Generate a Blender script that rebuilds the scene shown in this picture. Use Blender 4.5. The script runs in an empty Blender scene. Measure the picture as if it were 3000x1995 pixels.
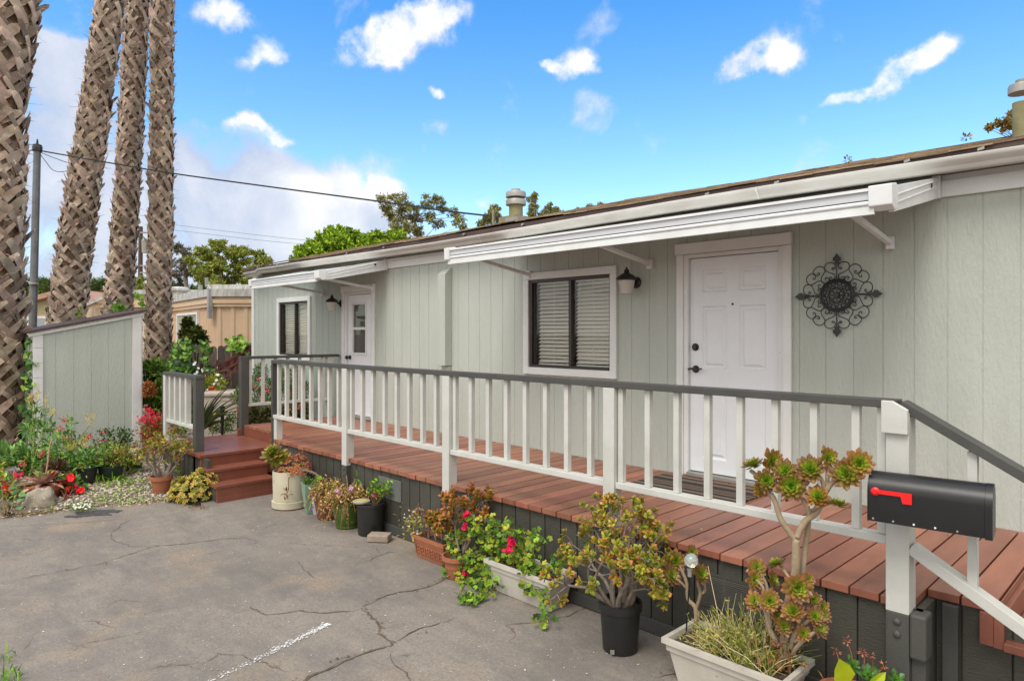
import bpy, math, random
from mathutils import Vector, Matrix, noise
V = Vector
PI = math.pi
scene = bpy.context.scene
COL = scene.collection

# ------------------------------------------------------------------ camera, world, sun, exposure
EYE = 1.87
A = math.radians(44.2)
FW = V((-math.cos(A), math.sin(A), 0))      # camera heading, level
RT = V((math.sin(A), math.cos(A), 0))
FOC = 1540.0                                 # focal length in units of a 2358 px wide picture
cam_d = bpy.data.cameras.new('camera')
cam = bpy.data.objects.new('camera', cam_d)
COL.objects.link(cam)
cam.location = (0, 0, EYE)
cam.rotation_euler = (PI / 2, 0, math.radians(90) - A)
cam_d.sensor_width = 36
cam_d.lens = FOC / 2358 * 36
cam_d.shift_y = -16 / 2358
cam_d.clip_start = 0.05
cam_d.clip_end = 3000
scene.camera = cam

def ray(u, v):
    return FW * FOC + RT * (u - 1179) + V((0, 0, 768 - v))
def gnd(u, v, z=0.0):
    d = ray(u, v); t = (z - EYE) / d.z
    return V((d.x * t, d.y * t, z))
def on_y(u, v, y):
    d = ray(u, v); t = y / d.y
    return V((d.x * t, y, EYE + d.z * t))
def on_x(u, v, x):
    d = ray(u, v); t = x / d.x
    return V((x, d.y * t, EYE + d.z * t))
def dep(u, v, depth):
    d = ray(u, v) * (depth / FOC)
    return V((d.x, d.y, EYE + d.z))

SUN_EL, SUN_AZ = math.radians(56), math.radians(168)     # azimuth clockwise from +Y
sv = V((math.sin(SUN_AZ) * math.cos(SUN_EL), math.cos(SUN_AZ) * math.cos(SUN_EL), math.sin(SUN_EL)))
sun_d = bpy.data.lights.new('sun', 'SUN')
sun_d.energy = 1.5
sun_d.angle = math.radians(28)
sun_d.color = (1.0, 0.95, 0.88)
sun = bpy.data.objects.new('sun', sun_d)
COL.objects.link(sun)
sun.rotation_euler = sv.to_track_quat('Z', 'Y').to_euler()
sun.location = (0, 0, 30)

scene.view_settings.view_transform = 'Standard'
scene.view_settings.look = 'None'
scene.view_settings.exposure = 0.78
scene.view_settings.gamma = 1.0

world = bpy.data.worlds.new('World')
scene.world = world
world.use_nodes = True
def build_world():
    nt = world.node_tree; N = nt.nodes; L = nt.links
    N.clear()
    def nd(t, **k):
        n = N.new(t)
        for a, b in k.items(): setattr(n, a, b)
        return n
    def mth(op, a, b=None, c=None, clamp=False):
        n = nd('ShaderNodeMath', operation=op, use_clamp=clamp)
        for i, x in enumerate((a, b, c)):
            if x is None: continue
            if isinstance(x, (int, float)): n.inputs[i].default_value = x
            else: L.new(x, n.inputs[i])
        return n.outputs[0]
    tc = nd('ShaderNodeTexCoord')
    d = tc.outputs['Generated']
    sep = nd('ShaderNodeSeparateXYZ'); L.new(d, sep.inputs[0])
    sky = nd('ShaderNodeTexSky', sky_type='NISHITA', sun_disc=False)
    sky.sun_elevation = SUN_EL; sky.sun_rotation = SUN_AZ
    sky.altitude = 50; sky.air_density = 1.0; sky.dust_density = 0.35; sky.ozone_density = 2.2
    gain = nd('ShaderNodeMix', data_type='RGBA', blend_type='MULTIPLY'); gain.inputs[0].default_value = 1
    L.new(sky.outputs[0], gain.inputs[6])
    gz = nd('ShaderNodeMapRange'); L.new(sep.outputs[2], gz.inputs[0]); gz.inputs[1].default_value = .08; gz.inputs[2].default_value = .52
    gm = nd('ShaderNodeMix', data_type='RGBA'); L.new(gz.outputs[0], gm.inputs[0]); gm.inputs[6].default_value = SKY_TINT; gm.inputs[7].default_value = SKY_TOP; L.new(gm.outputs[2], gain.inputs[7])
    bg1 = nd('ShaderNodeBackground'); L.new(gain.outputs[2], bg1.inputs[0]); bg1.inputs[1].default_value = 0.15
    # clouds: az / el of the direction, warped by noise
    def noise(scale, detail, rough, w=0.0):
        n = nd('ShaderNodeTexNoise'); L.new(d, n.inputs['Vector'])
        n.inputs['Scale'].default_value = scale; n.inputs['Detail'].default_value = detail
        n.inputs['Roughness'].default_value = rough
        n.inputs['Distortion'].default_value = w
        return n
    # domain warp so the outlines billow
    wv = d
    for sc, am in ((7.0, .075), (22.0, .030)):
        wn = nd('ShaderNodeTexNoise'); L.new(d, wn.inputs['Vector']); wn.inputs['Scale'].default_value = sc; wn.inputs['Detail'].default_value = 5
        s1 = nd('ShaderNodeVectorMath', operation='SUBTRACT'); L.new(wn.outputs['Color'], s1.inputs[0]); s1.inputs[1].default_value = (.5, .5, .5)
        s2 = nd('ShaderNodeVectorMath', operation='SCALE'); L.new(s1.outputs[0], s2.inputs[0]); s2.inputs['Scale'].default_value = am
        s3 = nd('ShaderNodeVectorMath', operation='ADD'); L.new(wv, s3.inputs[0]); L.new(s2.outputs[0], s3.inputs[1]); wv = s3.outputs[0]
    sepw = nd('ShaderNodeSeparateXYZ'); L.new(wv, sepw.inputs[0])
    az = mth('ARCTAN2', sepw.outputs[0], sepw.outputs[1])
    el = mth('ARCSINE', sepw.outputs[2])
    n1 = noise(9, 9, 0.62, 0.3); n2 = noise(4.5, 6, 0.55); n3 = noise(26, 6, .6)
    def blob(u, v, ru, rv, tilt=0, amp=1.0):
        q = ray(u, v); a0 = math.atan2(q.x, q.y); e0 = math.atan2(q.z, math.hypot(q.x, q.y))
        s = 1 / FOC * math.cos(math.atan((u - 1179) / FOC))
        ct, st = math.cos(tilt), math.sin(tilt)
        da = mth('MULTIPLY', mth('SUBTRACT', az, a0), math.cos(e0)); de = mth('SUBTRACT', el, e0)
        x = mth('MULTIPLY_ADD', da, ct, mth('MULTIPLY', de, st))
        y = mth('MULTIPLY_ADD', de, ct, mth('MULTIPLY', da, -st))
        x = mth('DIVIDE', x, ru * s); y = mth('DIVIDE', y, rv * s)
        r2 = mth('ADD', mth('MULTIPLY', x, x), mth('MULTIPLY', y, y))
        return mth('MULTIPLY', mth('POWER', 2.718, mth('MULTIPLY', r2, -1.0)), amp)
    crisp = [(850, 112, 75, 38, .1), (925, 88, 80, 45, .25), (1020, 45, 62, 34, .5), (870, 150, 40, 25, 0),
             (595, 108, 55, 26, .25), (520, 10, 75, 42, 0), (1335, 140, 48, 30, -.1), (1250, 135, 26, 10, 0),
             (1680, 160, 82, 30, .45), (1750, 112, 82, 38, -.1), (1815, 132, 42, 28, -.6),
             (1925, 240, 55, 17, .25), (2020, 212, 75, 26, .35), (2100, 158, 52, 42, .7), (2155, 118, 42, 34, .6), (990, 216, 26, 9, 0),
             (700, 445, 60, 30, .1), (880, 435, 75, 28, 0), (540, 285, 75, 26, 0), (625, 320, 60, 22, 0), (1110, 470, 40, 22, 0)]
    soft = [(120, 230, 150, 110, 0), (60, 150, 80, 40, .2), (260, 430, 330, 150, 0), (560, 480, 290, 95, 0), (480, 330, 150, 70, 0),
            (820, 500, 190, 60, 0), (350, 620, 700, 85, 0), (180, 105, 90, 18, .1), (950, 640, 500, 60, 0)]
    def total(lst, k):
        s = None
        for b in lst:
            o = blob(*b); s = o if s is None else mth('ADD', s, o)
        return mth('MINIMUM', s, k)
    sc_ = total(crisp, 1.0); ss = total(soft, 1.0)
    nz = mth('SUBTRACT', n1.outputs[0], 0.5); nz2 = mth('SUBTRACT', n2.outputs[0], 0.5); nz3 = mth('SUBTRACT', n3.outputs[0], .5)
    mc = mth('MULTIPLY_ADD', nz, 3.2, mth('MULTIPLY_ADD', nz3, 2.2, sc_))
    mr = nd('ShaderNodeMapRange', interpolation_type='SMOOTHSTEP'); L.new(mc, mr.inputs[0])
    mr.inputs[1].default_value = .18; mr.inputs[2].default_value = 1.2
    gate = nd('ShaderNodeMapRange', interpolation_type='SMOOTHSTEP'); L.new(sc_, gate.inputs[0]); gate.inputs[1].default_value = .04; gate.inputs[2].default_value = .55
    mcv = mth('MULTIPLY', mr.outputs[0], gate.outputs[0])
    ms = mth('MULTIPLY_ADD', nz2, 3.0, mth('MULTIPLY_ADD', nz, 2.4, mth('MULTIPLY', ss, 1.05)))
    mr2 = nd('ShaderNodeMapRange', interpolation_type='SMOOTHSTEP'); L.new(ms, mr2.inputs[0])
    mr2.inputs[1].default_value = .16; mr2.inputs[2].default_value = .95
    m = mth('MAXIMUM', mcv, mth('MULTIPLY', mr2.outputs[0], .97))
    # unseen cloud added overhead and behind the camera as soft white fill light
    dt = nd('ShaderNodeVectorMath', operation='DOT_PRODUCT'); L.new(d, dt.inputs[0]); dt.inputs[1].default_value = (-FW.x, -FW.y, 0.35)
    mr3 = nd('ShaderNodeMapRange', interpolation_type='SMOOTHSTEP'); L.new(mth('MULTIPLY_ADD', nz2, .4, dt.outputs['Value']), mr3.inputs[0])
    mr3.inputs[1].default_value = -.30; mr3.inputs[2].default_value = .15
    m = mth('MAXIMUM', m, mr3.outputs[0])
    # cloud tone: brighter puffs, greyer bellies
    shade = nd('ShaderNodeMapRange'); L.new(mth('MULTIPLY_ADD', nz2, 1.5, mth('MULTIPLY_ADD', nz, 1.7, mth('MULTIPLY', sc_, .9))), shade.inputs[0])
    shade.inputs[1].default_value = -.15; shade.inputs[2].default_value = .75
    cmix = nd('ShaderNodeMix', data_type='RGBA'); L.new(shade.outputs[0], cmix.inputs[0])
    cmix.inputs[6].default_value = (.40, .46, .585, 1); cmix.inputs[7].default_value = (.74, .74, .75, 1)
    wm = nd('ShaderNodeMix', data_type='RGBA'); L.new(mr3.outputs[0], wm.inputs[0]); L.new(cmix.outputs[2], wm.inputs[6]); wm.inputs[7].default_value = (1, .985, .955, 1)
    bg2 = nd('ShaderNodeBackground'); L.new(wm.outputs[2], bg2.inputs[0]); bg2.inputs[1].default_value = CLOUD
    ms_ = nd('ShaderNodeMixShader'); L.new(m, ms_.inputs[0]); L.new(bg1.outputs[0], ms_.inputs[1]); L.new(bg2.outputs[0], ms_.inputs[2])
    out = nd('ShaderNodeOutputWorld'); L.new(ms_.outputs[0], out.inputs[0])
SKY_TINT = (0.98, 1.05, 1.05, 1); SKY_TOP = (.21, .75, 1.10, 1)
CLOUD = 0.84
build_world()

# ------------------------------------------------------------------ object helpers
def wloc(o):
    p = V((0, 0, 0))
    while o is not None:
        p = p + o.location; o = o.parent
    return p
def tag(o, label, cat, group=None, kind=None):
    if label: o['label'] = label
    if cat: o['category'] = cat
    if group: o['group'] = group
    if kind: o['kind'] = kind
    return o
def thing(name, label, cat, loc=(0, 0, 0), group=None):
    o = bpy.data.objects.new(name, None); COL.objects.link(o)
    o.location = loc; o.empty_display_size = .1
    return tag(o, label, cat, group)

class MB:
    def __init__(s):
        s.v = []; s.f = []; s.m = []; s.c = []; s.col = (1, 1, 1)
    def add(s, vs, fs, mi=0, cs=None):
        b = len(s.v)
        s.v.extend([tuple(p) for p in vs])
        s.c.extend(cs if cs else [s.col] * len(vs))
        for f in fs:
            s.f.append([i + b for i in f]); s.m.append(mi)
    def box(s, x0, x1, y0, y1, z0, z1, mi=0):
        s.add([(x0, y0, z0), (x1, y0, z0), (x1, y1, z0), (x0, y1, z0), (x0, y0, z1), (x1, y0, z1), (x1, y1, z1), (x0, y1, z1)],
              [(0, 3, 2, 1), (4, 5, 6, 7), (0, 1, 5, 4), (1, 2, 6, 5), (2, 3, 7, 6), (3, 0, 4, 7)], mi)
    def obox(s, c, a, b, d, mi=0):
        c = V(c); P = [c + a * i + b * j + d * k for k in (-1, 1) for i, j in ((-1, -1), (1, -1), (1, 1), (-1, 1))]
        s.add(P, [(0, 3, 2, 1), (4, 5, 6, 7), (0, 1, 5, 4), (1, 2, 6, 5), (2, 3, 7, 6), (3, 0, 4, 7)], mi)
    def bar(s, p, q, w, h, up=(0, 0, 1), mi=0):
        p = V(p); q = V(q); a = (q - p); l = a.length; a.normalize()
        side = a.cross(V(up)).normalized(); u = side.cross(a)
        s.obox((p + q) / 2, a * l / 2, side * w / 2, u * h / 2, mi)
    def tube(s, pts, rad, n=8, cap=True, mi=0, cols=None):
        pts = [V(p) for p in pts]
        if isinstance(rad, (int, float)): rad = [rad] * len(pts)
        vs = []; cs = []
        ref = None
        for i, p in enumerate(pts):
            t = (pts[min(i + 1, len(pts) - 1)] - pts[max(i - 1, 0)])
            if t.length < 1e-9: t = V((0, 0, 1))
            t.normalize()
            if ref is None: ref = t.orthogonal().normalized()
            a = (ref - t * ref.dot(t))
            if a.length < 1e-6: a = t.orthogonal()
            a.normalize(); ref = a; b = t.cross(a)
            for k in range(n):
                th = 2 * PI * k / n
                vs.append(p + (a * math.cos(th) + b * math.sin(th)) * rad[i])
                cs.append(cols[i] if cols else s.col)
        fs = []
        for i in range(len(pts) - 1):
            for k in range(n):
                k2 = (k + 1) % n
                fs.append((i * n + k, i * n + k2, (i + 1) * n + k2, (i + 1) * n + k))
        if cap:
            fs.append(tuple(range(n - 1, -1, -1))); e = (len(pts) - 1) * n
            fs.append(tuple(e + k for k in range(n)))
        s.add(vs, fs, mi, cs)
    def lathe(s, prof, c, n=28, mi=0, axis='Z', cap0=True, cap1=True):
        c = V(c); vs = []
        for r, z in prof:
            for k in range(n):
                th = 2 * PI * k / n
                p = V((r * math.cos(th), r * math.sin(th), z))
                if axis == 'Y': p = V((p.x, p.z, p.y))
                if axis == 'X': p = V((p.z, p.x, p.y))
                vs.append(c + p)
        fs = []
        for i in range(len(prof) - 1):
            for k in range(n):
                k2 = (k + 1) % n
                fs.append((i * n + k, i * n + k2, (i + 1) * n + k2, (i + 1) * n + k))
        if cap0: fs.append(tuple(range(n - 1, -1, -1)))
        if cap1: e = (len(prof) - 1) * n; fs.append(tuple(e + k for k in range(n)))
        s.add(vs, fs, mi)
    def prism(s, poly, y0, y1, mi=0, axis='Y'):
        """closed outline (a,b) extruded along an axis"""
        n = len(poly)
        def P(a, b, t):
            return {'Y': (a, t, b), 'X': (t, a, b), 'Z': (a, b, t)}[axis]
        vs = [P(a, b, y0) for a, b in poly] + [P(a, b, y1) for a, b in poly]
        fs = [tuple(range(n)), tuple(range(2 * n - 1, n - 1, -1))]
        for i in range(n):
            j = (i + 1) % n; fs.append((i, i + n, j + n, j))
        s.add(vs, fs, mi)
    def islands(s):
        par = list(range(len(s.v)))
        def fd(a):
            while par[a] != a: par[a] = par[par[a]]; a = par[a]
            return a
        for f in s.f:
            for i in f[1:]: par[fd(i)] = fd(f[0])
        out = {}
        for f, m in zip(s.f, s.m):
            k = fd(f[0])
            if k not in out: out[k] = (MB(), {})
            mb, mp = out[k]
            for i in f:
                if i not in mp: mp[i] = len(mb.v); mb.v.append(s.v[i]); mb.c.append(s.c[i])
            mb.f.append([mp[i] for i in f]); mb.m.append(m)
        return [mb for mb, _ in out.values()]
    def split(s, name, mats, parent=None, **k):
        return [mb.build(name, mats, parent, **k) for mb in s.islands()]
    def build(s, name, mats, parent=None, smooth=False, bevel=0.0, loc=None, label=None, recalc=True, sharp=38):
        me = bpy.data.meshes.new(name)
        o = bpy.data.objects.new(name, me); COL.objects.link(o)
        if parent is not None:
            o.parent = parent; off = wloc(parent)
        else:
            off = V(loc) if loc is not None else V((0, 0, 0)); o.location = off
        me.from_pydata([(a - off.x, b - off.y, c - off.z) for a, b, c in s.v], [], s.f)
        if not isinstance(mats, (list, tuple)): mats = [mats]
        for m in mats: me.materials.append(m)
        if len(mats) > 1: me.polygons.foreach_set('material_index', s.m)
        ca = me.color_attributes.new('Col', 'FLOAT_COLOR', 'POINT')
        flat = []
        for c in s.c: flat.extend((c[0], c[1], c[2], 1.0))
        ca.data.foreach_set('color', flat)
        if recalc:
            import bmesh
            bm = bmesh.new(); bm.from_mesh(me); bmesh.ops.recalc_face_normals(bm, faces=bm.faces); bm.to_mesh(me); bm.free()
        if smooth:
            me.polygons.foreach_set('use_smooth', [True] * len(me.polygons))
            if sharp: me.set_sharp_from_angle(angle=math.radians(sharp))
        me.update()
        if bevel:
            b = o.modifiers.new('bevel', 'BEVEL'); b.width = bevel; b.segments = 2; b.limit_method = 'ANGLE'; b.angle_limit = math.radians(40)
            b.harden_normals = False
        if label: o['label'] = label
        return o
def struct(name, mb, mats, **k):
    o = mb.build(name, mats, **k); o['kind'] = 'structure'; return o

# ------------------------------------------------------------------ materials
def lin(r, g, b):
    f = lambda c: ((c / 255 + .055) / 1.055) ** 2.4 if c > 10 else c / 255 / 12.92
    return (f(r), f(g), f(b))
def mat(name, col, rough=.6, col2=None, nscale=4., nstr=(1, 1, 1), lo=.35, hi=.65, bump=0., bscale=30., bstr=(1, 1, 1), bdist=.01,
        metal=0., island=0., spots=None, spot_scale=60., spot_t=.68, spot_str=(1, 1, 1), vcol=False, trans=0., spec=.5, bdetail=5., alpha=None):
    m = bpy.data.materials.new(name); m.use_nodes = True
    nt = m.node_tree; N = nt.nodes; L = nt.links
    bs = N['Principled BSDF']; outn = N['Material Output']
    tc = N.new('ShaderNodeTexCoord')
    def mp(st):
        n = N.new('ShaderNodeMapping'); n.inputs['Scale'].default_value = st; L.new(tc.outputs['Object'], n.inputs[0]); return n.outputs[0]
    def noise(vec, sc, det=5.):
        n = N.new('ShaderNodeTexNoise'); n.inputs['Scale'].default_value = sc; n.inputs['Detail'].default_value = det
        n.inputs['Roughness'].default_value = .6; L.new(vec, n.inputs['Vector']); return n.outputs[0]
    def rng(x, a, b):
        n = N.new('ShaderNodeMapRange'); L.new(x, n.inputs[0]); n.inputs[1].default_value = a; n.inputs[2].default_value = b; return n.outputs[0]
    def mix(f, a, b, mode='MIX'):
        n = N.new('ShaderNodeMix'); n.data_type = 'RGBA'; n.blend_type = mode
        for i, x in ((0, f), (6, a), (7, b)):
            if isinstance(x, (int, float)): n.inputs[i].default_value = x
            elif isinstance(x, tuple): n.inputs[i].default_value = (*x[:3], 1)
            else: L.new(x, n.inputs[i])
        return n.outputs[2]
    c = None
    if col2 is not None:
        c = mix(rng(noise(mp(nstr), nscale), lo, hi), col, col2)
    else:
        rgb = N.new('ShaderNodeRGB'); rgb.outputs[0].default_value = (*col, 1); c = rgb.outputs[0]
    if vcol:
        at = N.new('ShaderNodeAttribute'); at.attribute_name = 'Col'
        c = mix(1.0, c, at.outputs['Color'], 'MULTIPLY')
    if island:
        g = N.new('ShaderNodeNewGeometry')
        hs = N.new('ShaderNodeHueSaturation'); L.new(c, hs.inputs['Color'])
        r = N.new('ShaderNodeMapRange'); L.new(g.outputs['Random Per Island'], r.inputs[0]); r.inputs[3].default_value = 1 - island; r.inputs[4].default_value = 1 + island
        L.new(r.outputs[0], hs.inputs['Value'])
        r2 = N.new('ShaderNodeMath'); r2.operation = 'MULTIPLY_ADD'; L.new(g.outputs['Random Per Island'], r2.inputs[0]); r2.inputs[1].default_value = 17.31; r2.inputs[2].default_value = 0
        fr = N.new('ShaderNodeMath'); fr.operation = 'FRACT'; L.new(r2.outputs[0], fr.inputs[0])
        r3 = N.new('ShaderNodeMapRange'); L.new(fr.outputs[0], r3.inputs[0]); r3.inputs[3].default_value = .5 - island * .035; r3.inputs[4].default_value = .5 + island * .035
        L.new(r3.outputs[0], hs.inputs['Hue'])
        c = hs.outputs[0]
    if spots is not None:
        c = mix(rng(noise(mp(spot_str), spot_scale, 3.), spot_t, spot_t + .03), c, spots)
    L.new(c, bs.inputs['Base Color'])
    bs.inputs['Roughness'].default_value = rough; bs.inputs['Metallic'].default_value = metal
    bs.inputs['Specular IOR Level'].default_value = spec
    if bump:
        b = N.new('ShaderNodeBump'); b.inputs['Strength'].default_value = bump; b.inputs['Distance'].default_value = bdist
        L.new(noise(mp(bstr), bscale, bdetail), b.inputs['Height']); L.new(b.outputs[0], bs.inputs['Normal'])
    if trans:
        t = N.new('ShaderNodeBsdfTranslucent'); L.new(c, t.inputs[0])
        ms = N.new('ShaderNodeMixShader'); ms.inputs[0].default_value = trans
        L.new(bs.outputs[0], ms.inputs[1]); L.new(t.outputs[0], ms.inputs[2]); L.new(ms.outputs[0], outn.inputs[0])
    return m
def glass_mat(name, tint=(1, 1, 1), refl=1.0):
    m = bpy.data.materials.new(name); m.use_nodes = True
    nt = m.node_tree; N = nt.nodes; L = nt.links; N.remove(N['Principled BSDF'])
    fr = N.new('ShaderNodeFresnel'); fr.inputs[0].default_value = 1.5
    k = N.new('ShaderNodeMath'); k.operation = 'MULTIPLY_ADD'; L.new(fr.outputs[0], k.inputs[0]); k.inputs[1].default_value = refl; k.inputs[2].default_value = .03
    t = N.new('ShaderNodeBsdfTransparent'); t.inputs[0].default_value = (*tint, 1)
    g = N.new('ShaderNodeBsdfGlossy'); g.inputs['Roughness'].default_value = .02
    ms = N.new('ShaderNodeMixShader'); L.new(k.outputs[0], ms.inputs[0]); L.new(t.outputs[0], ms.inputs[1]); L.new(g.outputs[0], ms.inputs[2])
    L.new(ms.outputs[0], N['Material Output'].inputs[0])
    return m

SAGE = (.455, .487, .437)
M_siding = mat('sage_siding', SAGE, .55, (.415, .445, .395), 1.8, (2.2, 2.2, .3), bump=.5, bscale=24, bstr=(2.6, 2.6, .7), bdist=.014, spots=(.34, .36, .30), spot_scale=42, spot_t=.70, spot_str=(3, 1, 1))
M_white = mat('white_trim', (.735, .745, .735), .5, (.68, .685, .67), 3, bump=.12, bscale=60, bstr=(1, 1, 3), spots=(.5, .46, .4), spot_scale=45, spot_t=.73)
M_rail = mat('cream_railing_paint', (.56, .555, .52), .5, (.49, .485, .445), 5, bump=.15, bscale=55, bstr=(2, 2, .6), spots=(.38, .35, .29), spot_scale=40, spot_t=.735)
M_alu = mat('white_aluminium', (.735, .75, .75), .35, (.67, .67, .66), 6, spots=(.55, .53, .49), spot_scale=30, spot_t=.74)
M_alug = mat('grey_aluminium', (.56, .57, .585), .35)
M_gutter = mat('gutter_enamel', (.60, .585, .54), .4, (.50, .475, .43), 2.5, (1, 1, 4), spots=(.4, .36, .3), spot_scale=25, spot_t=.73)
M_door = mat('white_door_paint', (.77, .795, .82), .42, (.74, .765, .785), 4)
M_brown = mat('brown_frame', (.035, .026, .022), .4)
M_drip = mat('brown_drip_edge', (.06, .032, .026), .5, (.085, .045, .035), 6)
M_shingle = mat('brown_shingles', (.19, .125, .075), .9, (.27, .19, .115), 12, island=.45, bump=.6, bscale=150)
M_dark = mat('charcoal_paint', (.053, .052, .047), .55, (.07, .068, .061), 3, bump=.4, bscale=40, bstr=(1.2, 1, 6), bdist=.004, spots=(.15, .15, .14), spot_scale=70, spot_t=.745)
M_skirt = mat('charcoal_skirting', (.045, .043, .032), .6, (.063, .060, .047), 2.2, (1, 1, 1), bump=.7, bscale=26, bstr=(1.0, 1, 7), bdist=.006, island=.12, spots=(.18, .18, .165), spot_scale=55, spot_t=.74)
M_deck = mat('red_deck_paint', (.32, .124, .073), .38, (.225, .083, .050), 3, (2.5, .5, 1), bump=.35, bscale=30, bstr=(6, .6, 1), bdist=.004, island=.22, spots=(.42, .30, .24), spot_scale=24, spot_t=.71, spot_str=(2.2, .7, 1))
M_step = mat('red_step_paint', (.225, .074, .044), .36, (.18, .058, .036), 3, (.5, 2, 1), bump=.25, bscale=30, bstr=(5, .6, 5), bdist=.003, spots=(.42, .34, .3), spot_scale=34, spot_t=.755)
M_blind = mat('cream_blinds', (.80, .775, .68), .5)
M_black = mat('black_metal', (.012, .012, .012), .35)
M_glass = glass_mat('window_glass', refl=.55)
M_frost = mat('frosted_glass', (.72, .69, .64), .35, trans=.3)
M_olive = mat('olive_vent_paint', (.19, .17, .075), .6, (.26, .23, .12), 6)
M_galv = mat('galvanised_steel', (.36, .36, .34), .5, (.26, .25, .22), 5, metal=.25)
M_inside = mat('dark_interior', (.03, .028, .025), .9)  # near-black, stands in for unlit depth behind panes, gaps and grilles
# ------------------------------------------------------------------ the long mobile home
WY = 5.29
HX0, HX1 = -12.44, 1.6
house = thing('mobile_home', 'long sage green mobile home with white trim and two awnings, behind the red deck', 'house', (-6, WY + 2.3, 0))
W1 = (-11.30, -10.235, 1.50, 2.41); W2 = (-5.155, -4.035, 1.505, 2.455)
D1 = (-9.065, -8.325, .635, 2.475); D2 = (-3.205, -2.33, .635, 2.56)
OPEN = [W1, W2, D1, D2]
def siding(mb, x0, x1, z0, z1, opens, step=.2, ref=-.794, gw=.007, gd=.0036, place=None):
    """vertical grooved plywood in the plane y=0 (place maps (x, y, z) to the world)"""
    gs = []; k = math.ceil((x0 - ref) / step)
    while ref + k * step < x1: gs.append(ref + k * step); k += 1
    ed = {x0, x1}
    for g in gs:
        if g - gw > x0 and g + gw < x1: ed.add(g - gw / 2); ed.add(g + gw / 2)
    for o in opens: ed.add(o[0]); ed.add(o[1])
    ed = sorted(ed); prev = None
    Pm = place or (lambda x, y, z: (x, WY + y, z))
    for a, b in zip(ed[:-1], ed[1:]):
        mid = (a + b) / 2
        dy = gd if any(abs(mid - g) < gw / 2 for g in gs) else 0.
        if any(o[0] - 1e-6 <= a and b <= o[1] + 1e-6 for o in opens): inop = True
        else: inop = False
        zz = [z0, z1] if not callable(z1) else None
        cuts = []
        for o in opens:
            if o[0] - 1e-6 <= a and b <= o[1] + 1e-6: cuts.append((o[2], o[3]))
        iv = []; lo = z0
        top = (lambda x: z1) if not callable(z1) else z1
        for c in sorted(cuts):
            iv.append((lo, lo, c[0], c[0])); lo = c[1]
        iv.append((lo, lo, top(a), top(b)))
        for l0, l1, t0, t1 in iv:
            mb.add([Pm(a, dy, l0), Pm(b, dy, l1), Pm(b, dy, t1), Pm(a, dy, t0)], [(0, 1, 2, 3)])
        if prev is not None and abs(prev - dy) > 1e-6:
            for l0, l1, t0, t1 in iv: mb.add([Pm(a, prev, l0), Pm(a, dy, l0), Pm(a, dy, t0), Pm(a, prev, t0)], [(0, 1, 2, 3)])
        prev = dy
w = MB(); siding(w, HX0, HX1, .08, 2.95, OPEN)
w.add([(HX0, WY, .08), (HX0, WY + 4.6, .08), (HX0, WY + 4.6, 2.95), (HX0, WY, 2.95)], [(0, 1, 2, 3)])
w.add([(HX1, WY, .08), (HX1, WY + 4.6, .08), (HX1, WY + 4.6, 2.95), (HX1, WY, 2.95)], [(0, 1, 2, 3)])
w.add([(HX0, WY + 4.6, .08), (HX1, WY + 4.6, .08), (HX1, WY + 4.6, 2.95), (HX0, WY + 4.6, 2.95)], [(0, 1, 2, 3)])
w.build('wall', M_siding, house, recalc=False)
# white corner board and frieze
t = MB()
t.box(HX0 - .012, HX0 + .085, WY - .026, WY - .002, .1, 2.80)
t.box(HX0 - .026, HX0 - .002, WY + .002, WY + .09, .1, 2.80)
t.split('corner_board', M_white, house, bevel=.002)
t = MB()
t.box(HX0, -10.06, WY - .03, WY - .002, 2.775, 2.90); t.box(-7.9, -5.25, WY - .03, WY - .002, 2.775, 2.868); t.box(-7.9, -5.25, WY - .045, WY - .002, 2.870, 2.905)
t.box(-1.225, HX1, WY - .03, WY - .002, 2.795, 2.905); t.box(-1.225, HX1, WY - .014, WY - .002, 2.907, 2.945)
t.split('frieze_board', M_white, house, bevel=.002)
# soffit + fascia
t = MB(); t.box(-12.2, HX1, 5.119, WY - .001, 2.948, 2.96); t.build('soffit', mat('shaded_soffit', (.30, .265, .20), .7, (.24, .21, .16), 5), house)  # olive-beige darkened to carry the shadow under the gutter
# drip edge and shingles
EZ = 3.058; SL = .25; EY = 5.055
rf = MB()
RX0 = -12.30
rf.box(RX0 + .02, HX1, EY + .004, EY + .05, 2.965, EZ - .004, 0)
rfo = MB(); RX0 = -12.30
rr = random.Random(3)
rows = 17; dy = .145
def sag(x): return .012 * math.sin(x * .9) + .007 * math.sin(x * 2.3 + 1)
for j in range(rows):
    y0 = EY - .012 + j * dy; x = RX0 - rr.random() * .3
    while x < HX1:
        wd = rr.uniform(.16, .36); th = rr.uniform(.006, .016); yo = rr.uniform(-.008, .006)
        a, b = max(x, RX0), min(x + wd - .003, HX1)
        if b > a:
            zz = lambda y, e: EZ + (y - EY) * SL + e
            l = th + rr.uniform(0, .004)
            ya, yb = y0 + yo, y0 + dy * 1.25
            sa, sb = sag(a), sag(b)
            rfo.add([(a, ya, zz(ya, l) + sa - .010), (b, ya, zz(ya, l) + sb - .010), (b, yb, zz(yb, -.004) + sb), (a, yb, zz(yb, -.004) + sa),
                     (a, ya, zz(ya, l) + sa), (b, ya, zz(ya, l) + sb), (b, yb, zz(yb, .0) + sb), (a, yb, zz(yb, .0) + sa)],
                    [(0, 1, 5, 4), (4, 5, 6, 7), (1, 2, 6, 5), (3, 0, 4, 7)])
        x += wd
RY = EY + rows * dy; RZ = EZ + (RY - EY) * SL
rfo.add([(RX0, RY, RZ), (HX1, RY, RZ), (HX1, WY + 4.75, EZ), (RX0, WY + 4.75, EZ)], [(0, 1, 2, 3)])
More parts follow.
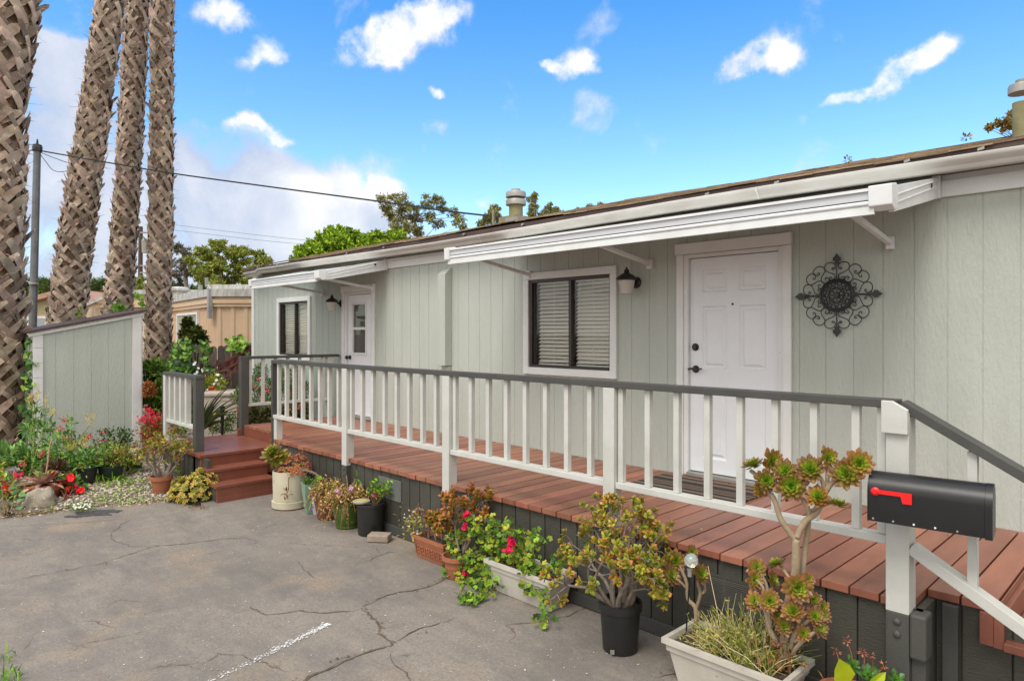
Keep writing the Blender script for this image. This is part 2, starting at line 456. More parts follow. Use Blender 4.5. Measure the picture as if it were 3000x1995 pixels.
rfo.add([(RX0 + .05, EY + .06, EZ - .01), (RX0 + .05, WY + 4.7, EZ - .01), (RX0 + .05, RY, RZ - .01)], [(0, 1, 2)])
roof = rfo.build('roof', M_shingle, house)
rf.build('drip_edge', M_drip, roof, bevel=.003)
cl = MB()
for u in (640, 800, 885, 1070, 1205, 1630, 1790, 2090, 2260):
    p = on_y(u, 0, EY); cl.obox((p.x, EY - .006, 3.03), V((.018, 0, .004)), V((0, .012, 0)), V((0, 0, .009)))
cl.split('gutter_clip', M_galv, roof)
# gutter: K profile swept with a little sag and a kink near its far end
prof = [(5.118, 2.995), (5.118, 2.918), (5.066, 2.918), (5.056, 2.928), (5.050, 2.946), (5.036, 2.958), (5.020, 2.970), (5.011, 2.984), (5.010, 2.998), (5.020, 3.003), (5.026, 2.996), (5.030, 2.985), (5.05, 2.955), (5.07, 2.93), (5.11, 2.93), (5.112, 2.995)]
xs = [-12.24, -12.05, -11.72, -11.62, -11.0, -10.2, -9.4, -8.6, -7.6, -6.6, -5.6, -4.8, -4.0, -3.2, -2.4, -1.6, -.8, 0, HX1]
g = MB(); n = len(prof); vs = []
for x in xs:
    s = -.014 * math.sin(x * .8 + .4) - (.022 if x < -11.65 else 0) + (.012 if -11.65 < x < -11.6 else 0)
    vs += [(x, y, z + s) for y, z in prof]
fs = [(i * n + k, i * n + (k + 1) % n, (i + 1) * n + (k + 1) % n, (i + 1) * n + k) for i in range(len(xs) - 1) for k in range(n)]
fs += [tuple(range(n)), tuple((len(xs) - 1) * n + k for k in range(n - 1, -1, -1))]
g.add(vs, fs); gut = g.build('gutter', M_gutter, house, smooth=True, sharp=30)
sm = MB()
for x in (-9.75, -5.7, -2.42):
    s = -.014 * math.sin(x * .8 + .4)
    sm.add([(x + dx, y, z + s + e) for dx in (-.006, .006) for (y, z), e in zip([(5.064, 2.915), (5.053, 2.927), (5.047, 2.945), (5.033, 2.957), (5.017, 2.969), (5.006, 2.99)], [0] * 6)],
           [(k, k + 1, k + 7, k + 6) for k in range(5)])
sm.split('gutter_seam', M_white, gut)
# roof vents
def vent(u, vb, vt, y, r, boxed):
    b = on_y(u, vb, y); tp = on_y(u, vt, y); c = (b.x, y, 0); h = tp.z; z0 = EZ + (y - EY) * SL - .02
    m = MB()
    m.lathe([(r * .68, z0), (r * .68, h - .16)], c, 24, 0)
    if boxed: m.box(b.x - r * 1.3, b.x + r * 1.0, y - r * 1.1, y + r * 1.1, z0 - .03, z0 + .085, 0); m.box(b.x - r * .2, b.x + r * 1.6, y - r * 1.3, y + r * 1.3, z0 - .02, z0 + .055, 1)
    for zz in ([h - .17, h - .075] if boxed else [h - .09]):
        m.lathe([(r * .6, zz - .005), (r, zz), (r, zz + .05), (r * .93, zz + .066), (r * .3, zz + .075)], c, 28, 1)
        m.lathe([(r * .45, zz + .03), (r * .45, zz + .1)], c, 16, 1)
    m.build('roof_vent', [M_olive, M_galv], roof, smooth=True)
vent(1188, 500, 441, 5.75, .125, True)
vent(2352, 312, 188, 6.3, .085, False)
m = MB(); p = on_y(1136, 515, 5.62); m.lathe([(.018, p.z - .05), (.018, p.z + .16)], (p.x, 5.62, 0), 10); m.build('vent_pipe', M_olive, roof, smooth=True)

# windows
def window(o, name_extra, seed):
    x0, x1, z0, z1 = o
    f = MB(); d = .038; y0, y1 = WY - .012, WY + .07
    f.box(x0, x0 + d, y0, y1, z0, z1); f.box(x1 - d * .55, x1, y0, y1, z0, z1)
    f.box(x0 + d, x1 - d * .55, y0, y1, z1 - d * .8, z1); f.box(x0 + d, x1 - d * .55, y0, y1, z0, z0 + d * .7)
    xm = (x0 + x1) / 2 + .02
    f.box(xm - .018, xm + .018, y0 + .012, y1 - .01, z0 + d * .7, z1 - d * .8)
    f.box(x0 + d, x0 + d + .02, y0 + .03, y1 - .01, z0 + d * .7, z1 - d * .8); f.box(xm - .034, xm - .019, y0 + .03, y1 - .01, z0 + d * .7, z1 - d * .8)
    win = f.build('window', M_brown, house, bevel=.002)
    t = MB(); b = .078
    yt0, yt1 = WY - .034, WY - .002
    t.box(x0 - b, x0 - .001, yt0, yt1, z0 - b, z1 + .001); t.box(x1 + .001, x1 + b, yt0, yt1, z0 - b, z1 + .001)
    t.box(x0 - b, x1 + b, yt0, yt1, z1 + .002, z1 + b); t.box(x0, x1, yt0, yt1, z0 - b, z0 - .002)
    t.build('window_trim', M_white, win, bevel=.003)
    g = MB(); g.add([(x0 + d, WY + .03, z0), (x1 - d * .5, WY + .03, z0), (x1 - d * .5, WY + .03, z1), (x0 + d, WY + .03, z1)], [(0, 1, 2, 3)])
    g.build('pane', M_glass, win, recalc=False)
    r = random.Random(seed); bl = MB(); n = 21; hgt = z1 - z0 - .1
    tilt = .80
    for side, (a, c) in enumerate(((x0 + d + .03, xm - .03), (xm + .03, x1 - d * .6 - .008))):
        for i in range(n):
            zz = z0 + .05 + hgt * (i + .5) / n; tt = tilt + r.uniform(-.05, .05) + (0 if side else -.12)
            hw = .0235
            dyv = V((0, math.cos(tt) * hw, -math.sin(tt) * hw)); dyv = -dyv
            jit = r.uniform(-.003, .003) + (r.uniform(-.012, .012) if i > n - 4 and side else 0)
            bl.obox(((a + c) / 2, WY + .085, zz), V(((c - a) / 2, 0, jit)), V((0, math.cos(tt) * hw, math.sin(tt) * hw)), V((0, -math.sin(tt), math.cos(tt))) * .0012)
        bl.box(a, c, WY + .062, WY + .10, z1 - .045, z1 - .005); bl.box(a, c, WY + .07, WY + .095, z0 + .022, z0 + .04)
        for q in (.12, .5, .88):
            xx = a + (c - a) * q; bl.box(xx - .0015, xx + .0015, WY + .056, WY + .058, z0 + .04, z1 - .04)
    bl.build('blind', M_blind, win)
    k = MB(); k.box(x0 - .02, x1 + .02, WY + .13, WY + .15, z0 - .02, z1 + .02)
    for (a, c, e, f2) in ((x0 - .004, x0, z0, z1), (x1, x1 + .004, z0, z1)): k.box(a, c, WY + .012, WY + .13, e, f2)
    k.build('interior', M_inside, win)
window(W1, '', 1); window(W2, '', 2)

# doors
def door_trim(o, cap):
    x0, x1, z0, z1 = o; t = MB(); b = .08
    y0, y1 = WY - .034, WY - .002
    t.box(x0 - b, x0 - .014, y0, y1, z0 - .025, z1 + .012); t.box(x1 + .014, x1 + b, y0, y1, z0 - .025, z1 + .012)
    t.box(x0 - b - cap, x1 + b + cap * .3, y0 - .008, y1, z1 + .014, z1 + .014 + .095)
    t.box(x0 - .013, x0 + .028, WY - .018, WY + .06, z0 - .02, z1 + .01); t.box(x1 - .028, x1 + .013, WY - .018, WY + .06, z0 - .02, z1 + .01)
    t.box(x0 + .029, x1 - .029, WY - .018, WY + .06, z1 - .022, z1 + .01)
    return t
def panel_door(o):
    x0, x1, z0, z1 = o; a, b, c, d = x0 + .032, x1 - .030, z0 + .02, z1 - .028
    y = WY + .018; W = b - a; H = d - c
    m = MB()
    pw = W * .285; gx = W * .145
    cols = [(a + gx, a + gx + pw), (b - gx - pw, b - gx)]
    rws = [(c + H * .065, c + H * .385), (c + H * .485, c + H * .775), (c + H * .84, c + H * .945)]
    xs_ = sorted({a, b, *[q for p in cols for q in p]}); zs_ = sorted({c, d, *[q for p in rws for q in p]})
    for xa, xb in zip(xs_[:-1], xs_[1:]):
        for za, zb in zip(zs_[:-1], zs_[1:]):
            if (xa, xb) in cols and (za, zb) in rws:
                R = [(0, 0), (.012, .015), (.026, .015), (.046, .003)]
                prev = None
                for ins, dpth in R:
                    cur = [(xa + ins, y + dpth, za + ins), (xb - ins, y + dpth, za + ins), (xb - ins, y + dpth, zb - ins), (xa + ins, y + dpth, zb - ins)]
                    if prev:
                        m.add(prev + cur, [(k, (k + 1) % 4, 4 + (k + 1) % 4, 4 + k) for k in range(4)])
                    prev = cur
                m.add(prev, [(0, 1, 2, 3)])
            else:
                m.add([(xa, y, za), (xb, y, za), (xb, y, zb), (xa, y, zb)], [(0, 1, 2, 3)])
    m.add([(a, y, c), (a, y + .04, c), (a, y + .04, d), (a, y, d)], [(0, 1, 2, 3)])
    return m
m = panel_door(D2); fd = m.build('front_door', M_door, house, recalc=False)
t = door_trim(D2, .012); t.build('door_trim', M_white, fd, bevel=.003)
k = MB(); k.box(D2[0] + .03, D2[1] - .029, WY - .05, WY + .05, D2[2] - .022, D2[2] + .012); k.build('threshold', M_galv, fd, bevel=.004)
k = MB(); k.box(D2[0], D2[1], WY + .062, WY + .07, D2[2], D2[3]); k.build('door_gap', M_inside, fd)
def knobs(parent, pts):
    k = MB()
    for x, z, kind in pts:
        y = WY + .018
        k.lathe([(.033, y), (.033, y - .008), (.026, y - .014)], (x, 0, z), 20, axis='Y')
        if kind == 'lever':
            k.lathe([(.012, y - .01), (.012, y - .05)], (x, 0, z), 12, axis='Y')
            k.tube([(x - .055, y - .045, z + .0), (x - .02, y - .05, z + .006), (x + .01, y - .052, z + .004), (x + .04, y - .05, z - .004), (x + .07, y - .05, z + .006), (x + .085, y - .05, z + .008)], [.007, .009, .011, .008, .007, .005], 8)
        elif kind == 'bolt':
            k.lathe([(.022, y - .012), (.020, y - .03)], (x, 0, z), 20, axis='Y')
        elif kind == 'knob':
            k.lathe([(.012, y - .01), (.012, y - .035), (.026, y - .045), (.031, y - .06), (.026, y - .075), (.01, y - .08)], (x, 0, z), 20, axis='Y')
        elif kind == 'peep':
            pass
    k.build('handle', M_black, parent, smooth=True)
xh = D2[0] + .085
knobs(fd, [(xh, 1.75, 'bolt')]); fd.children[-1].name = 'deadbolt'
knobs(fd, [(xh + .005, 1.555, 'lever')])
k = MB(); k.lathe([(.010, WY + .02), (.010, WY + .012)], ((D2[0] + D2[1]) / 2, 0, 2.12), 14, axis='Y'); k.build('peephole', M_black, fd)
hg = MB()
for z in (.85, 1.58, 2.35): hg.lathe([(.007, z - .045), (.007, z + .045)], (D2[1] - .031, WY + .012, 0), 8)
hg.split('hinge', M_galv, fd, smooth=True)
# back door with a two-pane window
x0, x1, z0, z1 = D1
m = MB(); a, b, c, d = x0 + .032, x1 - .03, z0 + .02, z1 - .028; y = WY + .018
wx0, wx1, wz0, wz1 = -8.885, -8.535, 1.585, 2.30
for (p, q, r, s) in ((a, wx0, c, d), (wx1, b, c, d), (wx0, wx1, c, wz0), (wx0, wx1, wz1, d)):
    m.add([(p, y, r), (q, y, r), (q, y, s), (p, y, s)], [(0, 1, 2, 3)])
bd = m.build('back_door', M_door, house, recalc=False)
t = door_trim(D1, .012); t.build('door_trim', M_white, bd, bevel=.003)
k = MB()
k.box(wx0 - .03, wx1 + .03, y - .016, y + .02, wz1, wz1 + .03); k.box(wx0 - .03, wx1 + .03, y - .018, y + .02, wz0 - .035, wz0)
k.box(wx0 - .022, wx0, y - .014, y + .02, wz0, wz1); k.box(wx1, wx1 + .022, y - .014, y + .02, wz0, wz1); k.box(wx0 + .001, wx1 - .001, y - .012, y + .02, 1.925, 1.965)
k.build('door_window_frame', M_white, bd, bevel=.002)
k = MB(); k.add([(wx0, y + .012, wz0), (wx1, y + .012, wz0), (wx1, y + .012, wz1), (wx0, y + .012, wz1)], [(0, 1, 2, 3)]); k.build('pane', M_glass, bd, recalc=False)
k = MB(); k.box(wx0 - .02, wx1 + .02, y + .03, y + .04, wz0 - .02, wz1 + .02); k.build('curtain', mat('grey_curtain', (.13, .125, .105), .8, (.10, .095, .08), 6), bd)
k = MB(); k.box(x0, x1, WY + .062, WY + .07, z0, z1); k.build('door_gap', M_inside, bd)
knobs(bd, [(D1[0] + .09, 1.51, 'knob')])
k = MB(); k.box(x0 + .03, x1 - .03, WY - .04, WY + .05, z0 - .02, z0 + .012); k.build('threshold', M_galv, bd, bevel=.004)
hg = MB()
for z in (.85, 1.6, 2.3): hg.lathe([(.007, z - .05), (.007, z + .05)], (x1 - .028, WY - .02, 0), 8)
hg.split('hinge', M_white, bd, smooth=True)

# awnings
def awning(x0, x1, yf, zt, zb, zwall, arms, hood):
    a = MB()
    # sloping top sheet
    a.prism([(yf + .02, zt - .02), (yf + .02, zt), (WY - .004, zwall), (WY - .004, zwall - .02)], x0 + .03, x1 - .03, 0, 'X')
    aw = a.build('awning', M_alu, house, label=hood)
    # side panels (run from the wall out to the front, with a long recessed slot)
    for xa, xb in ((x0, x0 + .03), (x1 - .03, x1)):
        s = MB(); zw0 = zwall - .135
        s.prism([(yf + .06, zb + .012), (yf + .06, zt + .012), (WY - .036, zwall + .006), (WY - .036, zw0)], xa, xb, 0, 'X')
        if xa == x0: s.build('side_panel', M_alu, aw, bevel=.002)
    xo = x1
    fr = lambda q, h: (yf + .1 + (WY - .16 - yf - .1) * q, (zb + .012) * (1 - q) + (zwall - .135) * q + h * ((zt - zb) * (1 - q) + .135 * q))
    for (h0, h1) in ((.36, .42), (.66, .72)):
        q0 = fr(.02, h0); q1 = fr(.02, h1); q2 = fr(.97, h1); q3 = fr(.97, h0)
        s.prism([q0, q1, q2, q3], xo + .0005, xo + .007, 0, 'X')
    q0 = fr(.90, .40); q1 = fr(.90, .68); q2 = fr(.935, .68); q3 = fr(.935, .40)
    s.prism([q0, q1, q2, q3], xo + .0005, xo + .004, 1, 'X')
    s.box(x1 - .035, x1 + .012, WY - .075, WY - .034, zwall - .14, zwall + .012)
    s.build('side_panel', [M_alu, M_brown], aw, bevel=.002)
    # front: lip, grey strip, roller tube, lower flap
    f = MB(); H = zt - zb
    xa, xb = x0 + .02, x1 - .09
    f.box(xa, xb, yf - .012, yf + .03, zt - H * .10, zt + .004, 0)
    f.box(xa, xb, yf + .002, yf + .02, zt - H * .42, zt - H * .101, 1)
    f.box(xa, xb, yf - .004, yf + .02, zt - H * .46, zt - H * .425, 2)
    f.box(xa, xb, yf - .002, yf + .02, zb, zt - H * .66, 0)
    f.build('front_fascia', [M_alu, M_alug, M_brown], aw, bevel=.002)
    r = MB(); r.tube([(xa, yf + .004, zt - H * .56), (xb, yf + .004, zt - H * .56)], H * .105, 18); r.build('roller_tube', M_alu, aw, smooth=True)
    c = MB()
    for xc, sg in ((x1 - .03, 1), (x0 + .03, -1)):
        poly = [(yf - .022, zb + H * .30), (yf - .028, zt + .012), (yf + .06, zt + .028), (yf + .09, zt + .016), (yf + .09, zb + H * .22), (yf + .03, zb + H * .12)]
        c.prism(poly, xc - .085 if sg > 0 else xc - .045, xc + .042 if sg > 0 else xc + .03, 0, 'X')
    c.split('end_cap', M_alu, aw, bevel=.006)
    for xa_ in arms:
        b = MB(); b.bar((xa_, WY - .03, 2.515), (xa_, yf + .13, zb + .085), .035, .035); b.box(xa_ - .024, xa_ + .024, WY - .05, WY - .002, 2.47, 2.56)
        b.build('support_arm', M_alu, aw, bevel=.003)
    return aw
awning(-5.30, -1.235, 4.235, 2.716, 2.565, 2.925, (-5.14, -3.57, -1.54), 'long white awning over the front door and wide window')
awning(-10.06, -7.905, 4.235, 2.675, 2.545, 2.895, (-9.74, -8.27), 'short white awning over the back door')
# vertical chase box on the wall
c = MB()
c.prism([(5.178, 1.47), (WY - .001, 1.47), (WY - .001, 2.70), (5.178, 2.61)], -6.665, -6.515, 0, 'X')
c.box(-6.66, -6.525, 5.235, WY - .001, .64, 1.465); c.build('conduit_cover', M_siding, house, bevel=.003)

# lamps on the wall
def wall_lamp(u, v, label):
    p = on_y(u, v, WY); x, z = p.x, p.z
    root = thing('wall_lamp', label, 'lamp', (x, WY, z), 'lanterns beside the doors')
    b = MB(); b.lathe([(.055, WY - .002), (.055, WY - .014), (.04, WY - .028), (.02, WY - .035)], (x, 0, z), 20, axis='Y')
    b.tube([(x, WY - .03, z), (x, WY - .09, z + .005), (x, WY - .14, z + .025)], [.012, .011, .014], 8); b.build('back_plate', M_black, root, smooth=True)
    cy = WY - .16
    h = MB(); h.lathe([(.098, z + .02), (.102, z + .028), (.075, z + .055), (.05, z + .072), (.03, z + .08), (.022, z + .095), (.028, z + .105), (.012, z + .118), (.004, z + .14)], (x, cy, 0), 8)
    h.lathe([(.08, z + .012), (.08, z + .02)], (x, cy, 0), 20); h.build('lamp_cap', M_black, root, smooth=True, sharp=30)
    s = MB(); s.lathe([(.045, z - .115), (.056, z - .11), (.078, z + .012)], (x, cy, 0), 20); s.build('lamp_shade', M_frost, root, smooth=True)
wall_lamp(1466, 651, 'black wall lantern with frosted shade between the wide window and white front door')
wall_lamp(786, 699, 'black wall lantern with frosted shade at the far back door with a glass pane')

# scrolled iron ornament
def catmull(P, k=6):
    out = []
    for i in range(len(P) - 1):
        p0, p1, p2, p3 = P[max(i - 1, 0)], P[i], P[i + 1], P[min(i + 2, len(P) - 1)]
        for j in range(k):
            t = j / k
            out.append(tuple(.5 * ((2 * b) + (c - a) * t + (2 * a - 5 * b + 4 * c - d) * t * t + (-a + 3 * b - 3 * c + d) * t ** 3) for a, b, c, d in zip(p0, p1, p2, p3)))
    out.append(tuple(P[-1])); return out
S1 = [(740, 330), (768, 338), (755, 358), (728, 340), (718, 300), (745, 260), (800, 245), (858, 268), (880, 320), (860, 370), (800, 405), (740, 430), (718, 462), (730, 500), (770, 520), (808, 505), (800, 478), (772, 482), (768, 500)]
S2 = [(990, 405), (962, 398), (960, 425), (990, 440), (1035, 428), (1056, 390), (1030, 330), (970, 295), (912, 308), (876, 350), (882, 395), (920, 460), (932, 510), (906, 552), (860, 566), (815, 535), (815, 495), (850, 475), (872, 490), (852, 515)]
oc = V((-1.904, WY - .03, 2.158)); K = .000484
orn = thing('wall_ornament', 'black wrought iron scroll medallion with arrow tips on the wall right of the front door', 'wall ornament', oc)
o = MB()
for S in (S1, S2):
    pts = [((x - 695) * K, (760 - y) * K) for x, y in catmull(S, 5)]
    for sx in (1, -1):
        for sz in (1, -1):
            for sw in (0, 1):
                q = [((b, a) if sw else (a, b)) for a, b in pts]
                o.tube([(oc.x + a * sx, oc.y, oc.z + b * sz) for a, b in q], .0036, 6)
o.build('scrollwork', M_black, orn, smooth=True)
o = MB()
for r, k in ((.118, .008), (.103, .006)):
    ring = [(oc.x + r * math.cos(i * PI / 20), oc.y - .004, oc.z + r * math.sin(i * PI / 20)) for i in range(41)]
    o.tube(ring, k, 8)
for S in (S1, S2):
    pts = [((x - 695) * K, (760 - y) * K) for x, y in catmull(S, 4)]
    for sx in (1, -1):
        for sz in (1, -1):
            for sw in (0, 1):
                q = [((b, a) if sw else (a, b)) for a, b in pts]
                o.tube([(oc.x + a * sx * .40, oc.y - .006, oc.z + b * sz * .40) for a, b in q], .0042, 5)
for th in (0, PI / 4, PI / 2, 3 * PI / 4):
    dd = V((math.cos(th), 0, math.sin(th))) * .045; o.tube([oc - dd, oc + dd], .005, 6)
o.lathe([(.02, oc.y - .016), (.024, oc.y - .01), (.024, oc.y)], (oc.x, 0, oc.z), 12, axis='Y')
o.build('centre_disc', M_black, orn, smooth=True)
o = MB()
for k in range(4):
    ca, sa = math.cos(k * PI / 2), math.sin(k * PI / 2)
    T = lambda a, b: (oc.x + a * ca - b * sa, oc.z + a * sa + b * ca)
    o.tube([V((T(.115, 0)[0], oc.y, T(.115, 0)[1])), V((T(.25, 0)[0], oc.y, T(.25, 0)[1]))], .0055, 6)
    sp = [(.235, -.010), (.245, -.016), (.255, -.012), (.262, -.030), (.272, -.024), (.282, -.027), (.292, -.014), (.315, 0), (.292, .014), (.282, .027), (.272, .024), (.262, .030), (.255, .012), (.245, .016), (.235, .010)]
    o.prism([T(a, b) for a, b in sp], oc.y - .007, oc.y + .007, 0, 'Y')
o.split('arrow_tip', M_black, orn)
# ------------------------------------------------------------------ deck, steps, railings
DZ = .61; FY = 3.53
deck = thing('deck', 'long raised deck of red painted boards with charcoal skirting along the house', 'deck', (-5, 4.4, 0))
b = MB(); rr = random.Random(11)
x = -9.2; XJ = -.905; XR = -.645
while x < XR - .01:
    wd = .14 if x < -3.5 else .14
    x2 = min(x + wd, XR)
    y0 = 3.78 if x2 <= -7.70 else (FY + rr.uniform(-.004, .004) if x2 <= XJ + .03 else 3.775)
    zo = rr.uniform(-.0015, .0015)
    b.box(x + .005, x2 - .005, y0, WY - .006, DZ - .038 + zo, DZ + zo)
    x = x2
b.build('deck_boards', M_deck, deck, bevel=.002)
# near-black sheet that paints the shade seen through the board gaps
v = MB(); v.box(-9.18, XR - .02, 3.82, WY - .02, DZ - .075, DZ - .045); v.box(-7.69, XJ - .02, FY + .05, 3.815, DZ - .075, DZ - .045); v.build('deck_gap_shade', M_inside, deck)
# skirting: grooved vertical boards
def skirt_run(mb, p, q, z0, z1, nrm, step=.152, gw=.010, off=0.):
    p = V(p); q = V(q); L = (q - p).length; d = (q - p) / L; nrm = V(nrm)
    s = -off
    while s < L:
        a, c = max(s, 0), min(s + step - gw, L)
        if c > a:
            A_, B_ = p + d * a, p + d * c
            mb.obox(((A_ + B_) / 2 + V((0, 0, (z0 + z1) / 2)) - nrm * .009), d * (c - a) / 2, nrm * .009, V((0, 0, (z1 - z0) / 2)))
        s += step
    A_, B_ = p, q
    mb.obox((A_ + B_) / 2 + V((0, 0, (z0 + z1) / 2)) - nrm * .024, d * L / 2, nrm * .006, V((0, 0, (z1 - z0) / 2)))
s = MB()
skirt_run(s, (-7.72, FY + .03, 0), (XJ, FY + .03, 0), .0, DZ - .04, (0, -1, 0))
skirt_run(s, (XJ, FY + .03, 0), (XJ, 3.8, 0), 0, DZ - .04, (1, 0, 0), .3)
skirt_run(s, (XJ + .001, 3.80, 0), (1.6, 3.80, 0), 0, DZ - .04, (0, -1, 0), .2, off=.09)
skirt_run(s, (-7.72, 3.80, 0), (-7.72, FY + .031, 0), 0, DZ - .04, (-1, 0, 0))
s.build('skirting', M_skirt, deck)
k = MB(); k.box(-7.7, XJ - .05, FY + .006, FY + .029, .004, .085); k.build('base_board', M_dark, deck, bevel=.003)
k = MB(); k.box(-.944, -.884, FY + .0, FY + .06, 0, .354); k.box(XJ + .034, XJ + .10, 3.75, 3.79, 0, DZ - .045)
k.split('corner_trim', M_dark, deck, bevel=.004)
k = MB(); k.box(-.944, -.874, FY - .034, FY + .075, .357, DZ - .042); k.build('beam_end', M_dark, deck, bevel=.012)
def grille(x0, x1, z0, z1, mt):
    g = MB(); y1 = FY + .029; y0 = y1 - .008
    g.box(x0, x1, y0, y1, z0, z0 + .014); g.box(x0, x1, y0, y1, z1 - .014, z1)
    n = 3; wv = (x1 - x0) / n
    for i in range(n + 1):
        c = x0 + wv * i; g.box(max(c - .009, x0), min(c + .009, x1), y0 + .0007, y1, z0 + .0145, z1 - .0145)
    zz = z0 + .022
    while zz < z1 - .02:
        g.obox(((x0 + x1) / 2, y0 + .004, zz), V(((x1 - x0) / 2 - .01, 0, 0)), V((0, .005, .004)), V((0, -.0008, .001))); zz += .0105
    g.build('vent_grille', mt, deck)
    bk = MB(); bk.box(x0 + .005, x1 - .005, y1 - .0005, y1 + .0005, z0 + .005, z1 - .005); bk.build('vent_void', M_inside, deck)
M_grille = mat('aged_grille', (.17, .175, .16), .5, (.12, .125, .115), 8)
grille(-5.49, -5.12, .318, .51, M_grille)
grille(-2.06, -1.60, .275, .475, M_skirt)

# doormat
dm = MB(); cols = [lin(58, 46, 40), lin(104, 88, 74), lin(40, 32, 30), lin(122, 104, 86), lin(72, 58, 50), lin(34, 28, 26)]
rr = random.Random(5); yy = 4.62; pl = None
while yy < 5.16:
    hgt = rr.choice([.02, .035, .05]); c = rr.choice([q for q in cols if q != pl]); pl = c; dm.col = c
    dm.box(-3.33, -2.36, yy, min(yy + hgt, 5.16), DZ + .003, DZ + .014); yy += hgt + .0004
tag(dm.build('doormat', mat('mat_weave', (1, 1, 1), .95, (.7, .7, .7), 60, bump=.5, bscale=220, vcol=True), loc=(-2.85, 4.9, DZ)), 'brown striped doormat in front of the white front door', 'doormat')

# left landing and steps (they go down towards +x)
LZ = .465; SY0, SY1 = 2.815, 3.775
steps = thing('wooden_steps', 'red painted wooden steps and landing leading up to the deck', 'steps', (-8.3, 3.3, 0))
t = MB()
yb = [SY0 - .02]; 
nb = 7
for i in range(nb):
    ya = SY0 - .02 + (SY1 - SY0 + .018) * i / nb
    # landing boards run along x? seen as long boards parallel to the step edge
xs_ = [-9.45, -9.31, -9.17, -9.03, -8.89, -8.75, -8.61, -8.47, -8.33, -8.19, -8.045]
for a, c in zip(xs_[:-1], xs_[1:]): t.box(a + .002, c - .002, SY0 - .02, SY1, LZ - .036, LZ)
t.build('landing_boards', M_step, steps, bevel=.004)
for (xn, z) in ((-7.80, .325), (-7.565, .185)):
    t = MB(); t.box(xn - .26, xn - .13, SY0 - .015, 3.50, z - .034, z); t.box(xn - .128, xn, SY0 - .015, 3.50, z - .034, z)
    t.build('tread', M_step, steps, bevel=.004)
r = MB()
r.box(-8.085, -8.06, SY0, 3.77, .15, LZ - .037); r.box(-7.84, -7.815, SY0, 3.50, .10, .325 - .035); r.box(-7.60, -7.575, SY0, 3.50, -.06, .185 - .035)
r.box(-7.574, -7.566, SY0 + .002, 3.49, -.06, .055)
r.box(-9.2, -7.725, 3.781, 3.80, LZ - .03, DZ - .042); r.box(-9.235, -9.2, 3.70, 3.83, .1, DZ - .05)
r.split('riser', M_step, steps, bevel=.003)
s = MB(); skirt_run(s, (-9.43, SY0 + .02, 0), (-7.9, SY0 + .02, 0), -.02, LZ - .04, (0, -1, 0)); s.build('skirting', M_skirt, steps)
s = MB(); s.box(-7.86, -7.62, SY0 + .005, SY0 + .02, -.03, .15); s.box(-8.05, -7.845, SY0 + .005, SY0 + .02, -.03, .29); s.split('stringer', M_dark, steps)

def baluster(x, y, z0, z1, parent, d='x', w=.038):
    m = MB(); m.box(x - w / 2, x + w / 2, y - w / 2, y + w / 2, z0, z1); return m.build('baluster', M_rail, parent, bevel=.002)
RTOP = 1.555
fr = thing('deck_railing', 'long cream front railing of the deck with charcoal top rail and sloped end', 'railing', (-4.4, 3.55, 0))
YB = 3.555
posts = [-6.05, -4.405, -2.70]
m = MB(); m.box(-7.745, -1.0, YB - .045, YB + .045, RTOP - .04, RTOP); m.build('top_rail', M_dark, fr, bevel=.003)
rnd = random.Random(9)
allx = [-7.70] + posts + [-1.0]
for i, (a, c) in enumerate(zip(allx[:-1], allx[1:])):
    z = .90; m = MB(); m.box(a + .047 if i else a - .03, c - .047, YB - .038, YB + .038, z - .038, z + .002); m.build('bottom_rail', M_rail, fr, bevel=.003)
    for k in range(8):
        xx = a + .075 + k * (c - a - .06) / 8 + rnd.uniform(-.004, .004)
        baluster(xx, YB + .002, z + .003, RTOP - .041, fr)
baluster(-1.075, YB + .002, .903, RTOP - .041, fr)
for xp in posts:
    m = MB(); m.box(xp - .045, xp + .045, FY - .025, FY + .065, .535, RTOP - .041, 0); m.box(xp - .045, xp + .045, FY - .025, FY + .04, 0, .534, 1)
    p = m.build('post', [M_rail, M_dark], fr, bevel=.003)
    bt = MB()
    for z in (.50, .44): bt.lathe([(.014, FY - .025), (.013, FY - .031), (.007, FY - .036)], (xp, 0, z), 10, axis='Y')
    bt.split('bolt', M_dark, p, smooth=True)
# end posts
m = MB(); m.box(-7.705, -7.63, FY - .005, FY + .07, .61, .86); m.build('post', M_rail, fr, bevel=.003)
m = MB(); m.box(-7.745, -7.707, FY - .02, FY + .075, .50, RTOP - .041); m.build('post', M_dark, fr, bevel=.003)
XP = -.995
m = MB(); m.box(XP - .05, XP + .05, FY - .03, FY + .08, .555, 1.50, 0); m.box(XP - .05, XP + .05, FY - .03, FY + .06, 0, .554, 1)
p = m.build('post', [M_rail, M_dark], fr, bevel=.004)
bt = MB()
for z in (.515, .455): bt.lathe([(.017, FY - .03), (.016, FY - .037), (.008, FY - .043)], (XP, 0, z), 12, axis='Y')
bt.split('bolt', M_dark, p, smooth=True)
m = MB(); m.prism([(XP - .062, 1.40), (XP - .062, 1.552), (XP - .015, 1.552), (XP + .05, 1.515), (XP + .05, 1.40)], FY - .055, FY - .031, 0, 'Y'); m.build('gusset', M_rail, p, bevel=.003)
# sloping part
SLP = .575; xe = .9
m = MB(); m.bar((XP + .01, YB, 1.535), (xe, YB, 1.535 - (xe - XP) * SLP), .09, .042); m.build('handrail', M_dark, fr, bevel=.003)
m = MB(); m.bar((XP + .05, YB - .01, .865), (xe, YB - .01, .865 - (xe - XP) * SLP), .075, .05); m.build('bottom_rail', M_rail, fr, bevel=.003)
for k in range(1, 7):
    xx = XP + .29 * k; dz = (xx - XP) * SLP
    baluster(xx, YB, .90 - dz, 1.51 - dz, fr)

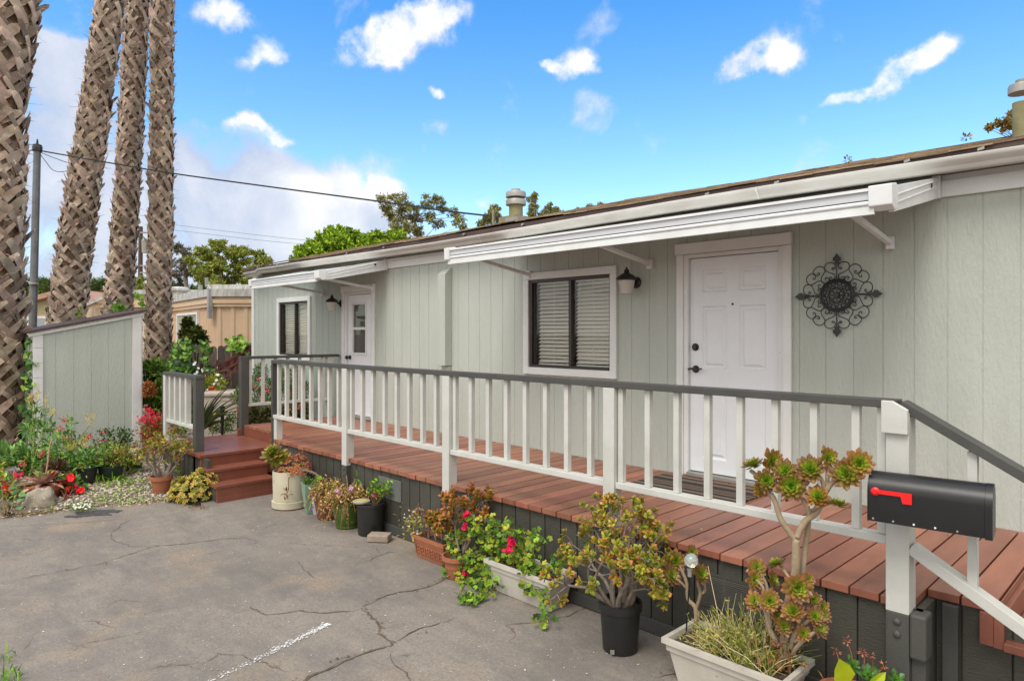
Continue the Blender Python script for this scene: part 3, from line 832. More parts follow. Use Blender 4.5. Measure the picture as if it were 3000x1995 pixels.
# right steps
st2 = thing('wooden_steps', 'red painted wooden steps going down at the near end of the deck', 'steps', (-.3, 4.4, 0))
t = MB()
for i, z in enumerate((.455, .30, .15)):
    xa = XR + .02 + i * .28; t.box(xa, xa + .30, 3.74, 5.2, z - .038, z)
t.split('tread', M_deck, st2, bevel=.003)
r = MB(); r.box(XR - .022, XR + .018, 3.76, 5.2, .415, DZ - .04)
for i, z in enumerate((.30, .15, 0)):
    xa = XR + .29 + i * .28; r.box(xa, xa + .02, 3.80, 5.2, z, z + .116)
r.box(XR - .075, XR - .022, 3.755, 3.797, .42, DZ - .04); r.split('riser', M_deck, st2, bevel=.003)

# railing at the landing's far side, running back to the wall
br = thing('deck_railing', 'short cream railing from a charcoal post back to the house wall beside the landing', 'railing', (-9.25, 4.5, LZ))
XB = -9.24
m = MB(); m.box(XB - .045, XB + .045, 3.74, WY - .04, RTOP - .04, RTOP); m.build('top_rail', M_dark, br, bevel=.003)
m = MB(); m.box(XB - .05, XB + .05, 3.745, 3.845, .1, RTOP - .041); m.build('post', M_dark, br, bevel=.004)
m = MB(); m.box(XB - .035, XB + .035, 3.847, 5.05, .86, .90); m.build('bottom_rail', M_rail, br, bevel=.003)
for k in range(7): baluster(XB, 3.885 + k * .185, .901, RTOP - .041, br, w=.04)
m = MB(); m.box(XB - .04, XB + .04, 5.06, 5.14, DZ, RTOP - .041); m.build('post', M_rail, br, bevel=.003)
# little railing on the landing's street side
lr = thing('deck_railing', 'small low railing with charcoal end post at the top of the steps', 'railing', (-8.9, 2.9, LZ))
YL = 2.885; ZT = 1.37
m = MB(); m.box(-9.50, -8.28, YL - .05, YL + .05, ZT - .04, ZT); m.build('top_rail', M_dark, lr, bevel=.003)
m = MB(); m.box(-8.39, -8.29, YL - .05, YL + .05, -.02, ZT - .041); m.build('post', M_dark, lr, bevel=.004)
m = MB(); m.box(-9.41, -8.392, YL - .035, YL + .035, .72, .76); m.build('bottom_rail', M_rail, lr, bevel=.003)
for xx in (-9.30, -9.10, -8.90, -8.70): baluster(xx, YL, .761, ZT - .041, lr, w=.06)
m = MB(); m.box(-9.50, -9.415, YL - .045, YL + .045, LZ, ZT - .041, 0); m.box(-9.53, -9.502, YL - .05, YL + .05, .2, ZT - .041, 1); m.build('post', [M_rail, M_dark], lr, bevel=.003)

# mailbox
mb0 = V((-.835, 3.40, 1.02))
mail = thing('mailbox', 'black metal mailbox with red flag, on the cream post at the deck end', 'mailbox', mb0)
ang = math.radians(6.5); dx = V((math.cos(ang), math.sin(ang), 0)); dyv = V((-math.sin(ang), math.cos(ang), 0))
def mailprof(rw, hs, n=14):
    P = [(-rw, 0), (-rw, hs)]
    for i in range(1, n): th = PI - PI * i / n; P.append((rw * math.cos(th), hs + rw * math.sin(th)))
    P += [(rw, hs), (rw, 0)]; return P
def mailshell(s0, s1, rw, hs, z0=0.):
    m = MB(); P = mailprof(rw, hs); n = len(P); vs = []
    for s_ in (s0, s1): vs += [mb0 + dx * s_ + dyv * a + V((0, 0, c + z0)) for a, c in P]
    m.add(vs, [(k, (k + 1) % n, n + (k + 1) % n, n + k) for k in range(n)] + [tuple(range(n)), tuple(range(2 * n - 1, n - 1, -1))]); return m
M_mail = mat('mailbox_enamel', (.006, .006, .007), .38, (.010, .010, .010), 5, bump=.05, bscale=20, spots=(.16, .13, .11), spot_scale=55, spot_t=.775)
mailshell(-.228, .205, .0825, .132).build('body', M_mail, mail, smooth=True, sharp=50)
q = mailshell(.206, .232, .0865, .134, -.004); q.build('door', M_mail, mail, smooth=True, sharp=50)
q = mailshell(-.234, -.2285, .0845, .133, -.002); q.build('rear_rim', M_mail, mail, smooth=True, sharp=50)
M_red = mat('red_plastic', (.75, .012, .012), .35)
f = MB(); side = -dyv
def fp(a, z, o): return mb0 + dx * a + V((0, 0, z)) + side * (.0825 + o)
outline = [(-.20, .128), (-.20, .146), (-.056, .146), (-.056, .098), (-.092, .098), (-.100, .128)]
n = len(outline)
f.add([fp(a, z, .006) for a, z in outline] + [fp(a, z, .010) for a, z in outline], [tuple(range(n)), tuple(range(2 * n - 1, n - 1, -1))] + [(k, (k + 1) % n, n + (k + 1) % n, n + k) for k in range(n)])
ctr = fp(-.20, .137, .0); f.tube([ctr, ctr + side * .012, ctr + side * .016, ctr + side * .022], [.018, .018, .011, .010], 18)
f.build('flag', M_red, mail)
rv = MB()
for i, a in enumerate((-.21, -.13, -.05, .03, .11)):
    c = fp(a, .012, 0); rv.tube([c, c + side * .002], .0045, 8, mi=1 if i in (2, 3) else 0)
rv.split('rivet', [M_galv, M_white], mail)
# ------------------------------------------------------------------ ground
def asphalt_mat():
    m = bpy.data.materials.new('weathered_asphalt'); m.use_nodes = True
    nt = m.node_tree; N = nt.nodes; L = nt.links; bs = N['Principled BSDF']
    tc = N.new('ShaderNodeTexCoord'); P = tc.outputs['Object']
    def mp(st, rot=0):
        n = N.new('ShaderNodeMapping'); n.inputs['Scale'].default_value = st; n.inputs['Rotation'].default_value = (0, 0, rot); L.new(P, n.inputs[0]); return n.outputs[0]
    def noise(v, s, d=6, r=.6):
        n = N.new('ShaderNodeTexNoise'); L.new(v, n.inputs['Vector']); n.inputs['Scale'].default_value = s; n.inputs['Detail'].default_value = d; n.inputs['Roughness'].default_value = r; return n.outputs[0]
    def rng(x, a, b, lo=0, hi=1):
        n = N.new('ShaderNodeMapRange'); L.new(x, n.inputs[0])
        for i, q in enumerate((a, b, lo, hi)): n.inputs[i + 1].default_value = q
        return n.outputs[0]
    def mix(f, a, b, mode='MIX'):
        n = N.new('ShaderNodeMix'); n.data_type = 'RGBA'; n.blend_type = mode
        for i, x in ((0, f), (6, a), (7, b)):
            if isinstance(x, (int, float)): n.inputs[i].default_value = x
            elif isinstance(x, tuple): n.inputs[i].default_value = (*x, 1)
            else: L.new(x, n.inputs[i])
        return n.outputs[2]
    I = mp((1, 1, 1)); S = mp((1.0, 3.2, 1), math.radians(28))
    c = mix(rng(noise(I, .75, 6), .40, .60), (.212, .188, .162), (.285, .247, .205))
    c = mix(rng(noise(S, 1.1, 7, .66), .46, .66, 0, .75), c, (.155, .142, .13))
    c = mix(rng(noise(I, .9, 4), .54, .68, 0, .85), c, (.355, .265, .18))
    c = mix(rng(noise(I, .8, 5), .28, .40, .55, 0), c, (.15, .14, .13))
    c = mix(rng(noise(I, 60, 4, .8), .35, .65, 0, .75), c, (.14, .125, .11))
    c = mix(rng(noise(I, 5.5, 6, .7), .5, .72, 0, .5), c, (.31, .262, .205))
    c = mix(rng(noise(I, 210, 2, .5), .30, .36, .6, 0), c, (.06, .055, .05))
    v = N.new('ShaderNodeTexVoronoi'); v.inputs['Scale'].default_value = 26; L.new(I, v.inputs['Vector'])
    wsp = rng(v.outputs['Distance'], .055, .085, 1, 0)
    sel = N.new('ShaderNodeMath'); sel.operation = 'GREATER_THAN'; sp = N.new('ShaderNodeSeparateColor'); L.new(v.outputs['Color'], sp.inputs[0]); L.new(sp.outputs[0], sel.inputs[0]); sel.inputs[1].default_value = .72
    mm = N.new('ShaderNodeMath'); mm.operation = 'MULTIPLY'; L.new(wsp, mm.inputs[0]); L.new(sel.outputs[0], mm.inputs[1])
    c = mix(mm.outputs[0], c, (.55, .52, .47))
    # hairline cracks
    w = N.new('ShaderNodeMix'); w.data_type = 'VECTOR'; w.inputs[0].default_value = .16
    nn = N.new('ShaderNodeTexNoise'); nn.inputs['Scale'].default_value = 2.2; nn.inputs['Detail'].default_value = 7; L.new(I, nn.inputs['Vector'])
    L.new(I, w.inputs[4]); L.new(nn.outputs['Color'], w.inputs[5])
    vc = N.new('ShaderNodeTexVoronoi'); vc.feature = 'DISTANCE_TO_EDGE'; vc.inputs['Scale'].default_value = 1.05; L.new(w.outputs[1], vc.inputs['Vector'])
    cr = rng(vc.outputs['Distance'], .001, .005, .8, 0)
    br = rng(noise(I, 1.7, 3), .55, .63)
    k = N.new('ShaderNodeMath'); k.operation = 'MULTIPLY'; L.new(cr, k.inputs[0]); L.new(br, k.inputs[1])
    c = mix(k.outputs[0], c, (.075, .058, .042))
    L.new(c, bs.inputs['Base Color']); bs.inputs['Roughness'].default_value = .85; bs.inputs['Specular IOR Level'].default_value = .3
    b = N.new('ShaderNodeBump'); b.inputs['Strength'].default_value = .55; b.inputs['Distance'].default_value = .006
    h = N.new('ShaderNodeMath'); h.operation = 'MULTIPLY_ADD'; L.new(noise(I, 120, 4, .7), h.inputs[0]); h.inputs[1].default_value = .6; L.new(noise(S, 6, 6), h.inputs[2])
    L.new(h.outputs[0], b.inputs['Height']); L.new(b.outputs[0], bs.inputs['Normal'])
    return m
M_asph = asphalt_mat()
M_soil = mat('soil', (.055, .036, .024), .95, (.10, .07, .05), 30, bump=1., bscale=70, bdist=.02, spots=(.22, .17, .12), spot_scale=90, spot_t=.66)
M_earth = mat('dry_earth', (.12, .085, .055), .95, (.17, .13, .09), 5, bump=1., bscale=60, bdist=.02, spots=(.30, .25, .19), spot_scale=120, spot_t=.6)
g = MB(); s = 900
g.add([(-s, -s, -.03), (s, -s, -.03), (s, s, -.03), (-s, s, -.03)], [(0, 1, 2, 3)]); struct('ground', g, M_earth)
# asphalt drive: bounded by the garden edge on the far left
edge_px = [(-900, 1330), (-200, 1222), (0, 1192), (90, 1184), (175, 1166), (300, 1161), (400, 1152), (470, 1172)]
edge = [gnd(u, v) for u, v in edge_px]
rr = random.Random(2); E2 = []
for p, q in zip(edge[:-1], edge[1:]):
    n = max(2, int((q - p).length / .07))
    for i in range(n): w_ = p.lerp(q, i / n); E2.append(V((w_.x + rr.uniform(-.018, .018), w_.y + rr.uniform(-.018, .018), 0)))
g = MB()
outer = [V((-8.15, 2.83, 0)), V((-8.15, 3.7, 0)), V((-7.80, 3.9, 0)), V((6, 3.9, 0)), V((14, 3.9, 0)), V((14, -14, 0)), V((-22, -14, 0)), V((-30, edge[0].y - 6, 0))]
poly = [V((p.x, p.y, 0)) for p in E2] + outer
import mathutils.geometry as geo
g.add([(p.x, p.y, -.004) for p in poly], [tuple(range(len(poly)))])
struct('driveway', g, M_asph)
# asphalt edge thickness is lost in gravel. Traced cracks: shallow crumbled seams filled with dirt
M_crack = mat('crack_dirt', (.062, .046, .032), .95, (.19, .145, .10), 14, bump=.8, bscale=80, bdist=.01)
cracks = [
 ([(470, 1580), (560, 1620), (680, 1568), (745, 1535), (800, 1510), (880, 1488), (905, 1480)], .022),
 ([(905, 1480), (880, 1455), (876, 1435), (850, 1412), (836, 1398)], .020),
 ([(836, 1398), (800, 1408), (745, 1412), (690, 1402), (620, 1408), (585, 1398), (580, 1390)], .009),
 ([(836, 1398), (870, 1378), (920, 1362), (960, 1358), (1000, 1342), (1030, 1325)], .012),
 ([(905, 1480), (950, 1462), (1010, 1440), (1060, 1425)], .010),
 ([(900, 1500), (930, 1540), (960, 1575)], .010),
 ([(0, 1345), (90, 1325), (180, 1308), (260, 1290), (310, 1272), (350, 1258), (430, 1250), (520, 1238), (570, 1236), (608, 1246)], .008),
 ([(350, 1258), (300, 1256), (262, 1240), (258, 1225), (290, 1205), (310, 1192)], .006),
 ([(0, 1210), (80, 1208), (200, 1202), (300, 1192)], .006),
 ([(0, 1282), (60, 1276), (115, 1262)], .006),
 ([(1500, 1560), (1560, 1545), (1600, 1530), (1640, 1520)], .010),
 ([(1170, 1480), (1180, 1455), (1160, 1440), (1230, 1430), (1330, 1408), (1390, 1385)], .007),
 ([(810, 1300), (850, 1290), (890, 1270), (930, 1262)], .006),
 ([(300, 1545), (400, 1530), (470, 1520), (500, 1500), (560, 1505), (620, 1530), (680, 1545)], .005),
 ([(120, 1500), (200, 1480), (300, 1460), (370, 1442)], .005),
 ([(640, 1250), (700, 1252), (760, 1256), (850, 1258)], .005),
 ([(330, 1415), (370, 1402), (440, 1390)], .005), ([(560, 1225), (610, 1215), (650, 1200)], .005),
]
rb = random.Random(17); extra = []
for pts, wd in cracks:
    for (a, b_) in zip(pts[:-1], pts[1:]):
        if rb.random() < .32:
            t = rb.random(); u0, v0 = a[0] + (b_[0] - a[0]) * t, a[1] + (b_[1] - a[1]) * t; sgn = rb.choice((-1, 1)); P = [(u0, v0)]; L_ = rb.uniform(15, 60) * (.4 + (v0 - 1180) / 500)
            for k in range(3): u0 += L_ * rb.uniform(.2, .6) * sgn; v0 += L_ * rb.uniform(-.22, .22); P.append((u0, v0))
            extra.append((P, .0045))
cracks += extra
c = MB()
for ci, (pts, wd) in enumerate(cracks):
    cz = .0004 + ci * .00005; wd *= .8
    P = [gnd(u, v) for u, v in pts]; dn = []
    for a, b_ in zip(P[:-1], P[1:]):
        n = max(3, int((b_ - a).length / .035))
        for i in range(n): dn.append(a.lerp(b_, i / n))
    dn.append(P[-1]); m = len(dn); vs = []; wk = 0.
    for i, p in enumerate(dn):
        t = (dn[min(i + 1, m - 1)] - dn[max(i - 1, 0)]).normalized(); nn = V((-t.y, t.x, 0))
        wk = wk * .85 + rr.uniform(-.016, .016); o = wk
        e = min(1, i / 4, (m - 1 - i) / 4) + .1
        wl = wd * .5 * e * rr.uniform(.2, 1.6); wr = wd * .5 * e * rr.uniform(.2, 1.6)
        vs += [(p.x + nn.x * (o + wl), p.y + nn.y * (o + wl), cz), (p.x + nn.x * (o - wr), p.y + nn.y * (o - wr), cz)]
    c.add(vs, [(2 * i, 2 * i + 1, 2 * i + 3, 2 * i + 2) for i in range(m - 1)])
for ci, (pts, wd) in enumerate(cracks[:7] + cracks[10:12]):
    for i in range(int(16 if wd > .01 else 5)):
        k = rr.randrange(len(pts) - 1); t = rr.random(); p = gnd(pts[k][0] + (pts[k + 1][0] - pts[k][0]) * t, pts[k][1] + (pts[k + 1][1] - pts[k][1]) * t)
        p = p + V((rr.gauss(0, .014), rr.gauss(0, .014), 0)); q = rr.uniform(.003, .010); n_ = rr.randint(5, 8); ph = rr.random() * 6
        c.add([(p.x + q * rr.uniform(.5, 1.5) * math.cos(ph + 2 * PI * j / n_), p.y + q * rr.uniform(.4, 1.2) * math.sin(ph + 2 * PI * j / n_), .0045 + (ci * 30 + i) * .000006) for j in range(n_)], [tuple(range(n_))])
struct('driveway_cracks', c, M_crack, recalc=False)
# worn white line
M_line = mat('worn_white_paint', (.78, .78, .76), .7)
c = MB(); a, b_ = gnd(440, 1590), gnd(758, 1436); d = (b_ - a); L_ = d.length; d.normalize(); nn = V((-d.y, d.x, 0))
for i in range(620):
    s_ = rr.random() ** .8 * L_; den = .3 + .7 * (s_ / L_) ** 2; 
    if rr.random() > den: continue
    p = a + d * s_ + nn * rr.gauss(0, .015); r = rr.uniform(.0012, .0042) * (1.5 if s_ > L_ * .93 else 1)
    k = rr.randint(5, 7); el = rr.uniform(1, 2.6)
    ph = rr.random() * 6
    c.add([(p.x + d.x * r * el * math.cos(ph + 2 * PI * j / k) + nn.x * r * math.sin(ph + 2 * PI * j / k) * rr.uniform(.6, 1.2), p.y + d.y * r * el * math.cos(ph + 2 * PI * j / k) + nn.y * r * math.sin(ph + 2 * PI * j / k) * rr.uniform(.6, 1.2), .0014 + i * .000004) for j in range(k)], [tuple(range(k))])
struct('painted_line', c, M_line, recalc=False)
# oily dark patches near the garden edge
c = MB(); M_patch = mat('tar_patch', (.045, .043, .042), .7, (.08, .075, .07), 14)
for pi_, (u0, v0, ru, rv) in enumerate(((215, 1182, 45, 6), (245, 1176, 40, 4.5), (170, 1188, 22, 3))):
    P = []
    for j in range(26):
        th = 2 * PI * j / 26; q = rr.uniform(.6, 1.15); P.append(gnd(u0 + ru * q * math.cos(th), v0 + rv * q * math.sin(th), .0015 + pi_ * .0001))
    c.add(P, [tuple(range(26))])
struct('tar_patch', c, M_patch, recalc=False)
# garden bed: low mound of gravel
bed = MB(); bx0, bx1, by0, by1 = -16., -7.9, -3.0, 5.2
nx, ny = 66, 66
def bed_h(x, y):
    p = V((x, y, 0)); best = 9
    for a, b_ in zip(edge[:-1], edge[1:]):
        ab = b_ - a; t = max(0, min(1, (p - a).dot(ab) / ab.length_squared)); q = a + ab * t; dd = (p - q)
        side = ab.x * dd.y - ab.y * dd.x
        l = dd.length
        if l < abs(best): best = l if side > 0 else -l
    return -.02 + .075 * max(0, min(1, (best + .06) / .9)) ** .7 + .012 * math.sin(x * 3.1) * math.sin(y * 2.7) if best > -.06 else None
grid = {}
vs = []
for i in range(nx + 1):
    for j in range(ny + 1):
        x = bx0 + (bx1 - bx0) * i / nx; y = by0 + (by1 - by0) * j / ny; h = bed_h(x, y); grid[i, j] = len(vs); vs.append((x, y, h if h is not None else -.045))
bed.add(vs, [(grid[i, j], grid[i + 1, j], grid[i + 1, j + 1], grid[i, j + 1]) for i in range(nx) for j in range(ny)])
struct('garden_bed', bed, M_earth, smooth=True, sharp=0)
# gravel
M_gravel = mat('gravel', (.47, .41, .325), .85, (.33, .275, .215), 40, island=.55)
gv = MB(); rr = random.Random(21)
def pebble(p, r):
    a = rr.random() * 6.28; ca, sa = math.cos(a), math.sin(a); sx, sy, sz = r * rr.uniform(.8, 1.5), r * rr.uniform(.6, 1), r * rr.uniform(.35, .7)
    vs = []
    for (x, y, z) in ((1, 0, 0), (.4, .9, .1), (-.5, .8, 0), (-1, 0, .1), (-.4, -.9, 0), (.5, -.8, .1)):
        x *= sx * rr.uniform(.8, 1.1); y *= sy * rr.uniform(.8, 1.1); vs.append((p.x + x * ca - y * sa, p.y + x * sa + y * ca, p.z + z * sz))
    vs.append((p.x, p.y, p.z + sz)); vs.append((p.x, p.y, p.z - sz))
    gv.add(vs, [(k, (k + 1) % 6, 6) for k in range(6)] + [((k + 1) % 6, k, 7) for k in range(6)])
for i in range(15000):
    u, v = rr.uniform(-30, 640), rr.uniform(985, 1196)
    p = gnd(u, v, .04)
    if not (bx0 < p.x < bx1 - .1 and by0 < p.y < by1): continue
    if -9.45 < p.x < -7.5 and 2.84 < p.y < 3.8: continue
    h = bed_h(p.x, p.y)
    if h is None: 
        if rr.random() < .0: pass
        continue
    if u < 130 and rr.random() < .75: continue
    pebble(V((p.x, p.y, h + .004)), rr.uniform(.009, .022))
tag(gv.build('gravel', M_gravel, recalc=False), None, None, kind='stuff')
# small litter on the drive: pale grit
lt = MB()
gv2, gv = gv, lt
for i in range(420):
    p = gnd(rr.uniform(0, 1900), rr.uniform(1180, 1568), .001); pebble(V((p.x, p.y, .001)), rr.uniform(.0025, .006))
tag(lt.build('grit', mat('pale_grit', (.5, .46, .4), .8, island=.5), recalc=False), None, None, kind='stuff')
# ------------------------------------------------------------------ shed
SX = -11.3
pl = on_x(75, 768, SX); pr = on_x(325, 722, SX)
sy0, sy1, szl, szr = pl.y, pr.y, pl.z, pr.z
shed = thing('garden_shed', 'small sage green lean-to shed with white corner boards among the palms', 'shed', (SX - .5, (sy0 + sy1) / 2, .05))
def szt(y): return szl + (szr - szl) * (y - sy0) / (sy1 - sy0)
m = MB()
siding(m, sy0 + .01, sy1 - .01, .0, (lambda a: szt(a) - .035), [], .218, sy0 + .27, place=lambda x, y, z: (SX - y, x, z))
m.add([(SX, sy1 - .004, 0), (SX - 1.1, sy1 - .004, 0), (SX - 1.1, sy1 - .004, szr - .04), (SX, sy1 - .004, szr - .04)], [(0, 1, 2, 3)])
m.add([(SX, sy0 + .004, 0), (SX - 1.1, sy0 + .004, 0), (SX - 1.1, sy0 + .004, szl - .04), (SX, sy0 + .004, szl - .04)], [(0, 1, 2, 3)])
m.add([(SX - 1.1, sy0 + .004, 0), (SX - 1.1, sy1 - .004, 0), (SX - 1.1, sy1 - .004, szr - .04), (SX - 1.1, sy0 + .004, szl - .04)], [(0, 1, 2, 3)])
m.build('wall', M_siding, shed, recalc=False)
m = MB()
M_wb = mat('shed_white_board', (.70, .69, .68), .55, (.62, .61, .60), 3, bump=.35, bscale=30, bstr=(1, 4, .5), spots=(.42, .40, .37), spot_scale=35, spot_t=.73)
z = 0.
while z < szl - .05:
    m.box(SX + .002, SX + .022, sy0, sy0 + .118, z, min(z + .205, szl - .02)); z += .209
m.build('corner_board', M_wb, shed, bevel=.003); m = MB()
m.box(SX + .002, SX + .024, sy1 - .125, sy1, 0, szr - .03); m.box(SX - .1, SX + .0, sy1 + .0005, sy1 + .02, 0, szr - .03)
m.build('corner_board', M_wb, shed, bevel=.003)
m = MB()
sl = V((0, sy1 - sy0, szr - szl)).normalized(); up = V((0, -sl.z, sl.y))
c0 = V((SX, sy0 - .05, szt(sy0 - .05))); c1 = V((SX, sy1 + .03, szt(sy1 + .03)))
m.bar(c0 + V((.02, 0, -.012)), c1 + V((.02, 0, -.012)), .035, .05, up=(0, -sl.z, sl.y)); m.build('fascia', M_wb, shed, bevel=.003)
m = MB(); m.obox((c0 + c1) / 2 + V((-.55, 0, .035)), V((.62, 0, 0)), (c1 - c0) / 2 + sl * .03, up * .018); m.build('roof', M_drip, shed, bevel=.004)
m = MB()
for z in (.35, 1.2, 1.9): m.box(SX - .06, SX - .02, sy1 + .021, sy1 + .03, z, z + .07)
m.split('hinge', M_galv, shed)

# ------------------------------------------------------------------ palms
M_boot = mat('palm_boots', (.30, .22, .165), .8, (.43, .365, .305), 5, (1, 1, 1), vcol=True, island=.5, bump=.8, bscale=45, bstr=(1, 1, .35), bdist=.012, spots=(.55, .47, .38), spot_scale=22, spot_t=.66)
M_core = mat('palm_core', (.075, .045, .027), .95, (.19, .125, .08), 10)
def palm(path, label, seed, z0=-.05, zt=9.2, depth_of=None, boot=1.0, nring=9):
    r = random.Random(seed)
    # path: list of (u_centre, v, half_width_px, depth)
    pts = [(dep(u, v, d), hw * .87 * d / FOC) for u, v, hw, d in path]
    root = thing('palm_tree', label, 'palm tree', (pts[-1][0].x, pts[-1][0].y, 0))
    Z = sorted([(p.z, p.x, p.y, rad) for p, rad in pts])
    def at(z):
        if z <= Z[0][0]: a, b = Z[0], Z[1]
        elif z >= Z[-1][0]: a, b = Z[-2], Z[-1]
        else:
            for a, b in zip(Z[:-1], Z[1:]):
                if a[0] <= z <= b[0]: break
        t = (z - a[0]) / (b[0] - a[0]); tt = max(-.6, min(1.6, t))
        return V((a[1] + (b[1] - a[1]) * t, a[2] + (b[2] - a[2]) * t, z)), max(.12, a[3] + (b[3] - a[3]) * max(0, min(1, t)))
    core = MB(); zs = [z0 + (zt - z0) * i / 40 for i in range(41)]
    core.tube([at(z)[0] for z in zs], [at(z)[1] * .80 for z in zs], 16); trunk = core.build('trunk', M_core, root, smooth=True)
    b = MB(); z = z0; j = 0; step = .12 * boot; n = nring - 1
    while z < zt - .3:
        c, R = at(z)
        for k in range(n):
            th0 = 2 * PI * (k + .5 * (j % 2)) / n + j * .11 + r.uniform(-.07, .07)
            hgt = r.uniform(.19, .27) * boot
            for sgn in (-1, 1):
                if r.random() < .12: continue
                dth = PI / n * r.uniform(1.5, 2.3) * sgn; ks = r.uniform(.55, 1.3)
                zj = r.uniform(-.04, .04); shade = r.uniform(.75, 1.15)
                st = []
                cut = r.uniform(.88, 1.12); flare = r.uniform(.0, .035) * boot + (.05 * boot if r.random() < .10 else 0)
                for q in (0, .45, .8, 1.0):
                    th = th0 + dth * (1 - q * 1.05); zz = z + zj + hgt * q * cut
                    cc, RR = at(zz)
                    rad = RR * (.80 + .13 * q) + flare * q * q + (.012 if sgn > 0 else 0)
                    wv = (.050 - .014 * q * q) * boot * ks * r.uniform(.85, 1.15) * (r.uniform(.45, 1.0) if q == 1.0 else 1)
                    er = V((math.cos(th), math.sin(th), 0)); et = V((-math.sin(th), math.cos(th), 0))
                    # strap direction ~ diagonal; width runs across it
                    dirv = (et * (-dth * RR) + V((0, 0, hgt))).normalized(); wd = dirv.cross(er).normalized()
                    tw = r.uniform(-.18, .18)
                    wd = (wd + er * tw).normalized()
                    p = V((cc.x, cc.y, zz)) + er * rad; thk = .012 * boot
                    st.append((p - wd * wv, p + wd * wv, p + wd * wv * .9 - er * thk, p - wd * wv * .9 - er * thk))
                vs = [q for s_ in st for q in s_]; fs = []
                for i in range(3):
                    for e in range(4): fs.append((i * 4 + e, i * 4 + (e + 1) % 4, i * 4 + 4 + (e + 1) % 4, i * 4 + 4 + e))
                fs += [(0, 3, 2, 1), (12, 13, 14, 15)]
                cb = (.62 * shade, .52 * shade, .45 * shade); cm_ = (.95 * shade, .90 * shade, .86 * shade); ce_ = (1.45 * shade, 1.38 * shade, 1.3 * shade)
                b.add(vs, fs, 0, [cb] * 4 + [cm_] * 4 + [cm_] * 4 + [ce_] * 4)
            for q_ in range(2):
                th = th0 + r.uniform(-.4, .4); zz = z + r.uniform(-.05, .2); cc, RR = at(zz); er = V((math.cos(th), math.sin(th), 0)); p = V((cc.x, cc.y, zz)) + er * RR * .97
                dd = (er * r.uniform(.1, .9) + V((r.uniform(-1, 1), r.uniform(-1, 1), r.uniform(-1, .8)))).normalized() * r.uniform(.05, .16) * boot; sw = dd.cross(er).normalized() * r.uniform(.002, .006)
                b.add([p - sw, p + sw, p + dd + sw * .4, p + dd - sw * .4], [(0, 1, 2, 3)], 0, [(1.0, .9, .8)] * 4)
        z += step * r.uniform(.85, 1.15); j += 1
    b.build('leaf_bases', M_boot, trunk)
    return root, at
palm([(75, -150, 82, 9.6), (30, 0, 66, 9.6), (-2, 200, 66, 9.6), (-12, 400, 72, 9.6), (-18, 600, 76, 9.6), (-20, 750, 82, 9.6), (-22, 900, 84, 9.6), (-26, 1040, 80, 9.6)],
     'thick leaning palm trunk cut by the left picture edge, nearest of the palms', 1, zt=7.6, boot=1.3, nring=9)
palm([(275, -150, 36, 12.3), (254, 0, 36, 12.3), (227, 200, 37, 12.3), (196, 400, 41, 12.3), (168, 600, 44, 12.3), (152, 740, 46, 12.3), (140, 860, 50, 12.3)],
     'palm trunk leaning right behind the shed roof, second from the picture edge', 2, z0=.0, zt=9.3, nring=9)
palm([(332, -150, 30, 14), (317, 0, 30, 14), (306, 200, 31, 14), (295, 400, 32, 14), (284, 560, 33, 14), (273, 700, 36, 14), (268, 860, 40, 14)],
     'slim palm trunk with green sprouts near its foot, just behind the shed top', 3, z0=.0, zt=10.2, nring=8)
palm([(372, -150, 28, 13.4), (373, 0, 29, 13.4), (372, 250, 29, 13.4), (370, 500, 31, 13.4), (366, 700, 32, 13.4), (364, 850, 36, 13.4), (362, 1000, 40, 13.4)],
     'upright palm trunk to the right of the shed, rising from ivy', 4, z0=.0, zt=9.8, nring=8)

# ------------------------------------------------------------------ utility pole and wires
M_pole = mat('grey_steel_pole', (.17, .18, .195), .45, (.13, .135, .14), 5, metal=.3)
p0, p1 = dep(74, 800, 12.0), dep(86, 338, 12.0)
pole = thing('utility_pole', 'grey steel service pole with wires beside the nearest palm', 'pole', (p0.x, p0.y, 0))
foot = p0 + (p0 - p1) * (p0.z / (p1.z - p0.z))
m = MB(); m.tube([foot, p0, p1], [.068, .066, .058], 14); m.build('pole', M_pole, pole, smooth=True)
m = MB(); m.lathe([(.075, p1.z - .09), (.08, p1.z - .02), (.07, p1.z + .03), (.02, p1.z + .05), (.012, p1.z + .13)], (p1.x, p1.y, 0), 14); m.build('weather_cap', M_black, pole, smooth=True)
m = MB(); c_ = dep(78, 655, 11.94); m.lathe([(.076, c_.z), (.076, c_.z + .03)], (c_.x, c_.y, 0), 14); m.tube([c_ + V((0, 0, .01)), c_ + RT * -.25 + V((0, 0, .1))], .012, 6); m.build('pole_band', M_galv, pole)
def cable(name, P, r, label, cat='cable'):
    m = MB(); q = catmull(P, 10); m.tube(q, r, 6); o = m.build(name, M_black, loc=P[0], smooth=True); return tag(o, label, cat)
cable('overhead_cable', [dep(90, 347, 12.0), dep(250, 375, 11.8), dep(400, 400, 11.4), dep(640, 433, 10.7), dep(865, 463, 9.9), dep(1020, 485, 9.2), dep(1150, 500, 8.4)], .012, 'black overhead service cable running from the grey pole to the house roof')
cable('overhead_cable', [dep(90, 352, 12.0), dep(105, 372, 12.0), dep(122, 392, 12.1), dep(145, 396, 12.2), dep(165, 390, 12.3)], .006, 'thin loose wire drooping from the grey pole top to the leaning palm')
cable('overhead_cable', [dep(90, 350, 12.0), dep(130, 366, 12.0), dep(165, 376, 12.2), dep(190, 364, 12.3)], .006, 'thin wire just under the main cable between the pole and the leaning palm')
cable('overhead_cable', [dep(82, 342, 12.0), dep(66, 350, 11.6), dep(45, 368, 10.5)], .009, 'short wires from the pole top toward the nearest palm')
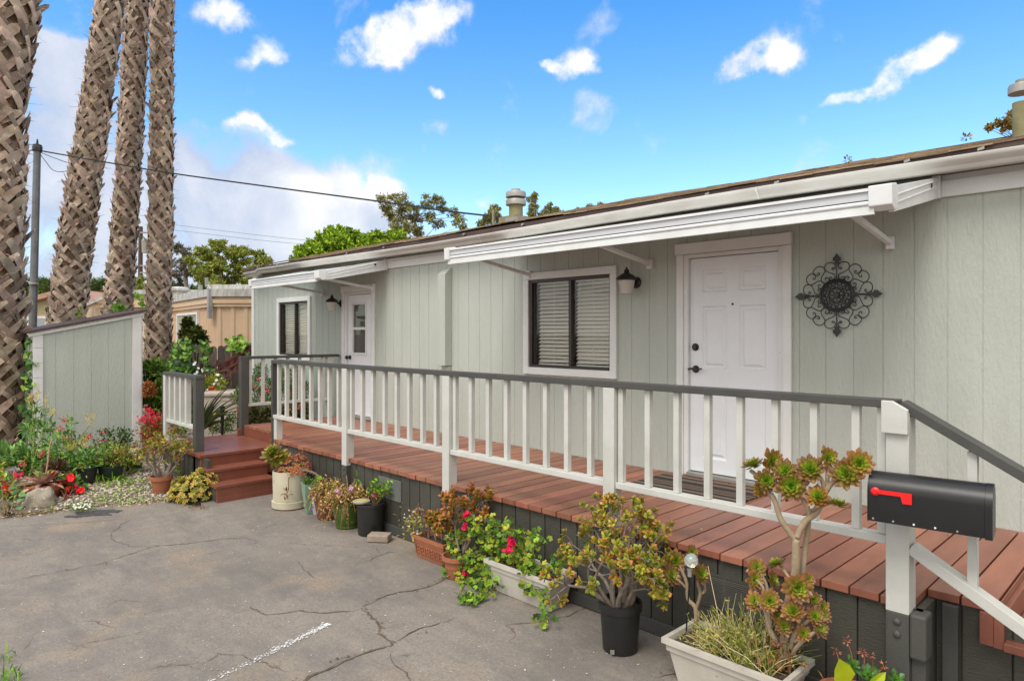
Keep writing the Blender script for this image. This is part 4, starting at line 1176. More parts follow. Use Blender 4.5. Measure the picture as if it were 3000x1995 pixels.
for k, (ua, va, ub, vb) in enumerate(((400, 518, 960, 572), (400, 530, 900, 575))):
    cable('overhead_cable', [dep(ua, va, 60), dep((ua + ub) / 2, (va + vb) / 2 + 6, 55), dep(ub, vb, 50)], .012, ['upper faint far power line above the trees left of the roof', 'lower faint far power line above the trees left of the roof'][k])
p0, p1 = dep(322, 900, 45), dep(324, 522, 45)
tp = thing('utility_pole', 'far brown wooden pole with transformer seen between two palms', 'pole', (p0.x, p0.y, 0))
m = MB(); m.tube([(p0.x, p0.y, 0), p1], [.17, .13], 10); m.build('pole', mat('brown_pole_wood', (.09, .055, .035), .9), tp, smooth=True)
m = MB(); c_ = dep(334, 567, 44.7); m.lathe([(.2, c_.z - .45), (.22, c_.z + .4), (.1, c_.z + .5)], (c_.x, c_.y, 0), 12); m.build('transformer', M_galv, tp, smooth=True)
m = MB(); 
for v in (536, 612, 628): c_ = dep(326, v, 44.8); m.bar(c_ - RT * .1, c_ + RT * .5, .08, .08)
m.split('insulator_arm', M_galv, tp)

# ------------------------------------------------------------------ houses behind
M_tan = mat('tan_metal_siding', (.60, .43, .28), .5, (.55, .39, .25), 3)
M_tanl = mat('tan_trim', (.62, .45, .29), .5, (.55, .38, .24), 8)
M_grime = mat('grimy_white_metal', (.50, .49, .46), .6, (.26, .25, .22), 3.5, (3, 3, .8), lo=.42, hi=.66)
tan = thing('mobile_home', 'tan ribbed metal mobile home with grimy white roof band behind the fence', 'house', dep(560, 768, 19) - V((0, 0, EYE)))
corner = dep(490, 768, 17.0); corner.z = 0
dR = RT.copy(); dL = (-RT * .62 + FW * .78).normalized()
def wall_run(mb, p, d, L, z0, z1, rib=.0, pitch=.2, out=None, mi=0):
    out = out or V((d.y, -d.x, 0))
    s = 0; pts = []
    if rib:
        while s < L:
            for (a, o) in ((0, 0), (.30, 0), (.40, rib), (.62, rib), (.72, 0)):
                pts.append((s + a * pitch, o))
            s += pitch
    else: pts = [(0, 0), (L, 0)]
    vs = []
    for s_, o in pts:
        q = p + d * s_ + out * o; vs += [(q.x, q.y, z0), (q.x, q.y, z1)]
    mb.add(vs, [(2 * i, 2 * i + 2, 2 * i + 3, 2 * i + 1) for i in range(len(pts) - 1)], mi)
oR = V((dR.y, -dR.x, 0)); oL = -V((dL.y, -dL.x, 0))
if oR.dot(FW) > 0: oR = -oR
if oL.dot(-RT) > 0: pass
m = MB(); wall_run(m, corner, dR, 6, 0, 2.60, .03, .34, oR); wall_run(m, corner, dL, 9, 0, 2.60, .025, .16, -oL if (-oL).dot(RT) < 0 and (-oL).dot(FW) < 0 else oL); m.build('wall', M_tan, tan, recalc=False)
m = MB()
oLL = V((dL.y, -dL.x, 0)); 
if oLL.dot(FW) > 0: oLL = -oLL
for z0, z1, e in ((2.55, 2.63, .07), (2.635, 2.73, .10), (2.735, 2.80, .06)):
    for d, o, L in ((dR, oR, 6), (dL, oLL, 9)):
        c_ = corner + d * (L / 2) + o * (e / 2); m.obox((c_.x, c_.y, (z0 + z1) / 2), d * (L / 2 + e * .3), o * e / 2, V((0, 0, (z1 - z0) / 2)))
m.build('cornice', M_tanl, tan)
m = MB()
for d, o, L in ((dR, oR, 6), (dL, oLL, 9)):
    c_ = corner + d * (L / 2) + o * .06; m.obox((c_.x, c_.y, 2.90), d * (L / 2 + .05), o * .07, V((0, 0, .095)))
q = [corner + V((0, 0, 2.97)), corner + dR * 6 + V((0, 0, 2.97)), corner + dR * 6 + FW * 6 + V((0, 0, 3.05)), corner + dL * 9 + V((0, 0, 2.97))]
m.add(q, [(0, 1, 2, 3)])
rt = m.build('roof', M_grime, tan)
m = MB(); c_ = corner + oR * .1 - dR * .03; m.box(c_.x - .05, c_.x + .05, c_.y - .05, c_.y + .05, 2.25, 3.0); c_ = dep(462, 655, 17.6); m.tube([(c_.x, c_.y, 2.95), (c_.x, c_.y, 3.15)], .05, 8); c_ = corner + oR * .1; m.tube([(c_.x, c_.y, 2.95), (c_.x - .15, c_.y, 3.08), (c_.x - .3, c_.y, 3.08), (c_.x - .3, c_.y, 3.3)], .045, 8); m.build('downspout', M_galv, tan)
m = MB(); c_ = dep(414, 668, 20); m.lathe([(.22, 2.9), (.22, 3.12), (.3, 3.14), (.3, 3.2), (.2, 3.26)], (c_.x, c_.y, 0), 8); m.build('roof_vent', M_grime, rt)
# window on its left face
def plane_hit(u, v, p, n):
    d = ray(u, v); o = V((0, 0, EYE)); t = (p - o).dot(n) / d.dot(n); return o + d * t
pn = oLL; pp = corner + oLL * .04
a = plane_hit(409, 740, pp, pn); b_ = plane_hit(455, 740, pp, pn); dd = V((b_.x - a.x, b_.y - a.y, 0)); 
wf = MB(); gl = MB(); z0, z1 = 1.45, 2.42; cc = (a + b_) / 2; hl = dd.length / 2; ddn = dd.normalized()
for s_ in (-1, 0, 1): c_ = cc + ddn * hl * s_; wf.obox((c_.x, c_.y, (z0 + z1) / 2), ddn * .035, pn * .03, V((0, 0, (z1 - z0) / 2 + .03)))
for z in (z0, z1): wf.obox((cc.x, cc.y, z), ddn * hl * .99, pn * .029, V((0, 0, .03)))
wn = wf.build('window', M_alu, tan)
gl.obox((cc.x, cc.y, (z0 + z1) / 2), ddn * hl * .98, pn * .006, V((0, 0, (z1 - z0) / 2))); gl.build('pane', mat('curtained_pane', (.22, .26, .22), .12, (.36, .37, .30), 2.5, spec=.9), wn)

# cream mobile home further left (pieces show between the palms)
M_cream = mat('cream_siding', (.60, .49, .36), .6, (.54, .43, .31), 4)
cr = thing('mobile_home', 'cream mobile home with stepped white roof edge seen between the palms above the shed', 'house', dep(260, 768, 21) - V((0, 0, EYE)))
cc0 = dep(200, 768, 21); cc0.z = 0
m = MB(); wall_run(m, cc0, RT, 6.5, 0, 2.75, .025, .3, -FW); m.obox(cc0 + RT * 3.2 + FW * 1.5 + V((0, 0, 1.3)), RT * 3.2, FW * 1.45, V((0, 0, 1.3))); m.build('wall', M_cream, cr)
m = MB()
for k in range(5): zz = 2.72 + k * .075; m.obox(cc0 + RT * (3.35 + k * .12) - FW * (.18 - k * .05) + V((0, 0, zz)), RT * (3.4 - k * .12), FW * .03, V((0, 0, .032)))
m.build('eave_panels', M_tanl, cr)
m = MB(); m.obox(cc0 + RT * 3.9 - FW * .0 + V((0, 0, 3.16)), RT * 2.7, FW * .2, V((0, 0, .07))); m.obox(cc0 + RT * 5.2 - FW * .1 + V((0, 0, 3.28)), RT * 1.2, FW * .3, V((0, 0, .10)))
m.bar(cc0 - FW * .25 + V((0, 0, 2.70)), cc0 + RT * 1.2 - FW * .25 + V((0, 0, 3.18)), .12, .09); m.build('roof', M_grime, cr)
# yellow gable house
M_yel = mat('pale_yellow_siding', (.56, .52, .30), .6, (.52, .48, .27), 4)
ye = thing('house', 'pale yellow gabled house with pink-brown roof edge behind the steel pole', 'house', dep(130, 768, 24) - V((0, 0, EYE)))
k = 24 / FOC
m = MB(); gp = [(-20, 760), (-20, 715), (35, 703), (148, 676), (232, 705), (232, 760)]
pf = [dep(u, v, 24) for u, v in gp]; pf = [V((p.x, p.y, p.z if v < 755 else 0)) for p, (u, v) in zip(pf, gp)]
pb = [p + FW * 5 for p in pf]; n = len(pf)
m.add(pf + pb, [tuple(range(n)), tuple(range(2 * n - 1, n - 1, -1))] + [(i, (i + 1) % n, n + (i + 1) % n, n + i) for i in range(n)]); m.build('wall', M_yel, ye)
m = MB()
for (a, b_) in (((30, 702), (150, 671)), ((146, 671), (236, 704))):
    A_, B_ = dep(*a, 23.8), dep(*b_, 23.8); m.bar(A_, B_, .4, .17); m.bar(A_ + FW * 2.6 + V((0, 0, .09)), B_ + FW * 2.6 + V((0, 0, .09)), 5.2, .05)
m.build('roof', mat('pink_brown_roof', (.42, .25, .18), .8, (.34, .19, .13), 6), ye)
m = MB(); A_ = dep(115, 752, 23.9); m.obox(A_, RT * .8, FW * .03, V((0, 0, .36))); w_ = m.build('window', M_alu, ye)
m = MB(); m.obox(A_ - FW * .035, RT * .72, FW * .01, V((0, 0, .3))); m.build('pane', mat('grey_pane', (.25, .28, .29), .1, spec=.9), w_)
m = MB(); A_ = dep(100, 727, 23.9); m.obox(A_, RT * 2.5, FW * .02, V((0, 0, .03))); m.build('trim', M_tanl, ye)
# ------------------------------------------------------------------ plant helpers
M_leaf = mat('leaf_tissue', (1.12, 1.12, 1.12), .5, vcol=True, island=.38, trans=.28, spec=.35)
M_succ = mat('succulent_tissue', (1, 1, 1), .38, vcol=True, island=.22, trans=.12, spec=.45)
M_petal = mat('petal_tissue', (1, 1, 1), .6, vcol=True, island=.18, trans=.25, spec=.2)
M_dry = mat('dry_stalks', (1, 1, 1), .9, vcol=True, island=.35, spec=.1)
M_bark = mat('grey_bark', (.165, .125, .095), .85, (.27, .22, .175), 22, bump=.6, bscale=90, bdist=.004)
M_barkd = mat('brown_bark', (.17, .13, .10), .9, (.26, .21, .165), 6, bump=.8, bscale=30)
def rv(r, s=1.): return V((r.gauss(0, s), r.gauss(0, s), r.gauss(0, s)))
def unit(r):
    while 1:
        p = V((r.uniform(-1, 1), r.uniform(-1, 1), r.uniform(-1, 1)))
        if .05 < p.length < 1: return p.normalized()
def leaf(mb, p, d, L, W, c0, c1=None, fold=.22, droop=.2, r=random, n=None, wide=.45):
    d = d.normalized(); c1 = c1 or c0
    n = n if n is not None else (V((0, 0, 1)) + rv(r, .35))
    s = d.cross(n)
    if s.length < .05: s = d.orthogonal()
    s.normalize(); n = s.cross(d)
    a = p + d * L * wide - n * L * droop * .25; b = p + d * L * .8 - n * L * droop * .65; t = p + d * L - n * L * droop
    w1 = W * .5; w2 = W * .36
    mb.add([p, a + s * w1 + n * W * fold, a, a - s * w1 + n * W * fold, b + s * w2 + n * W * fold * .6, b, b - s * w2 + n * W * fold * .6, t],
           [(0, 2, 1), (0, 3, 2), (1, 2, 5, 4), (2, 3, 6, 5), (4, 5, 7), (5, 6, 7)], 0, [c0, c0, c0, c0, c1, c1, c1, c1])
def quadleaf(mb, p, d, L, W, c, r):
    s = d.cross(unit(r))
    if s.length < .05: s = d.orthogonal()
    s.normalize(); m = p + d * L * .5
    mb.add([p, m + s * W * .5, p + d * L, m - s * W * .5], [(0, 1, 2, 3)], 0, [c] * 4)
def rosette(mb, c, ax, R, n, cin, cmid, ctip, r, cup=.35, wid=.42, flat=.0):
    ax = ax.normalized(); u = ax.orthogonal().normalized(); v = ax.cross(u); ga = 2.39996; ph = r.random() * 6
    for i in range(n):
        f = (i + .5) / n; th = i * ga + ph + r.uniform(-.1, .1)
        el = math.radians(12 + 82 * f ** .8) + r.uniform(-.06, .06)
        rad = u * math.cos(th) + v * math.sin(th)
        L = R * (.25 + .75 * f ** .7) * r.uniform(.9, 1.08)
        d0 = rad * math.sin(el) + ax * math.cos(el)
        el2 = el - cup * (1 - f * .6); d1 = rad * math.sin(el2) + ax * math.cos(el2)
        s = ax.cross(rad).normalized(); W = L * wid if f > .3 else L * wid * 1.5
        nn = s.cross(d0)
        b = c + rad * R * .05 * f; m = b + d0 * L * .5; q = m + d1 * L * .32; t = q + d1 * L * .2
        mixc = lambda a, b_, k: tuple(x * (1 - k) + y * k for x, y in zip(a, b_))
        cb = mixc(cin, cmid, min(1, f * 1.3)); ce = mixc(cin, ctip, min(1, f * 1.6))
        cm = mixc(cb, ce, .35)
        vs = [b - s * W * .16, b + s * W * .16, m - s * W * .42 + nn * W * .06, m, m + s * W * .42 + nn * W * .06, q - s * W * .5 + nn * W * .10, q, q + s * W * .5 + nn * W * .10, t]
        mb.add(vs, [(0, 3, 2), (0, 1, 3), (1, 4, 3), (2, 3, 6, 5), (3, 4, 7, 6), (5, 6, 8), (6, 7, 8)], 0, [cin, cin, cm, cb, cm, ce, cm, ce, ctip])
def grow(mb, p, d, L, rad, lev, tips, r, spread=.6, nb=(2, 3), shrink=.74, up=.12, segs=3, wob=.16, col=(1, 1, 1), mids=None):
    pts = [p]; rr_ = [rad]
    for i in range(segs):
        d = (d + rv(r, wob) + V((0, 0, up))).normalized(); p = p + d * (L / segs); pts.append(p); rr_.append(rad * (1 - .35 * (i + 1) / segs))
    mb.col = col; mb.tube(pts, rr_, 6 if lev > 0 else 5, cap=False)
    if mids is not None and lev <= 1: mids.append((pts[segs // 2 + 1], d))
    if lev == 0: tips.append((p, d)); return
    n = r.randint(*nb); ph = r.random() * 6.28
    u = d.orthogonal().normalized(); v = d.cross(u)
    for k in range(n):
        th = ph + 2 * PI * k / n + r.uniform(-.4, .4); sp = spread * r.uniform(.6, 1.25)
        nd = d * math.cos(sp) + (u * math.cos(th) + v * math.sin(th)) * math.sin(sp)
        grow(mb, p, nd, L * shrink * r.uniform(.8, 1.2), rr_[-1] * .86, lev - 1, tips, r, spread, nb, shrink, up, segs, wob, col, mids)
def paddles(mb, p, d, n, L, r, cg, ce, wid=.62):
    """jade tip: paired thick paddle leaves with red margins"""
    d = d.normalized(); u = d.orthogonal().normalized(); v = d.cross(u); ph = r.random() * 6
    for i in range(n):
        th = ph + i * 2.4; f = i / max(1, n - 1); el = math.radians(18 + 68 * f) + r.uniform(-.15, .15)
        dd = (d * math.cos(el) + (u * math.cos(th) + v * math.sin(th)) * math.sin(el)).normalized()
        Lx = L * r.uniform(.75, 1.15) * (.7 + .3 * f); W = Lx * wid; s = dd.cross(d)
        if s.length < .05: s = dd.orthogonal()
        s.normalize(); nn = s.cross(dd); b = p - d * L * .35 * f
        k1 = b + dd * Lx * .30; k2 = b + dd * Lx * .68; t = b + dd * Lx
        e = ce if r.random() < .75 else cg; q = .09 * W
        mb.add([b, k1 - s * W * .36 + nn * q, k1 - nn * q, k1 + s * W * .36 + nn * q, k2 - s * W * .5 + nn * q, k2 - nn * q, k2 + s * W * .5 + nn * q, t + nn * q, k2 + nn * q * 1.8, k1 + nn * q * 1.8],
               [(0, 2, 1), (0, 3, 2), (1, 2, 5, 4), (2, 3, 6, 5), (4, 5, 7), (5, 6, 7), (0, 1, 9), (0, 9, 3), (1, 4, 8, 9), (9, 8, 6, 3), (4, 7, 8), (8, 7, 6)], 0,
               [cg, cg, cg, cg, e, cg, e, e, cg, cg])
def flower(mb, c, nrm, R, col, ccol, r, k=5, cup=.3):
    nrm = nrm.normalized(); u = nrm.orthogonal().normalized(); v = nrm.cross(u); ph = r.random() * 6
    for i in range(k):
        th = ph + 2 * PI * i / k; d = u * math.cos(th) + v * math.sin(th); s = nrm.cross(d); W = R * 1.15 * (5 / k) ** .5 if k < 8 else R * .42
        m = c + d * R * .6 + nrm * R * cup * .4; t = c + d * R + nrm * R * cup * r.uniform(.4, 1)
        mb.add([c, m - s * W * .5, t - s * W * .25, t + s * W * .25, m + s * W * .5], [(0, 1, 2, 3, 4)], 0, [ccol, col, col, col, col])
def lobed(mb, c, nrm, d, R, c0, c1, r):
    """scalloped round geranium / ivy leaf as a fan"""
    nrm = nrm.normalized(); d = (d - nrm * d.dot(nrm))
    if d.length < .05: d = nrm.orthogonal()
    d.normalize(); s = nrm.cross(d); P = [c]; n = 11; cs = [c0]
    for i in range(n):
        th = math.radians(-155 + 310 * i / (n - 1)); q = R * (1.0 if i % 2 else .78) * (1 - .12 * abs(th) / PI) * r.uniform(.92, 1.06)
        P.append(c + (d * math.cos(th) + s * math.sin(th)) * q + nrm * R * (.22 if i % 2 else .06)); cs.append(c1)
    mb.add(P, [(0, i, i + 1) for i in range(1, n)], 0, cs)
def heart(mb, c, nrm, d, R, c0, c1):
    nrm = nrm.normalized(); d = (d - nrm * d.dot(nrm))
    if d.length < .05: d = nrm.orthogonal()
    d.normalize(); s = nrm.cross(d)
    prof = [(-.18, 0), (-.42, .35), (-.2, .72), (.25, .62), (.65, .3), (1, 0)]
    P = [c + d * a * R + s * b * R + nrm * R * .15 * b for a, b in prof] + [c + d * a * R - s * b * R + nrm * R * .15 * b for a, b in prof[1:-1]]
    ctr = len(P); P.append(c + d * .15 * R)
    loop = [0, 1, 2, 3, 4, 5, 9, 8, 7, 6]
    mb.add(P, [(ctr, loop[i], loop[(i + 1) % 10]) for i in range(10)], 0, [c1] * ctr + [c0])
def pal(*cs): return [lin(*c) for c in cs]
G_MID = pal((96, 128, 40), (74, 108, 34), (120, 150, 52), (58, 88, 30))
G_BRIGHT = pal((140, 178, 40), (110, 150, 36), (160, 196, 60), (84, 124, 30))
G_DARK = pal((48, 74, 30), (62, 90, 36), (38, 58, 26), (80, 104, 44))
G_OLIVE = pal((112, 116, 44), (92, 98, 36), (136, 134, 58), (76, 82, 30))
RED_ED = lin(172, 84, 40)
def puff(mb, c, rad, n, L, W, cols, r, squash=1., out=.6, shell=.5, up=.2, kind='leaf'):
    """one loose clump of leaves round a point"""
    for i in range(n):
        q = unit(r); k = r.random() ** shell; p = V(c) + V((q.x * rad * k, q.y * rad * k, q.z * rad * squash * k))
        d = (q * out + unit(r) * (1 - out) + V((0, 0, up))).normalized(); cc = r.choice(cols); f = r.uniform(.75, 1.3)
        if kind == 'leaf': leaf(mb, p, d, L * f, W * f, cc, cc, r=r)
        else: quadleaf(mb, p, d, L * f, W * f, cc, r)
def stems(mb, base, tips, r, rad=.006, col=None, bow=.15):
    mb.col = col or lin(110, 96, 66)
    for t in tips:
        t = V(t); m = base.lerp(t, .5) + V((r.uniform(-bow, bow) * .3, r.uniform(-bow, bow) * .3, r.uniform(0, bow) * .4))
        mb.tube([base + rv(r, .015), m, t], [rad, rad * .8, rad * .5], 5, cap=False)
def soil_disc(root, c, rad, z):
    m = MB(); r = random.Random(int(abs(c.x * 1000))); n = 22; P = [V((c.x, c.y, z + .008))]
    for k in range(n): th = 2 * PI * k / n; P.append(V((c.x + rad * math.cos(th), c.y + rad * math.sin(th), z + r.uniform(-.004, .006))))
    m.add(P, [(0, 1 + k, 1 + (k + 1) % n) for k in range(n)]); m.build('soil', M_soil, root)
def round_pot(root, c, prof, mt, soil_r=None, soil_z=None, n=36, name='pot'):
    m = MB(); m.lathe(prof, (c.x, c.y, c.z), n, cap1=False); o = m.build(name, mt, root, smooth=True, sharp=42)
    if soil_r: soil_disc(root, c, soil_r, c.z + soil_z)
    return o
def front(u, v, rad, z=0.):
    p = gnd(u, v, z); d = V((p.x, p.y, 0)).normalized(); return V((p.x + d.x * rad, p.y + d.y * rad, z))
M_terra = mat('terracotta', (.36, .125, .055), .8, (.28, .10, .05), 9, bump=.15, bscale=60, spots=(.42, .26, .18), spot_scale=18, spot_t=.68)
M_terrad = mat('dark_terracotta', (.22, .085, .04), .65, (.16, .06, .03), 9, spots=(.34, .2, .13), spot_scale=18, spot_t=.68)
M_plast = mat('black_plastic_pot', (.014, .014, .015), .45, (.024, .023, .022), 4, spots=(.10, .09, .08), spot_scale=40, spot_t=.72)
M_conc = mat('stained_white_planter', (.56, .52, .40), .75, (.46, .41, .29), 4, (1, 1, .6), bump=.1, bscale=40, spots=(.33, .27, .18), spot_scale=14, spot_t=.68)
M_trough = mat('off_white_plastic', (.52, .485, .42), .6, (.43, .395, .335), 5, spots=(.30, .25, .2), spot_scale=30, spot_t=.69)
M_teal = mat('celadon_glaze', (.20, .32, .235), .3, (.16, .26, .19), 6)
M_greenp = mat('olive_green_glaze', (.075, .12, .018), .3, (.055, .09, .014), 6)
M_lav = mat('lavender_pot', (.42, .36, .46), .5)
def pot_profile(rb, rt, h, lip=.012, lh=.035, wall=.012):
    return [(rb, 0), (rb + (rt - rb) * .05, .004), (rt - (rt - rb) * lh / h - .001, h - lh), (rt + lip, h - lh + .004), (rt + lip, h), (rt + lip - wall, h), (rt - wall, h - .05), (rt - wall, h - .09)]

# ------------------------------------------------------------------ row of pots along the skirting
# 1 tall white planter with aeonium and orange sedum
c = front(668, 1175, .18); r = random.Random(31)
p1 = thing('potted_plant', 'tall ivory white round planter with aeonium and orange sedum beside the wooden steps', 'potted plant', c)
round_pot(p1, c, [(.175, .085), (.175, .09), (.182, .38), (.182, .395), (.168, .395), (.166, .33)], M_conc, .166, .345)
m = MB(); m.lathe([(.17, 0), (.188, .01), (.19, .075), (.178, .078), (.17, .083)], c, 36); m.build('saucer', M_conc, p1, smooth=True)
st = MB(); a0 = c + V((0, 0, .34)) - RT * .10; tp_ = dep(628, 1046, c.dot(FW) - .05)
st.tube([a0, a0.lerp(tp_, .5) + RT * -.01, tp_ - V((0, 0, .02))], [.014, .012, .013], 8)
st.build('stem', M_bark, p1, smooth=True)
fo = MB(); AE = (lin(160, 178, 58), lin(142, 148, 54), lin(112, 66, 46))
ax = (V((0, 0, 1)) - FW * .55 - RT * .2)
rosette(fo, tp_, ax, .15, 44, *AE, r, cup=.1); rosette(fo, tp_ + RT * .10 - V((0, 0, .03)), ax + RT * .6, .125, 36, *AE, r); rosette(fo, tp_ + V((0, 0, .05)) - RT * .01, ax - RT * .3, .11, 30, *AE, r); rosette(fo, tp_ - V((0, 0, .07)) + RT * .03, ax * .3 - V((0, 0, .4)) + RT * .2 - FW * .5, .10, 22, *AE, r)
fo.build('aeonium_leaves', M_succ, p1, recalc=False)
fo = MB(); ct = c + V((0, 0, .37)) + RT * .05
for i in range(170):
    q = unit(r); q.z = abs(q.z); p = ct + V((q.x * .17, q.y * .17, q.z * .19))
    cg, ce = r.choice([(lin(168, 128, 60), lin(208, 112, 84)), (lin(190, 110, 80), lin(214, 120, 96)), (lin(132, 134, 56), lin(178, 100, 70))])
    rosette(fo, p, q + V((0, 0, .3)), r.uniform(.022, .034), 9, cg, cg, ce, r, cup=.3, wid=.5)
for i in range(26):
    q = unit(r); p = ct + V((q.x * .12, q.y * .12, .13 + r.random() * .1)); fo.col = lin(140, 84, 66); fo.tube([ct + V((q.x * .08, q.y * .08, .05)), p], .0022, 4, cap=False); puff(fo, p, .02, 6, .014, .01, pal((150, 92, 74), (128, 74, 56)), r)
fo.build('sedum_mound', M_succ, p1, recalc=False)
sp = MB(); q = [dep(700, 1082, c.dot(FW) - .12), dep(722, 1088, c.dot(FW) - .2), dep(740, 1102, c.dot(FW) - .25), dep(752, 1120, c.dot(FW) - .28)]
sp.col = lin(120, 104, 92); qq = catmull(q, 8); sp.tube(qq, .010, 6)
for i in range(110):
    b_ = V(r.choice(qq)) + rv(r, .004); d = unit(r); sp.col = lin(150, 138, 126); sp.tube([b_, b_ + d * .026], [.0022, .0006], 3, cap=False)
sp.build('thorny_branch', M_dry, p1)
sp = MB(); q = c + V((0, 0, .36)) - FW * .17 + RT * .05
sp.col = lin(120, 84, 56); sp.tube(catmull([q, q - FW * .03 - V((0, 0, .03)), q - FW * .03 - V((0, 0, .13)), q - FW * .025 - V((0, 0, .19)) - RT * .03], 5), .004, 5)
puff(sp, q - FW * .03 - V((0, 0, .17)) - RT * .02, .04, 14, .04, .016, pal((128, 82, 48), (100, 62, 36)), r); sp.build('dead_sprig', M_dry, p1)

# 2 celadon square pot
c = front(718, 1184, .075)
p2 = thing('potted_plant', 'pale green glazed square pot with a low succulent, between ivory planter and terracotta pot', 'potted plant', c)
m = MB(); prev = None; ca, sa = RT * math.cos(.5) + FW * math.sin(.5), FW * math.cos(.5) - RT * math.sin(.5)
for hw, z in ((.06, 0), (.072, .10), (.088, .22), (.094, .30), (.094, .31), (.082, .31), (.08, .27)):
    cur = [c + ca * hw * a + sa * hw * b_ + V((0, 0, z)) for a, b_ in ((-1, -1), (1, -1), (1, 1), (-1, 1))]
    if prev: m.add(prev + cur, [(k, (k + 1) % 4, 4 + (k + 1) % 4, 4 + k) for k in range(4)])
    else: m.add(cur, [(3, 2, 1, 0)])
    prev = cur
m.build('pot', M_teal, p2, bevel=.006); soil_disc(p2, c, .08, .27)
fo = MB(); r = random.Random(4)
for i in range(12): q = unit(r); rosette(fo, c + V((q.x * .06, q.y * .06, .31 + r.random() * .03)), V((q.x, q.y, 1)), .05, 18, lin(110, 150, 56), lin(84, 116, 44), lin(66, 82, 36), r)
fo.build('succulent_leaves', M_succ, p2, recalc=False)
# 3 lavender pot
c = front(733, 1186, .06)
p3 = thing('potted_plant', 'small lavender pot with red flowered thorny plant, tucked behind the terracotta pot', 'potted plant', c)
round_pot(p3, c, [(.05, 0), (.052, .004), (.068, .19), (.074, .195), (.074, .22), (.062, .22), (.06, .17)], M_lav, .06, .19)
fo = MB(); r = random.Random(6)
for i in range(6):
    t = c + V((r.uniform(-.08, .08), r.uniform(-.08, .08), .22 + r.uniform(.03, .16))); fo.col = lin(96, 90, 60); fo.tube([c + V((0, 0, .2)), t], .005, 5, cap=False)
    for k in range(6): leaf(fo, t, (unit(r) + V((0, 0, .4))), .06, .024, r.choice(G_BRIGHT), r=r)
fo.build('foliage', M_leaf, p3, recalc=False)
fo = MB()
for u, v in ((741, 1115), (727, 1128), (757, 1133), (758, 1138)):
    q = dep(u, v, c.dot(FW) - .05)
    for k in range(3): flower(fo, q + rv(r, .008), V((-FW.x, -FW.y, .4)) + rv(r, .3), .016, lin(224, 58, 62), lin(200, 40, 40), r, k=4)
fo.build('flower', M_petal, p3, recalc=False)
# 4 terracotta, 5 green pot, and the straw coloured plants in them
c4 = front(756, 1199, .13); p4 = thing('potted_plant', 'round brown terracotta pot overhung by a dried out straw coloured plant', 'potted plant', c4)
round_pot(p4, c4, [(.105, 0), (.108, .004), (.148, .215), (.156, .22), (.158, .255), (.146, .255), (.140, .20)], M_terrad, .14, .215)
c5 = front(800, 1219, .115); p5 = thing('potted_plant', 'glossy green bellied pot with a dead plant spilling over its rim', 'potted plant', c5)
round_pot(p5, c5, [(.10, 0), (.112, .006), (.112, .018), (.10, .022), (.118, .07), (.135, .14), (.138, .19), (.132, .215), (.156, .225), (.158, .245), (.146, .25), (.125, .225), (.12, .20)], M_greenp, .12, .215)
STRAW = pal((176, 142, 92), (150, 114, 70), (196, 166, 116), (128, 96, 60), (146, 128, 74))
def dead_plant(root, c, z, rad, n, seed, hang=.16, live=.08):
    r = random.Random(seed); fo = MB()
    for i in range(n):
        th = r.random() * 6.28; k = r.random() ** .6 * rad; b_ = c + V((math.cos(th) * k * .5, math.sin(th) * k * .5, z)); dr = max(0, k - rad * .65) / rad
        t = c + V((math.cos(th) * k, math.sin(th) * k, z + r.uniform(.0, .11) - dr * hang * r.uniform(1, 4)))
        fo.col = r.choice(STRAW); md = b_.lerp(t, .5) + V((0, 0, .05)); fo.tube([b_, md, t], [.003, .0025, .0015], 4, cap=False)
        for j in range(9):
            p = b_.lerp(md, j / 4) if j < 4 else md.lerp(t, (j - 4) / 4)
            leaf(fo, p + rv(r, .012), unit(r) + V((0, 0, .1)), r.uniform(.020, .040), r.uniform(.010, .017), r.choice(STRAW) if r.random() > live else r.choice(G_BRIGHT), r=r)
    return fo.build('dry_foliage', M_dry, root, recalc=False)
dead_plant(p4, c4, .26, .25, 170, 41, hang=.2, live=.12); dead_plant(p5, c5, .26, .28, 220, 42, hang=.26, live=.06)
fo = MB(); r = random.Random(8)
q0 = c5 + V((0, 0, .25)); q1 = dep(818, 1102, c5.dot(FW) + .02); fo.col = lin(128, 108, 88); fo.tube(catmull([q0, q0.lerp(q1, .4) + RT * -.05, q0.lerp(q1, .75), q1], 5), [.009] * 12 + [.006] * 4, 6)
for d in ((RT * .3 - V((0, 0, 1))), (V((0, 0, 1)) + RT * .2), (RT - V((0, 0, .6)))): leaf(fo, q1, d, .09, .032, lin(120, 148, 50), r=r)
q2 = dep(798, 1094, c5.dot(FW) + .1); fo.col = lin(176, 136, 90); fo.tube([q0 + FW * .06, q2], .004, 5)
fo.build('stem', M_dry, p5, recalc=False)
fo = MB()
for u, v in ((809, 1124), (783, 1136), (775, 1130), (793, 1150), (808, 1128)): flower(fo, dep(u, v, c5.dot(FW) - .06), V((-FW.x, -FW.y, .6)), .02, lin(206, 160, 196), lin(180, 110, 160), r)
fo.build('flower', M_petal, p5, recalc=False)
